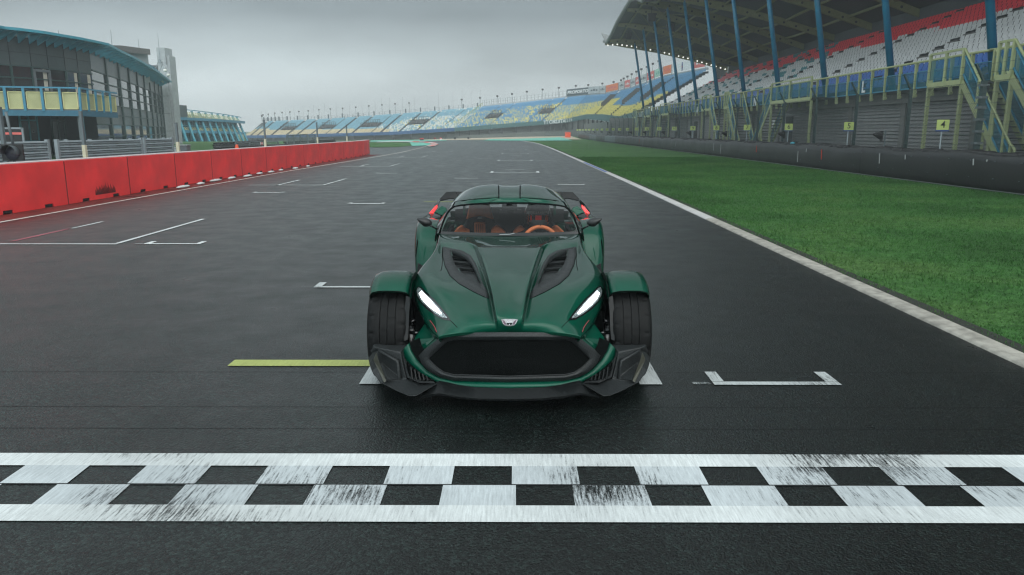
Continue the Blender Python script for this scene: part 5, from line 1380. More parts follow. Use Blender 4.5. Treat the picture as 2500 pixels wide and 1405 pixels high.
# ---- paint
def car_paint():
    m, t, b, N, L = node_mat('green_paint'); tc = N('ShaderNodeTexCoord')
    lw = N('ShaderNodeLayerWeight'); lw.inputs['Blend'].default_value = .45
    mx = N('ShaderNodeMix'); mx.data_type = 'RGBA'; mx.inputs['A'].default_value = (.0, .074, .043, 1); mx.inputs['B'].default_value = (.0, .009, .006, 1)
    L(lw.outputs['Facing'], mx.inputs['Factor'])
    # the weave of the carbon under the tinted lacquer
    w1 = N('ShaderNodeTexWave'); w1.bands_direction = 'DIAGONAL'; w1.inputs['Scale'].default_value = 95; L(tc.outputs['Object'], w1.inputs['Vector'])
    r = N('ShaderNodeMapRange'); r.inputs['To Min'].default_value = .82; r.inputs['To Max'].default_value = 1.12; L(w1.outputs['Fac'], r.inputs[0])
    s = N('ShaderNodeVectorMath'); s.operation = 'SCALE'; L(mx.outputs['Result'], s.inputs[0]); L(r.outputs[0], s.inputs['Scale']); L(s.outputs[0], b.inputs['Base Color'])
    b.inputs['Metallic'].default_value = 0; b.inputs['Roughness'].default_value = .4; b.inputs['Specular IOR Level'].default_value = .04
    b.inputs['Coat Weight'].default_value = 1; b.inputs['Coat Roughness'].default_value = .035; b.inputs['Coat IOR'].default_value = 1.36
    n = N('ShaderNodeTexNoise'); n.inputs['Scale'].default_value = 5; n.inputs['Detail'].default_value = 2; L(tc.outputs['Object'], n.inputs['Vector'])
    bp = N('ShaderNodeBump'); bp.inputs['Strength'].default_value = .03; bp.inputs['Distance'].default_value = .02; L(n.outputs['Fac'], bp.inputs['Height']); L(bp.outputs[0], b.inputs['Coat Normal'])
    return m
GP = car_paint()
def drops_paint():
    m = GP.copy(); m.name = 'green_paint_wet'; t = m.node_tree; b = t.nodes['Principled BSDF']; N = t.nodes.new; L = t.links.new
    tc = N('ShaderNodeTexCoord'); vo = N('ShaderNodeTexVoronoi'); vo.inputs['Scale'].default_value = 170; L(tc.outputs['Object'], vo.inputs['Vector'])
    r = N('ShaderNodeMapRange'); r.inputs['From Min'].default_value = .15; r.inputs['From Max'].default_value = .42; r.inputs['To Min'].default_value = 1; r.inputs['To Max'].default_value = 0; L(vo.outputs['Distance'], r.inputs[0])
    bp = N('ShaderNodeBump'); bp.inputs['Strength'].default_value = .35; bp.inputs['Distance'].default_value = .002; L(r.outputs[0], bp.inputs['Height']); L(bp.outputs[0], b.inputs['Coat Normal']); return m
GPW = drops_paint()
def carbon(name, c, rough, sc=140):
    m, t, b, N, L = node_mat(name); tc = N('ShaderNodeTexCoord'); ch = N('ShaderNodeTexChecker'); ch.inputs['Scale'].default_value = sc
    mp = N('ShaderNodeMapping'); mp.inputs['Rotation'].default_value = (R(12), R(20), R(45)); L(tc.outputs['Object'], mp.inputs[0]); L(mp.outputs[0], ch.inputs['Vector'])
    ch.inputs['Color1'].default_value = (*[x*1.25 for x in c], 1); ch.inputs['Color2'].default_value = (*[x*.7 for x in c], 1); L(ch.outputs['Color'], b.inputs['Base Color'])
    n = N('ShaderNodeTexNoise'); n.inputs['Scale'].default_value = 30; L(tc.outputs['Object'], n.inputs['Vector'])
    b.inputs['Specular IOR Level'].default_value = .3
    r = N('ShaderNodeMapRange'); r.inputs['To Min'].default_value = rough-.1; r.inputs['To Max'].default_value = rough+.12; L(n.outputs['Fac'], r.inputs[0]); L(r.outputs[0], b.inputs['Roughness'])
    return m
CB = carbon('carbon', (.006, .0075, .008), .40); CBm = carbon('carbon_matt', (.019, .022, .023), .46, 90)
BLK = mat('grille_black', (.0028, .0038, .0038), .75, bump=.5, bs=260, spec=.06); GLOSS = mat('gloss_black', (.006, .007, .008), .15, coat=.6)
PIN = mat('pin_red', (.30, .02, .03), .4); LEA = mat('leather_orange', (.60, .15, .045), .55, bump=.2, bs=160, var=.15, vs=30)
SILV = mat('silver', (.62, .60, .62), .25, metal=.9)
def led():
    m, t, b, N, L = node_mat('led'); b.inputs['Base Color'].default_value = (.9, .95, .95, 1); b.inputs['Emission Color'].default_value = (.93, .98, 1, 1)
    tc = N('ShaderNodeTexCoord'); vo = N('ShaderNodeTexVoronoi'); vo.inputs['Scale'].default_value = 90; L(tc.outputs['Object'], vo.inputs['Vector'])
    r = N('ShaderNodeMapRange'); r.inputs['From Max'].default_value = .6; r.inputs['To Min'].default_value = 16; r.inputs['To Max'].default_value = 3; L(vo.outputs['Distance'], r.inputs[0]); L(r.outputs[0], b.inputs['Emission Strength'])
    return m
LED = led()
LEDW = mat('lamp_reflector', (.30, .34, .35), .25, metal=.5, var=.95, vs=90, emit=.12)
RED = mat('tail_red', (.8, .01, .01), .2, emit=.9, var=.3, vs=20, coat=.5)
# ---- hood (front clam shell)
ROWS = [
 [(0,937,.455),(70,937,.455),(85,937,.455),(130,937,.455),(200,939,.455),(270,943,.452),(335,948,.447),(400,958,.44),(433,968,.428)],
 [(0,900,.50),(70,890,.508),(84,893,.503),(120,895,.50),(190,900,.495),(260,905,.487),(320,910,.475),(395,922,.462),(468,936,.435)],
 [(0,850,0.5380),(80,840,0.5570),(95,845,0.5280),(122,845,0.5330),(190,855,0.5270),(260,865,0.5150),(330,875,0.5000),(410,878,0.4850),(503,886,0.4450)],
 [(0,785,0.5780),(90,775,0.5970),(106,780,0.5640),(126,782,0.5700),(195,795,0.5620),(270,805,0.5520),(350,815,0.5380),(428,815,0.5220),(530,822,0.4850)],
 [(0,715,0.6150),(103,700,0.6370),(120,707,0.6030),(130,735,0.5960),(213,712,0.6060),(290,735,0.5920),(380,745,0.5820),(468,745,0.5670),(560,764,0.5200)],
 [(0,640,0.6580),(126,615,0.6870),(146,620,0.6490),(165,645,0.6480),(300,655,0.6370),(345,665,0.6350),(425,672,0.6350),(515,675,0.6150),(584,700,0.5620)],
 [(0,560,0.6930),(150,535,0.7270),(173,545,0.6890),(203,532,0.6980),(362,600,0.6620),(388,595,0.6620),(455,590,0.6720),(535,590,0.6650),(583,622,0.6250)],
 [(0,490,0.7250),(170,475,0.7600),(196,480,0.7260),(236,482,0.7250),(398,520,0.6900),(414,512,0.6960),(450,522,0.7000),(505,535,0.6900),(556,562,0.6600)],
 [(0,436,0.7510),(187,430,0.7820),(211,440,0.7510),(285,450,0.7480),(401,438,0.7280),(412,440,0.7300),(428,450,0.7350),(448,462,0.7350),(472,482,0.7150)],
 [(0,426,.738),(196,416,.774),(240,402,.782),(300,392,.782),(396,408,.765),(410,404,.762),(419,402,.765),(430,408,.762),(443,428,.735)],
 [(0,395,.752),(205,392,.770),(262,386,.783),(330,376,.788),(396,372,.785),(410,370,.785),(417,370,.785),(424,374,.785),(434,394,.76)],
 [(0,352,.777),(215,353,.778),(270,354,.779),(335,352,.783),(396,350,.787),(410,350,.787),(416,350,.787),(421,352,.785),(429,364,.765)],
]
def expand(rows, fn, tail=None):
    out = []
    for r_ in rows:
        h_ = [fn(*q) for q in r_]
        if tail: h_ += tail(h_)
        out.append([mir(p) for p in reversed(h_[1:])]+[Vector((0, h_[0].y, h_[0].z))]+h_[1:])
    return out
def hood_tail(h_):
    p = h_[-1]
    if p.y < -.40: return [Vector((p.x-.004, p.y+.02, p.z-.02)), Vector((p.x-.03, p.y+.10, p.z-.05)), Vector((p.x*.8, p.y+.22, p.z-.10))]
    return [Vector((p.x-.006, p.y+.004, p.z-.05)), Vector((p.x-.05, p.y+.02, p.z-.13)), Vector((p.x*.80-.02, p.y+.05, .24))]
G = expand(ROWS, lambda hx, y, z: K(hx, y, z=z), hood_tail)
first = [Vector((p.x*.995, p.y+.012, p.z-.018)) for p in G[0]]; G = [first]+G
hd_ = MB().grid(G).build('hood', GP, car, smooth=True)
ss = hd_.modifiers.new('s', 'SUBSURF'); ss.levels = 3; ss.render_levels = 3
# creases along the bonnet ridges
me = hd_.data
bm = bmesh.new(); bm.from_mesh(me); cl_ = bm.edges.layers.float.new('crease_edge') if 'crease_edge' not in bm.edges.layers.float else bm.edges.layers.float['crease_edge']
keyP = set()
def kk(p): return (round(p[0], 4), round(p[1], 4), round(p[2], 4))
nc_ = len(G[0]); mid_ = nc_//2
idxs = {}
for i in range(1, len(G)-2):
    for off in (1, 2):
        for s in (-1, 1):
            a, b = G[i][mid_+s*off], G[i+1][mid_+s*off]; idxs[(kk(a), kk(b))] = .75
for j in range(nc_):
    if 0 < j < nc_-1:
        a, b = G[1][j-1], G[1][j]; idxs[(kk(a), kk(b))] = .8
        if abs(j-mid_) <= 2 and j > 0: idxs[(kk(G[9][j-1]), kk(G[9][j]))] = .8; idxs[(kk(G[10][j-1]), kk(G[10][j]))] = .8
for e in bm.edges:
    a, b = kk(e.verts[0].co), kk(e.verts[1].co)
    w_ = idxs.get((a, b)) or idxs.get((b, a))
    if w_: e[cl_] = w_
bm.to_mesh(me); bm.free()
bake(hd_)
me = hd_.data
bvh = BVHTree.FromPolygons([v.co.copy() for v in me.vertices], [tuple(p.vertices) for p in me.polygons])
def surf(hx, y, off=.002, tree=None):
    """the point of the bodywork behind a measured point"""
    t_ = tree or bvh; q = K(hx, y, d=4.0); d = (q-camL).normalized()
    h_ = t_.ray_cast(camL, d)
    if h_[0] is None: 
        n_ = t_.find_nearest(K(hx, y, z=.6)); return n_[0]+Vector((0, 0, off))
    nn = h_[1] if h_[1].dot(d) < 0 else -h_[1]
    return h_[0]+nn*off
VO = [(400,430),(401,480),(388,540),(358,600),(303,650),(213,700),(124,742),(130,712),(163,648),(203,532),(236,480),(285,452)]
VI = [(352,446),(345,490),(328,535),(300,575),(262,602),(215,628),(172,655),(170,646),(187,600),(217,538),(246,494),(292,466)]
polyV = [VI, [(-x, y) for x, y in VI]]
bm = bmesh.new(); bm.from_mesh(me)
kill = [f for f in bm.faces if f.normal.z > .2 and any(inside(proj(f.calc_center_median()), pv) for pv in polyV)]
bmesh.ops.delete(bm, geom=kill, context='FACES'); bm.to_mesh(me); bm.free()
def dens(poly, n=4):
    out = []
    for i in range(len(poly)):
        a, b = poly[i], poly[(i+1) % len(poly)]
        for k in range(n): out.append((lerp(a[0], b[0], k/n), lerp(a[1], b[1], k/n)))
    return out
for s in (1, -1):
    o_ = dens(VO); i_ = dens(VI)
    ctr = (250, 570)
    md = [(lerp(a[0], b[0], .5), lerp(a[1], b[1], .5)) for a, b in zip(o_, i_)]
    ip = [(lerp(a[0], ctr[0], -.0), lerp(a[1], ctr[1], -.0)) for a in i_]
    rw = [[surf(s*x, y, .0015) for x, y in o_], [surf(s*lerp(a[0], b[0], .10), lerp(a[1], b[1], .10), .007) for a, b in zip(o_, i_)], [surf(s*x, y, .004) for x, y in md], [surf(s*x, y, .004) for x, y in ip]]
    rw.append([p+Vector((0, .01, -.035)) for p in rw[-1]])
    for r_ in rw: r_.append(r_[0])
    vf = MB().grid(rw).build('bonnet_vent', CBm, car, smooth=True)
    pan = [p+Vector((0, .0, -.001)) for p in rw[-1][:-1]]
    MB().prism(pan, (0, 0, -.005)).build('vent_floor', CBm, vf)
    for k in range(3):
        ya = 490+k*34; xa, xb = (246-k*17, 345-k*10)
        a, b = surf(s*xa, ya, -.020), surf(s*xb, ya-10, -.020)
        MB().prism([a, b, b+Vector((0, .035, .008)), a+Vector((0, .035, .008))], (0, 0, -.003)).build('louvre', BLK, vf)
    ln = MB().tube([surf(s*x, y, .001) for x, y in dens(VO, 3)]+[surf(s*VO[0][0], VO[0][1], .001)], .0022, 5); ln.build('gap', BLK, vf)
    # headlight
    HLo = [(563,682),(547,662),(527,670),(500,699),(457,738),(409,792),(377,832),(352,872),(396,867),(448,838),(497,802),(534,764),(560,722)]
    HLi = [(556,692),(544,672),(530,679),(508,703),(467,742),(420,795),(392,830),(372,856),(402,854),(446,828),(490,792),(526,757),(550,722)]
    def fanpatch(poly, off, up=.0):
        c_ = (sum(p[0] for p in poly)/len(poly), sum(p[1] for p in poly)/len(poly)); pp = dens(poly, 3); r_ = []
        for t in (1, .66, .33, .02): r_.append([surf(s*lerp(c_[0], x, t), lerp(c_[1], y, t), off) for x, y in pp]); r_[-1].append(r_[-1][0])
        return MB().grid(r_)
    hl = fanpatch(HLo, .0015).build('headlight', GLOSS, car, smooth=True)
    fanpatch(HLi, .003).build('reflector', LEDW, hl, smooth=True)
    fanpatch([(544,700),(530,688),(509,710),(471,749),(429,799),(404,832),(418,833),(453,810),(492,777),(523,743)], .0042).build('led_strip', LED, hl, smooth=True)
    fanpatch([(405,843),(396,852),(372,862),(380,850),(392,838)], .0045).build('reflector', LEDW, hl, smooth=True)
    fanpatch([(552,684),(545,672),(530,678),(522,690),(535,705),(546,706)], .005).build('reflector', LEDW, hl, smooth=True)
    MB().tube([surf(s*x, y, .0) for x, y in ((360,866),(345,880),(330,895),(314,912))], .0018, 5).build('panel_gap', BLK, hl)
    # wing line beside the vent, crease gap
    MB().tube([surf(s*x, y, .0) for x, y in ((401,432),(404,470),(402,505),(405,540),(412,570))], .0025, 5).build('panel_gap', BLK, hd_)
# badge
BO = [(-50,865),(-30,863),(0,862),(30,863),(50,865),(40,883),(30,893),(14,897),(0,898),(-14,897),(-30,893),(-40,883)]
bp_ = [surf(x, y, .004) for x, y in BO]; bdg = MB().prism(bp_, (0, 0, -.004)).build('badge', SILV, car)
def onb(pts, off, m_): MB().prism([surf(x, y, off) for x, y in pts], (0, 0, -.002)).build('emblem', m_, bdg)
plum = mat('badge_plum', (.12, .07, .10), .3)
onb([(-44,868),(-22,867),(-20,880),(-22,890),(-28,889),(-36,881)], .0055, plum); onb([(44,868),(22,867),(20,880),(22,890),(28,889),(36,881)], .0055, plum)
c_ = [(19*math.cos(q*math.pi/12), 880+14*math.sin(q*math.pi/12)) for q in range(24)]; onb(c_, .006, GLOSS)
for a in (0, 1): onb([(-3, 867), (3, 867), (3, 893), (-3, 893)] if a else [(-18, 877.5), (18, 877.5), (18, 882.5), (-18, 882.5)], .0075, SILV)
# ---- grille frame and mesh
GO_ = [(0,941),(200,942),(330,948),(405,964),(455,1000),(510,1042),(548,1082),(528,1130),(482,1178),(420,1212),(330,1234),(0,1244)]
GI_ = [(0,987),(200,987),(345,987),(378,997),(415,1030),(455,1068),(489,1100),(462,1130),(427,1160),(393,1182),(335,1196),(0,1206)]
dg = lambda hx: 4.055+.17*(abs(hx)/560)**2
def loop(pts, fn, dd=0): 
    h_ = [fn(x, y, d=dg(x)+dd) for x, y in pts]; return h_+[mir(p) for p in reversed(h_[1:-1])]
lo_ = [loop(GO_, K, .03), loop(GO_, K, .0), loop([(lerp(a[0], b[0], .55), lerp(a[1], b[1], .55)) for a, b in zip(GO_, GI_)], K, -.012), loop(GI_, K, .0), loop([(a[0]*.985, lerp(a[1], 1096, .02)) for a in GI_], K, .012)]
for l_ in lo_: l_.append(l_[0])
gf = MB().grid(lo_).build('grille', CBm, car, smooth=True)
sharp(gf.data, 50)
gm_ = []
for t in (1, .75, .5, .25, .02):
    l_ = loop([(a[0]*.985*t, lerp(1096, a[1], t*.98)) for a in GI_], K, .012+.01*(1-t)); gm_.append(l_+[l_[0]])
MB().grid(gm_).build('grille_mesh', BLK, gf, smooth=True)
ed_ = MB(); t_ = [K(x, y, d=dg(x)-.004) for x, y in GI_[6:]]; ed_.tube(t_+[mir(p) for p in reversed(t_[:-1])], .0035, 6); ed_.build('grille_edge', CBm, gf, smooth=True)
# closing surface behind everything
MB().box(-.46, .46, -.26, .2, .12, .40).build('front_structure', BLK, car)
# ---- lower green lip
LU = [(0,1243),(200,1242),(340,1234),(430,1208),(500,1168),(558,1108),(590,1055),(603,1008)]
LL = [(0,1277),(200,1272),(300,1266),(430,1241),(510,1205),(590,1150),(640,1095),(657,1058)]
db = lambda hx: 4.03+.30*(abs(hx)/640)**2.2
def halfrow(pts, fd_): 
    h_ = [K(x, y, d=fd_(x)) for x, y in pts]; return [mir(p) for p in reversed(h_[1:])]+h_
LU = [(x-2, y-6) for x, y in LU]; LL = [(x+2, y+4) for x, y in LL]
def mixrow(t, dd): return halfrow([(lerp(a[0], b[0], t), lerp(a[1], b[1], t)) for a, b in zip(LU, LL)], lambda x: db(x)+dd)
lp = MB().grid([mixrow(0, .06), mixrow(.02, .035), mixrow(.2, .016), mixrow(.5, .002), mixrow(.8, -.004), mixrow(.97, 0), mixrow(1, .02)]).build('lower_lip', GPW, car, smooth=True)
# dark sill closing the gap between frame and lip
MB().grid([halfrow([(x*.9, y-30) for x, y in LU], lambda x: db(x)+.10), halfrow(LU, lambda x: db(x)+.035)]).build('lip_channel', BLK, car)
# ---- splitter, centre
SU = [(0,1279),(200,1274),(300,1268),(380,1258),(428,1250),(468,1272),(510,1298)]; SLw = [(0,1343),(200,1339),(330,1325),(390,1313),(424,1307),(480,1315),(539,1325)]
ds = lambda hx: 4.0+.09*(abs(hx)/540)**2
r1 = halfrow(SU, lambda x: ds(x)+.03); r2 = halfrow(SLw, lambda x: ds(x)-.035); r3 = [Vector((p.x, p.y+.003, p.z-.012)) for p in r2]; r4 = [Vector((p.x*.95, p.y+.5, .07)) for p in r2]
sp_ = MB().grid([[p+Vector((0, .05, 0)) for p in r1], r1, r2, r3, r4]).build('splitter', CB, car, auto=30)
# ---- side blades of the splitter in front of the wheels
for s in (1, -1):
    q = lambda x, y, d: (lambda p: Vector((s*p.x, p.y, p.z)))(KC(x, y, d=d))
    T1, T2, T3, T4, T5 = q(1015,800,4.40), q(1345,764,4.44), q(1378,790,4.42), q(1325,838,4.30), q(1085,882,4.27)
    O1, O2, O3, O4, O5, O6 = q(1400,900,4.42), q(1392,1000,4.38), q(1368,1075,4.31), q(1290,1180,4.22), q(1130,1262,4.12), q(1010,1313,4.02)
    O7 = q(940,1316,4.0)
    I1, I2, I3, I4 = q(720,1190,4.09), q(862,1202,4.17), q(1025,1150,4.22), q(1062,1000,4.25)
    A1_, A2_, A3_, A4_ = q(1112,968,4.265), q(1300,862,4.305), q(1268,985,4.33), q(1085,1138,4.25)
    E1_ = q(1215,1160,4.20)
    bl = MB(); vs = [T1,T2,T3,T4,T5,O1,O2,O3,O4,O5,O6,O7,I1,I2,I3,I4,A1_,A2_,A3_,A4_,E1_]
    n = {k: i for i, k in enumerate('T1 T2 T3 T4 T5 O1 O2 O3 O4 O5 O6 O7 I1 I2 I3 I4 A1 A2 A3 A4 E1'.split())}
    F_ = ['T1 T2 T3 T4 T5', 'T3 O1 T4', 'T4 O1 A2', 'T5 T4 A2 A1', 'T5 A1 I4', 'I4 A1 A4 I3', 'O1 O2 A2', 'A2 O2 O3 A3', 'A3 O3 O4 E1', 'A1 A2 A3 A4', 'A4 A3 E1', 'I3 A4 E1 O4', 'I3 O4 O5', 'I2 I3 O5 O6', 'I1 I2 O6 O7']
    bl.add(vs, [tuple(n[k] for k in f.split()) for f in F_])
    # thickness towards the back
    rim = [T1, T5, I4, I3, I2, I1, O7, O6, O5, O4, O3, O2, O1, T3, T2]; rb = []
    for p in rim: rb.append(Vector((p.x*(.985), p.y+.05, max(.07, p.z-.012))))
    b0 = len(bl.v); bl.v += [tuple(p) for p in rim+rb]; k_ = len(rim)
    for i in range(k_): j = (i+1) % k_; bl.f.append((b0+i, b0+j, b0+k_+j, b0+k_+i)); bl.m.append(0)
    o = bl.build('splitter_blade', CBm, car, auto=22, bevel=.006)
    # recessed scoop and its raised surround
    rs = MB(); off = Vector((0, .035, 0)); sc_ = [A1_.lerp(A3_, .08), A2_.lerp(A4_, .10), A3_.lerp(A1_, .08), A4_.lerp(A2_, .08)]
    fr = MB(); ring = [A1_, A2_, A3_, A4_]; fw = Vector((0, -.012, .0))
    for a, b in ((T5.lerp(A1_, .6), A1_), ): pass
    fr.tube([A2_+fw*.3, A1_+fw, A4_+fw, A4_.lerp(E1_, .2)+fw*.5], [.006, .011, .010, .004], 8); fr.build('scoop_edge', CBm, o, smooth=True)
    # vertical fin
    f1, f2, f3, f4 = q(1318,893,4.27), q(1345,960,4.30), q(1245,1185,4.18), q(1222,1165,4.18)
    MB().prism([f1, f2, q(1330,1000,4.29), f3, f4, q(1300,960,4.25)], (s*.006, .014, 0)).build('fin', mat('fin_edge', (.06, .06, .045), .35) if s == 1 else bpy.data.materials['fin_edge'], o, bevel=.003)
    # inner duct with louvres
    du = MB().prism([q(1022,988,4.26), q(1018,1060,4.24), q(1000,1135,4.20), q(862,1170,4.155), q(765,1170,4.13), q(880,1110,4.17), q(955,1050,4.21)], (0, .03, .0)); du = du.build('side_duct', BLK, car)
    for k in range(5):
        a = q(820+k*38, 1165-k*4, 4.135+k*.012); b = q(835+k*38, 1120-k*22, 4.15+k*.014); MB().bar(a, b, .006, .014).build('louvre', CB, du)
    MB().grid([[q(1072,890,4.262), q(1048,1000,4.245), q(1020,1130,4.205), q(900,1185,4.155), q(740,1188,4.085)], [q(1032,960,4.255), q(1020,1040,4.235), q(998,1118,4.2), q(870,1168,4.15), q(765,1168,4.11)]]).build('duct_frame', CB, o)
# ---- front wheels, tyres and cycle fenders
def wheel(x0, x1, yc, rad, s, front=True):
    w_ = x1-x0; cx = (x0+x1)/2; R_ = rad
    prof = [(-w_*.44, R_*.62), (-w_*.50, R_*.74), (-w_*.50, R_*.88), (-w_*.455, R_*.955), (-w_*.38, R_*.988), (-w_*.30, R_*.996), (-w_*.235, R_), (-w_*.225, R_), (-w_*.222, R_-.008), (-w_*.205, R_-.008), (-w_*.202, R_), (-w_*.03, R_), (-w_*.027, R_-.008), (-w_*.010, R_-.008), (-w_*.007, R_), (w_*.15, R_), (w_*.153, R_-.008), (w_*.170, R_-.008), (w_*.173, R_), (w_*.235, R_), (w_*.30, R_*.996), (w_*.38, R_*.988), (w_*.455, R_*.955), (w_*.50, R_*.88), (w_*.50, R_*.74), (w_*.44, R_*.62)]
    NS = 144
    def rf_(ip, k, r_):
        if ip in (3, 4, 5): return r_-.006 if k % 8 == 0 else r_
        if ip in (20, 21, 22): return r_-.006 if k % 8 == 4 else r_
        if ip in (12, 13): return r_
        if ip in (10, 11) and k % 12 == 2: return r_-.005
        if ip in (15, 18) and k % 12 == 7: return r_-.005
        return r_
    wh_ = empty('wheel', (s*cx, yc, R_)); wh_.parent = car
    MB().lathe([(s*a, b) for a, b in prof], (0, 0, 0), 'x', NS, rfun=rf_).build('tyre', mat('tyre_rubber', (.0035, .0040, .0042), .6, bump=.12, bs=140, var=.3, vs=8, spec=.2) if 'tyre_rubber' not in bpy.data.materials else bpy.data.materials['tyre_rubber'], wh_, auto=40)
    rm = MB().lathe([(-w_*.44*s, R_*.64), (0, R_*.58), (w_*.44*s, R_*.64), (w_*.46*s, R_*.60), (w_*.30*s, R_*.55), (w_*.28*s, .02)], (0, 0, 0), 'x', 40)
    for k in range(5):
        a = k*2*math.pi/5; rm.bar((w_*.36*s, .03*math.cos(a), .03*math.sin(a)), (w_*.42*s, R_*.6*math.cos(a), R_*.6*math.sin(a)), .05, .03)
    rm.build('rim', GLOSS, wh_, auto=40)
for s in (1, -1):
    wheel(.612, .858, .0, .312, s)
    # fender: arc over the tyre with a rounded section
    sec = [(.602, -.060), (.604, -.012), (.614, .017), (.655, .031), (.73, .035), (.79, .033), (.832, .020), (.854, -.014), (.860, -.070)]
    rows_ = []
    for k in range(29):
        a = R(lerp(128, -15, k/28)); e = 1-max(0, (abs(k-14)-12)/2)*.5
        ext = .0 if k > 1 else -.012*(2-k)
        rows_.append([Vector((s*lerp(.735, x, .97 if k in (0,) else 1), -math.cos(a)*(-1)*(.332+dr_*e+ext) if False else (.332+dr_*e+ext)*math.cos(math.pi-a)*(-1)*(-1), .312+(.332+dr_*e+ext)*math.sin(a))) for x, dr_ in sec])
    # angle measured from straight back (0) over the top (90) to the front (128)
    rows_ = []
    for k in range(29):
        a = R(lerp(127, -12, k/28)); taper = [(.0, .84), (.5, .93)][k] if k < 2 else (1, 1)
        sh_ = .94 if k == 0 else (.985 if k == 1 else 1)
        rows_.append([Vector((s*lerp(.735, x, sh_), math.cos(a)*(.340+dr_*sh_), .312+(.340+dr_*sh_)*math.sin(a))) for x, dr_ in sec])
    inner_ = [[Vector((p.x, p.y*.965, .312+(p.z-.312)*.965)) for p in r_] for r_ in rows_]
    fe = MB().grid(rows_); 
    fe.grid([rows_[0], inner_[0]]); fe.grid([[r_[0] for r_ in rows_], [r_[0] for r_ in inner_]]); fe.grid([[r_[-1] for r_ in rows_], [r_[-1] for r_ in inner_]])
    fn = fe.build('front_fender', GPW, car, smooth=True); sharp(fn.data, 55)
    ii_ = MB().grid([[Vector((s*.596, math.cos(R(a))*.366, .312+.366*math.sin(R(a)))) for a in range(135, 10, -8)], [Vector((s*.606, math.cos(R(a))*.30, .312+.30*math.sin(R(a)))) for a in range(135, 10, -8)]]); ii_.build('fender_stay', CB, fn)
    # lower edge of the fender: rubber lip
    MB().tube([r_ + Vector((0, -.002, -.003)) for r_ in rows_[0][1:-1]], .0028, 6).build('fender_lip', BLK, fn, smooth=True)
    # upright and carbon inner liner
    q = lambda x, y, d: (lambda p: Vector((s*p.x, p.y, p.z)))(KC(x, y, d=d))
    MB().grid([[q(985,350,4.46), q(1000,480,4.43), q(1005,640,4.40), q(1015,760,4.38)], [q(1030,330,4.47), q(1046,480,4.44), q(1048,640,4.40), q(1048,775,4.37)]]).build('upright', CB, car, smooth=True)
    MB().box(*((s*.30, s*.58) if s > 0 else (s*.58, s*.30)), -.12, .45, .10, .46).build('inner_liner', BLK, car)
    a_ = MB().prism([q(835,598,4.46), q(955,765,4.40), q(930,835,4.37), q(885,885,4.35), q(735,745,4.32)], (0, .02, .01)); a_.build('suspension_cover', GP, car, bevel=.006)
    MB().prism([q(735,745,4.31), q(885,885,4.34), q(870,900,4.34), q(800,880,4.31), q(700,800,4.29)], (0, .02, .01)).build('brake_duct', GP, car, bevel=.004)
    for (xa, ya, da), (xb, yb, db_) in (((880,560,4.6),(1010,590,4.55)), ((860,700,4.5),(1010,690,4.5))):
        MB().tube([q(xa,ya,da), q(xb,yb,db_)], .012, 8).build('wishbone', GLOSS, car, smooth=True)
    MB().tube([surf(s*x, y, .001) for x, y in ((478,870),(462,890),(448,912),(438,940))], .0025, 5).build('pin_stripe', PIN, hd_)
# ---- windscreen
gl_rows = []
bot = [(0,657),(200,656),(400,652),(600,645),(740,638),(822,631)]
top = [(0,271),(220,272),(440,284),(580,298),(650,314),(690,340)]
zb = [.775,.775,.776,.778,.782,.785]; ztp = [.985,.984,.978,.970,.962,.952]
HB = [KF(x, y, z=z) for (x, y), z in zip(bot, zb)]; HT_ = [KF(x, y, z=z) for (x, y), z in zip(top, ztp)]
def wrow(t, bul=.0): 
    h_ = [a.lerp(b, t)+Vector((0, -bul*.6, bul)) for a, b in zip(HB, HT_)]; return [mir(p) for p in reversed(h_[1:])]+h_
glass = bpy.data.materials.new('windscreen'); glass.use_nodes = True; t_ = glass.node_tree; t_.nodes.clear(); N = t_.nodes.new; L = t_.links.new
o_ = N('ShaderNodeOutputMaterial'); mx = N('ShaderNodeMixShader'); tr_ = N('ShaderNodeBsdfTransparent'); gl2 = N('ShaderNodeBsdfGlossy'); fr = N('ShaderNodeFresnel')
tr_.inputs[0].default_value = (.93, .96, .95, 1); gl2.inputs['Roughness'].default_value = .015; fr.inputs[0].default_value = 1.36
L(fr.outputs[0], mx.inputs[0]); L(tr_.outputs[0], mx.inputs[1]); L(gl2.outputs[0], mx.inputs[2]); L(mx.outputs[0], o_.inputs[0])
ws = MB(); ws.grid([wrow(t, .030*math.sin(math.pi*t)) for t in (0, .07)], 1); ws.grid([wrow(t, .030*math.sin(math.pi*t)) for t in (.07, .2, .35, .5, .65, .8, .9, .975)], 0); ws.grid([wrow(t, .030*math.sin(math.pi*t)) for t in (.975, 1)], 1)
wso = ws.build('windscreen', [glass, mat('frit', (.012, .014, .015), .35)], car, smooth=True)
for s in (1, -1):
    sf = MB()
    L1 = [a.lerp(b, 0) for a, b in ((HB[-1], HT_[-1]),)]; h_ = []
    for t in (0, .25, .5, .75, 1): p = HB[-1].lerp(HT_[-1], t)+Vector((0, -.6, 1))*(.03*math.sin(math.pi*t)); p2 = HB[-2].lerp(HT_[-2], t)+Vector((0, -.6, 1))*(.031*math.sin(math.pi*t)); h_.append((p, p.lerp(p2, .13)+Vector((0, 0, .002))))
    sf.grid([[Vector((s*a.x, a.y, a.z)) for a, b in h_], [Vector((s*b.x, b.y, b.z)) for a, b in h_]])
    sf.build('frit_band', bpy.data.materials['frit'], wso)
for s in (1, -1):
    sl_ = [Vector((s*p.x, p.y, p.z)) for p in [HT_[0], HT_[1], HT_[2], HT_[3], HT_[4], HT_[5]]+[HT_[-1].lerp(HB[-1], t)+Vector((0, -.6, 1))*(.03*math.sin(math.pi*t)) for t in (.25, .5, .75, 1)]]
    MB().tube(sl_, .0075, 6).build('seal', BLK, wso, smooth=True)
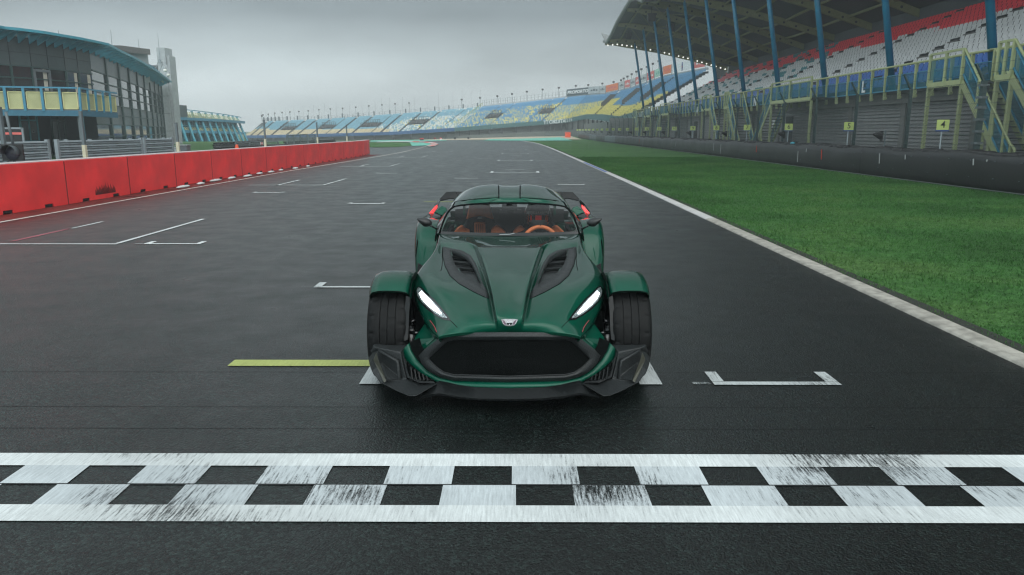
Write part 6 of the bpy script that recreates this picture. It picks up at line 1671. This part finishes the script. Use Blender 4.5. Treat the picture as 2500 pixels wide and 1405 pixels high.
MB().tube([K(-60, 353, z=.79), K(0, 352, z=.792), K(30, 345, z=.80)], .003, 5).build('wiper', M['slab_grey'], car)
# ---- roof
RR = [
 [(0,268,.985),(118,269,.985),(138,270,.985),(300,277,.981),(470,291,.972),(580,305,.963),(652,322,.956),(700,352,.945)],
 [(0,240,1.003),(120,240,1.003),(138,240,1.003),(300,246,1.0),(470,259,.990),(580,272,.978),(648,286,.968),(690,310,.952)],
 [(0,214,1.020),(122,214,1.020),(131,212,1.024),(300,218,1.020),(470,234,1.006),(580,248,.990),(640,258,.980),(682,275,.958)],
 [(0,175,1.040),(120,175,1.040),(134,168,1.047),(300,172,1.043),(450,188,1.027),(560,206,1.008),(622,222,.992),(662,250,.962)],
 [(0,128,1.064),(119,128,1.064),(140,112,1.073),(300,116,1.069),(430,134,1.050),(530,156,1.025),(590,178,1.005),(640,215,.965)],
 [(0,84,1.084),(118,84,1.084),(144,62,1.094),(300,68,1.090),(410,86,1.073),(500,112,1.043),(560,140,1.018),(612,185,.970)],
 [(0,66,1.088),(118,66,1.088),(142,47,1.097),(290,54,1.093),(390,72,1.077),(470,98,1.052),(530,130,1.022),(585,170,.972)],
]
Gr = expand(RR, lambda x, y, z: KF(x, y, z=z))
lastr = Gr[-1]
for dd, dz in ((.18, -.012), (.38, -.05), (.62, -.13), (.9, -.24)):
    Gr.append([Vector((p.x*(1-dd*.10), p.y+dd, p.z+dz)) for p in lastr])
rfo = MB().grid(Gr[:-2]).build('roof', GP, car, smooth=True)
m_ = rfo.modifiers.new('s', 'SUBSURF'); m_.levels = 2; m_.render_levels = 2; bake(rfo)
rt = BVHTree.FromPolygons([v.co.copy() for v in rfo.data.vertices], [tuple(p.vertices) for p in rfo.data.polygons])
def rs_(x, y, off=.001):
    q = KF(x, y, d=5.0); d = (q-camL).normalized(); h_ = rt.ray_cast(camL, d)
    if h_[0] is None: return rt.find_nearest(KF(x, y, z=1.02))[0]
    return h_[0]+(h_[1] if h_[1].dot(d) < 0 else -h_[1])*off
for s in (1, -1):
    MB().tube([rs_(s*x, y) for x, y in ((128,55),(127,70),(126,100),(125,140),(125,180),(126,212))], .0048, 6).build('roof_gap', BLK, rfo)
    MB().tube([rs_(s*x, y) for x, y in ((126,212),(250,216),(400,226),(540,243),(640,259),(676,268))], .0048, 6).build('roof_gap', BLK, rfo)
    MB().tube([rs_(s*x, y) for x, y in ((126,214),(170,232),(215,250),(245,268))], .0015, 4).build('roof_gap', BLK, rfo)
# A pillars, side glass, doors
for s in (1, -1):
    mm = lambda p: Vector((s*p.x, p.y, p.z))
    inn = [(822,633),(782,548),(742,462),(712,396),(688,340),(660,318)]; out_ = [(856,636),(822,560),(782,476),(748,405),(716,340),(690,285)]
    zi = [.785,.822,.868,.907,.944,.962]; z2 = [.775,.808,.85,.885,.92,.945]
    A_ = [KF(x, y, z=z) for (x, y), z in zip(inn, zi)]; B_ = [KF(x, y, z=z) for (x, y), z in zip(out_, z2)]
    C_ = [b+Vector((.010, .05, -.018)) for b in B_]
    MB().grid([[mm(a+Vector((-.004, .0, -.004))) for a in A_], [mm(a.lerp(b, .5)+Vector((0, -.008, .010))) for a, b in zip(A_, B_)], [mm(b) for b in B_], [mm(c) for c in C_]]).build('pillar', GP, car, smooth=True)
    # waist line and door glass
    Wp = [Vector((.560, 5.70-D0, .770)), Vector((.574, 5.85-D0, .785)), Vector((.586, 6.1-D0, .795)), Vector((.598, 6.35-D0, .80)), Vector((.608, 6.8-D0, .805)), Vector((.612, 7.3-D0, .80))]
    Tp_ = [C_[0], C_[2], C_[4], C_[5]+Vector((0, .04, 0)), Gr[5][-1]+Vector((0, .15, -.02)), Gr[8][-1]+Vector((0, .1, -.03))]
    MB().grid([[mm(p) for p in Wp], [mm(p) for p in Tp_]]).build('side_window', glass, car, smooth=True)
    dr_ = MB().grid([[mm(p+Vector((0, 0, .004))) for p in Wp], [mm(p+Vector((.012, 0, -.02))) for p in Wp], [mm(Vector((p.x*.99, p.y, p.z-.12))) for p in Wp], [mm(Vector((p.x*.90, p.y, .48))) for p in Wp], [mm(Vector((p.x*.95, p.y, .22))) for p in Wp], [mm(Vector((p.x*.9, p.y, .12))) for p in Wp]])
    dro = dr_.build('door', GP, car, smooth=True); sb = dro.modifiers.new('s', 'SUBSURF'); sb.levels = 2; sb.render_levels = 2
    # body between wheel and door
    bs_ = [ [Vector((.515, 5.30-D0, .745)), Vector((.545, 5.30-D0, .66)), Vector((.52, 5.3-D0, .45)), Vector((.56, 5.3-D0, .15))],
            [Vector((.535, 5.55-D0, .765)), Vector((.565, 5.55-D0, .70)), Vector((.54, 5.55-D0, .45)), Vector((.58, 5.55-D0, .15))],
            [Vector((.560, 5.75-D0, .772)), Vector((.574, 5.75-D0, .72)), Vector((.55, 5.75-D0, .45)), Vector((.58, 5.75-D0, .15))]]
    MB().grid([[mm(p) for p in r_] for r_ in bs_]).build('side_panel', GP, car, smooth=True)
    # mirror
    mc = mm(KE(490, 655, d=5.72)); Mm = Matrix.Rotation(R(-14*s), 3, 'Y') @ Matrix.Rotation(R(-18*s), 3, 'Z')
    mb_ = MB().ball((0, 0, 0), (.062, .040, .034), 16, 10)
    vv = []
    for x, y, z in mb_.v:
        t = x*s/.062; k = lerp(1.0, .42, max(0, min(1, (t+.1)/1.1))); z_ = z*k+(.012*max(0, t)); y_ = y*lerp(1, .6, max(0, t)) if y < 0 else min(y, .012)
        v3 = Mm @ Vector((x, y_, z_)); vv.append(tuple(mc+v3))
    mb_.v = vv; mo = mb_.build('door_mirror', mat('mirror_black', (.016, .017, .018), .42) if s == 1 else bpy.data.materials['mirror_black'], car, smooth=True)
    ps_ = [mm(KE(595, 715, d=5.72)), mm(KE(640, 742, d=5.74)), mm(KE(690, 772, d=5.76))]
    MB().tube([mc+Vector((-s*.02, 0, -.01)), ps_[0], ps_[1], ps_[2]], [.010, .008, .006, .008], 8).build('mirror_arm', GLOSS, mo, smooth=True)
    # rear fender
    xs_ = [.40, .52, .64, .74, .815, .850, .862, .862, .855]
    dxo = [0, 0, 0, .01, .03, .08, .16, .45, .95]; zo = [-.03, -.005, 0, 0, -.008, -.025, -.04, -.04, -.06]
    lev_ = [(7.35, .735), (7.05, .752), (6.88, .745), (6.76, .705), (6.68, .64), (6.62, .52), (6.58, .40), (6.55, .28), (6.54, .17)]
    rw = []
    for d_, z_ in lev_:
        k = min(1, (z_-.17)/.35); rw.append([Vector((s*(x if x < .5 else x-.02*(1-k)), d_+a-D0, z_+b*(1 if z_ > .6 else .2))) for x, a, b in zip(xs_, dxo, zo)])
    fo = MB().grid(rw).build('rear_fender', GP, car, smooth=True); sb = fo.modifiers.new('s', 'SUBSURF'); sb.levels = 2; sb.render_levels = 2
    MB().prism([Vector((s*.60, 6.53-D0, .17)), Vector((s*.83, 6.53-D0, .17)), Vector((s*.80, 6.535-D0, .42)), Vector((s*.70, 6.54-D0, .36)), Vector((s*.62, 6.535-D0, .33))], (0, -.012, 0)).build('rear_intake', CBm, fo, bevel=.004)
    # fin on the flank
    MB().prism([mm(KE(378, 915, d=6.56)), mm(KE(392, 960, d=6.56)), mm(KE(365, 1190, d=6.54)), mm(KE(352, 1190, d=6.54))], (0, -.01, 0)).build('gill', BLK, fo)
    wheel(.60, .85, 7.05-D0, .33, s, False)
    # tail wing arm, red lamp and lower blade
    q = lambda x, y, d=7.55: mm(KE(x, y, d=d))
    wg = MB().prism([q(830,185), q(990,180), q(1010,300,7.5), q(890,288,7.5), q(735,322,7.48), q(722,300,7.5)], (0, .05, -.01)).build('wing_tip', CB, car, bevel=.006)
    MB().prism([q(722,300), q(738,322,7.48), q(690,455,7.42), q(632,512,7.40), q(600,580,7.40), q(543,530,7.42), q(560,490,7.45), q(640,380,7.5)], (0, .06, 0)).build('wing_arm', GLOSS, wg, bevel=.006)
    MB().prism([q(690,385,7.38), q(692,430,7.37), q(640,505,7.36), q(632,522,7.36), q(560,522,7.36), q(605,470,7.37), q(650,415,7.38)], (0, .03, 0)).build('tail_light', RED, wg, bevel=.002)
    MB().prism([q(575,530,7.36), q(640,528,7.36), q(622,585,7.36), q(600,580,7.36)], (0, .02, 0)).build('tail_light', mat('tail_dark_red', (.35, .03, .03), .25) if s == 1 else bpy.data.materials['tail_dark_red'], wg)
    MB().prism([q(640,500,7.3), q(700,450,7.3), q(760,400,7.32), q(835,430,7.3), q(835,540,7.25), q(745,545,7.25), q(700,520,7.28)], (0, .05, -.02)).build('tail_blade', GP, wg, bevel=.006)
    MB().prism([q(600,575,7.33), q(640,530,7.33), q(745,548,7.28), q(735,590,7.28), q(650,590,7.3)], (0, .04, -.02)).build('tail_skirt', GLOSS, wg, bevel=.004)
# wing plate across the back
w1_ = KE(990, 180, d=7.55); w2_ = KE(1010, 300, d=7.5)
MB().prism([w1_, w2_, mir(w2_), mir(w1_)], (0, .05, -.015)).build('wing', CB, car, bevel=.006)
# rear deck, tail panel, floor
MB().grid([[Vector((x, 7.28-D0, .795)) for x in (-.6, -.3, 0, .3, .6)], [Vector((x, 7.6-D0, .76)) for x in (-.62, -.3, 0, .3, .62)], [Vector((x, 7.95-D0, .70)) for x in (-.62, -.3, 0, .3, .62)], [Vector((x, 8.0-D0, .25)) for x in (-.6, -.3, 0, .3, .6)]]).build('rear_deck', GP, car, smooth=True)
MB().box(-.58, .58, 4.3-D0, 7.9-D0, .075, .13).build('floor', BLK, car)
MB().box(-.52, .52, 5.0-D0, 5.6-D0, .13, .62).build('bulkhead', BLK, car)
# ---- interior
IN = mat('interior', (.010, .012, .013), .7, spec=.2)
MB().grid([[Vector((x, 5.72-D0, .755)) for x in (-.53, 0, .53)], [Vector((x, 5.95-D0, .745)) for x in (-.54, 0, .54)], [Vector((x, 5.98-D0, .5)) for x in (-.54, 0, .54)]]).build('dashboard', IN, car, smooth=True)
MB().box(-.53, .53, 5.9-D0, 7.0-D0, .14, .2).build('cabin_floor', IN, car)
for s in (-1, 1): MB().box(*sorted((s*.50, s*.53)), 5.75-D0, 7.1-D0, .15, .72).build('door_card', IN, car)
MB().prism([Vector((-.53, 6.98-D0, .2)), Vector((.53, 6.98-D0, .2)), Vector((.50, 6.98-D0, .84)), Vector((.3, 6.98-D0, .862)), Vector((-.3, 6.98-D0, .862)), Vector((-.50, 6.98-D0, .84))], (0, .02, 0)).build('rear_bulkhead', mat('bulkhead_cloth', (.022, .027, .028), .8, spec=.2), car)
for x in (-.40, .40): MB().box(*sorted((x, x*1.06)), 6.9-D0, 7.05-D0, .8, .95).build('rear_pillar', GP, car)
MB().box(-.06, .06, 6.02-D0, 6.10-D0, .93, .975).build('cabin_camera', IN, car)
MB().prism([KF(-35, 280, d=6.02), KF(35, 280, d=6.02), KF(28, 330, d=6.04), KF(8, 352, d=6.05), KF(-8, 352, d=6.05), KF(-28, 330, d=6.04)], (0, .03, 0)).build('mirror_mount', GLOSS, car)
for x0_ in (-115, 55):
    MB().prism([KF(x0_, 345, d=6.9), KF(x0_+85, 345, d=6.9), KF(x0_+90, 392, d=6.9), KF(x0_-5, 392, d=6.9)], (0, .03, 0)).build('headrest_mount', mat('mount_grey', (.05, .06, .06), .5) if x0_ < 0 else bpy.data.materials['mount_grey'], car)
def seat_(cx, full):
    st_ = empty('seat', (0, 0, 0)); st_.parent = car
    k = lambda x, y, d=6.55: KF(x+cx, y, d=d)
    shell = [k(-235, 640), k(-165, 520), k(-150, 470), k(-130, 400), k(-90, 310), k(-65, 285), k(65, 285), k(95, 330), k(150, 470), k(180, 530), k(250, 640)]
    MB().prism(shell, (0, .10, .02)).build('shell', IN, st_, bevel=.012)
    def pad(pts, d, m_, nm): return MB().prism([k(x, y, d) for x, y in pts], (0, .05, .01)).build(nm, m_, st_, bevel=.010)
    pad([(-118,288),(112,288),(165,468),(110,452),(60,434),(0,425),(-70,435),(-158,470)] if full else [(-100,285),(100,285),(150,468),(-150,468)], 6.50, LEA, 'headrest')
    pad([(-65,518),(-50,512),(50,512),(65,518),(70,650),(-62,650)], 6.50, LEA, 'centre_pad')
    pad([(-300,620),(-270,580),(-225,548),(-200,548),(-165,585),(-118,600),(-118,640),(-300,640)], 6.42, LEA, 'bolster')
    pad([(132,600),(160,570),(195,545),(225,548),(260,580),(300,620),(310,640),(132,640)], 6.42, LEA, 'bolster')
    for x in (-38, -13, 13, 38): MB().bar(k(x, 520, 6.495), k(x, 640, 6.495), .003, .003).build('stitching', IN, st_)
    if full: MB().prism([k(-32, 455, 6.49), k(30, 455, 6.49), k(22, 440, 6.49), k(-20, 440, 6.49)], (0, .01, 0)).build('logo_plate', M['slab_grey'], st_)
    MB().box(*sorted((k(0, 600).x-.22, k(0, 600).x+.22)), 6.1-D0, 6.6-D0, .2, .36).build('cushion', IN, st_, bevel=.02)
seat_(-350, True); seat_(340, False)
# steering wheel
sw = MB(); cx_ = KF(363, 600, d=6.0).x; rows_ = []
for k in range(41):
    a = 2*math.pi*k/40; c_ = Vector((.138*math.cos(a), .138*math.sin(a)*.30, .138*math.sin(a)*.95)); n_ = c_.normalized(); ax = Vector((0, -.95, .30))
    rows_.append([Vector((cx_, 6.0-D0, .665))+c_+(n_*math.cos(b*math.pi/5)+ax*math.sin(b*math.pi/5))*.0165 for b in range(11)])
sw.grid(rows_); swo = sw.build('steering_wheel', LEA, car, smooth=True)
MB().bar((cx_-.12, 6.0-D0, .66), (cx_+.12, 6.0-D0, .66), .03, .04).ball((cx_, 6.0-D0, .66), (.05, .03, .04)).build('spokes', IN, swo, smooth=True)
MB().bar(Vector((cx_, 5.975-D0, .665))+Vector((0, .0, .150)), Vector((cx_, 6.02-D0, .665))+Vector((0, .03, .150)), .004, .006).build('top_marker', IN, swo)
# ================================================================== DRIVER
hc = KF(333, 400, d=6.34)
drv = empty('person', (0, 0, 0)); bpy.data.objects.remove(drv)
def skin(name, verts, edges, rad, mt, root=0, sub=2):
    me = bpy.data.meshes.new(name); me.from_pydata([tuple(v) for v in verts], edges, []); me.materials.append(mt)
    o = bpy.data.objects.new(name, me); col.objects.link(o)
    s_ = o.modifiers.new('skin', 'SKIN'); s_.use_smooth_shade = True
    for i, r_ in enumerate(rad):
        me.skin_vertices[0].data[i].radius = (r_, r_) if not isinstance(r_, tuple) else r_
    me.skin_vertices[0].data[root].use_root = True
    u = o.modifiers.new('sub', 'SUBSURF'); u.levels = sub; u.render_levels = sub
    bake(o)
    for p in o.data.polygons: p.use_smooth = True
    return o
suit = mat('race_suit', (.014, .015, .017), .8, bump=.4, bs=50)
hx_ = hc.x
V = [(hx_, 6.45-D0, .30), (hx_, 6.47-D0, .44), (hx_, 6.46-D0, .58), (hx_, 6.44-D0, .67), (hx_, 6.41-D0, .74), (hx_, 6.37-D0, .82),      # pelvis .. head 0-5
     (hx_-.155, 6.44-D0, .655), (hx_-.20, 6.30-D0, .52), (hx_-.15, 6.10-D0, .63), (cx_-.128, 6.02-D0, .70),                         # left arm 6-9
     (hx_+.155, 6.44-D0, .655), (hx_+.20, 6.30-D0, .53), (hx_+.17, 6.11-D0, .63), (cx_+.130, 6.02-D0, .715),                          # right arm 10-13
     (hx_-.09, 6.40-D0, .29), (hx_-.10, 6.05-D0, .42), (hx_-.08, 5.70-D0, .25), (hx_-.08, 5.62-D0, .30), (hx_+.09, 6.40-D0, .29), (hx_+.10, 6.05-D0, .42), (hx_+.08, 5.70-D0, .25), (hx_+.08, 5.62-D0, .30)]
Ed = [(0, 1), (1, 2), (2, 3), (3, 4), (4, 5), (3, 6), (6, 7), (7, 8), (8, 9), (3, 10), (10, 11), (11, 12), (12, 13), (0, 14), (14, 15), (15, 16), (16, 17), (0, 18), (18, 19), (19, 20), (20, 21)]
rd = [.12, .115, .13, .12, .055, .075, .06, .048, .038, .028, .06, .048, .038, .028, .075, .065, .045, .03, .075, .065, .045, .03]
person = skin('person', V, Ed, rd, suit)
tag(person, 'helmeted driver in a dark race suit holding the orange steering wheel', 'person')
# gloves: palm and five curled fingers closed on the rim
glv = mat('glove', (.16, .17, .17), .7, bump=.3, bs=200)
for s in (-1, 1):
    g = V[9] if s < 0 else V[13]; g = Vector(g); base = Vector((cx_+s*.131, 6.005-D0, .70+.01*s))
    hv = [g, base+Vector((s*.012, .02, .012))]; he = [(0, 1)]; hr_ = [.026, .027]
    for f in range(4):
        o_ = Vector((0, 0, .030-.018*f)); ln = (.9, 1.0, .95, .8)[f]; b0 = len(hv)
        hv += [base+o_+Vector((s*.018, .0, .006)), base+o_+Vector((s*.020, -.024*ln, .004)), base+o_+Vector((-s*.002, -.034*ln, .0)), base+o_+Vector((-s*.018, -.018*ln, -.002))]
        he += [(1, b0), (b0, b0+1), (b0+1, b0+2), (b0+2, b0+3)]; hr_ += [.0095, .009, .0085, .0075]
    b0 = len(hv); hv += [base+Vector((s*.004, .026, .034)), base+Vector((-s*.016, .020, .040)), base+Vector((-s*.024, .0, .036))]; he += [(1, b0), (b0, b0+1), (b0+1, b0+2)]; hr_ += [.011, .0095, .008]
    h_o = skin('glove', hv, he, hr_, glv, 1, 1); h_o.parent = person
# helmet
hmb = MB(); rows_ = []
for i in range(19):
    a = -math.pi/2+math.pi*i/18; row = []
    for k in range(33):
        q_ = 2*math.pi*k/32; x = .113*math.cos(a)*math.cos(q_); y = .132*math.cos(a)*math.sin(q_); z = .124*math.sin(a)
        if math.sin(q_) < 0 and z < -.03: y *= 1.10
        z = max(z, -.105); row.append((hc.x+x, hc.y+y, hc.z+z))
    rows_.append(row)
hel = hmb.grid(rows_).build('helmet', mat('helmet_black', (.17, .18, .185), .25, coat=1), person, smooth=True)
vis_ = mat('visor', (.10, .012, .012), .06, metal=.4, coat=1)
def hel_pt(az, zz, r_=1.02):
    ca = math.sqrt(max(0, 1-(zz/.122)**2)); return Vector((hc.x+.113*r_*ca*math.sin(az), hc.y-.134*r_*ca*math.cos(az), hc.z+zz*r_))
vg = MB().grid([[hel_pt(R(a), z_, 1.03) for a in range(-78, 79, 6)] for z_ in (-.058, -.04, -.02, .0, .012)]).build('visor', vis_, hel, smooth=True)
orr = mat('visor_orange', (.95, .16, .05), .25); vrd = mat('visor_red', (.95, .05, .04), .25)
for a0, a1, m_ in ((-46, -42, orr), (-36, -28, vrd), (-13, 13, vrd), (30, 36, orr), (40, 45, orr)):  # orange and red reflections in the visor, laid on as coloured bands
    MB().grid([[hel_pt(R(a), z_, 1.045) for a in np.linspace(a0, a1, 4)] for z_ in (-.052, -.03, -.01, .004)]).build('visor_reflection', m_, vg, smooth=True)
tx_ = 'DONKERVOORT'
for k, ch in enumerate(tx_):
    a = R(lerp(-46, 46, k/10)); p = hel_pt(a, .026, 1.045); text('lettering', ch, .021, M['lamp_white'], hel, p, (R(84), 0, a), .0008, bold=.0003)
for az in (-50, 0, 50): MB().ball(hel_pt(R(az), .075, 1.0), (.022, .01, .010), 10, 6).build('helmet_vent', M['galv_dark'], hel, smooth=True)
# everything of the driver follows the car's small turn
for o in (person,):
    o.matrix_world = CAR_M
# ================================================================== HAZE
hm = bpy.data.materials.new('haze_air'); hm.use_nodes = True; t = hm.node_tree; t.nodes.clear()
ov = t.nodes.new('ShaderNodeOutputMaterial'); pv = t.nodes.new('ShaderNodeVolumePrincipled')
pv.inputs['Color'].default_value = (.86, .93, .95, 1); pv.inputs['Density'].default_value = .0016; pv.inputs['Anisotropy'].default_value = .2
t.links.new(pv.outputs[0], ov.inputs['Volume'])
hz = MB().box(-420, 420, -60, 620, -4.5, 24).build('haze', hm); tag(hz, kind='stuff')
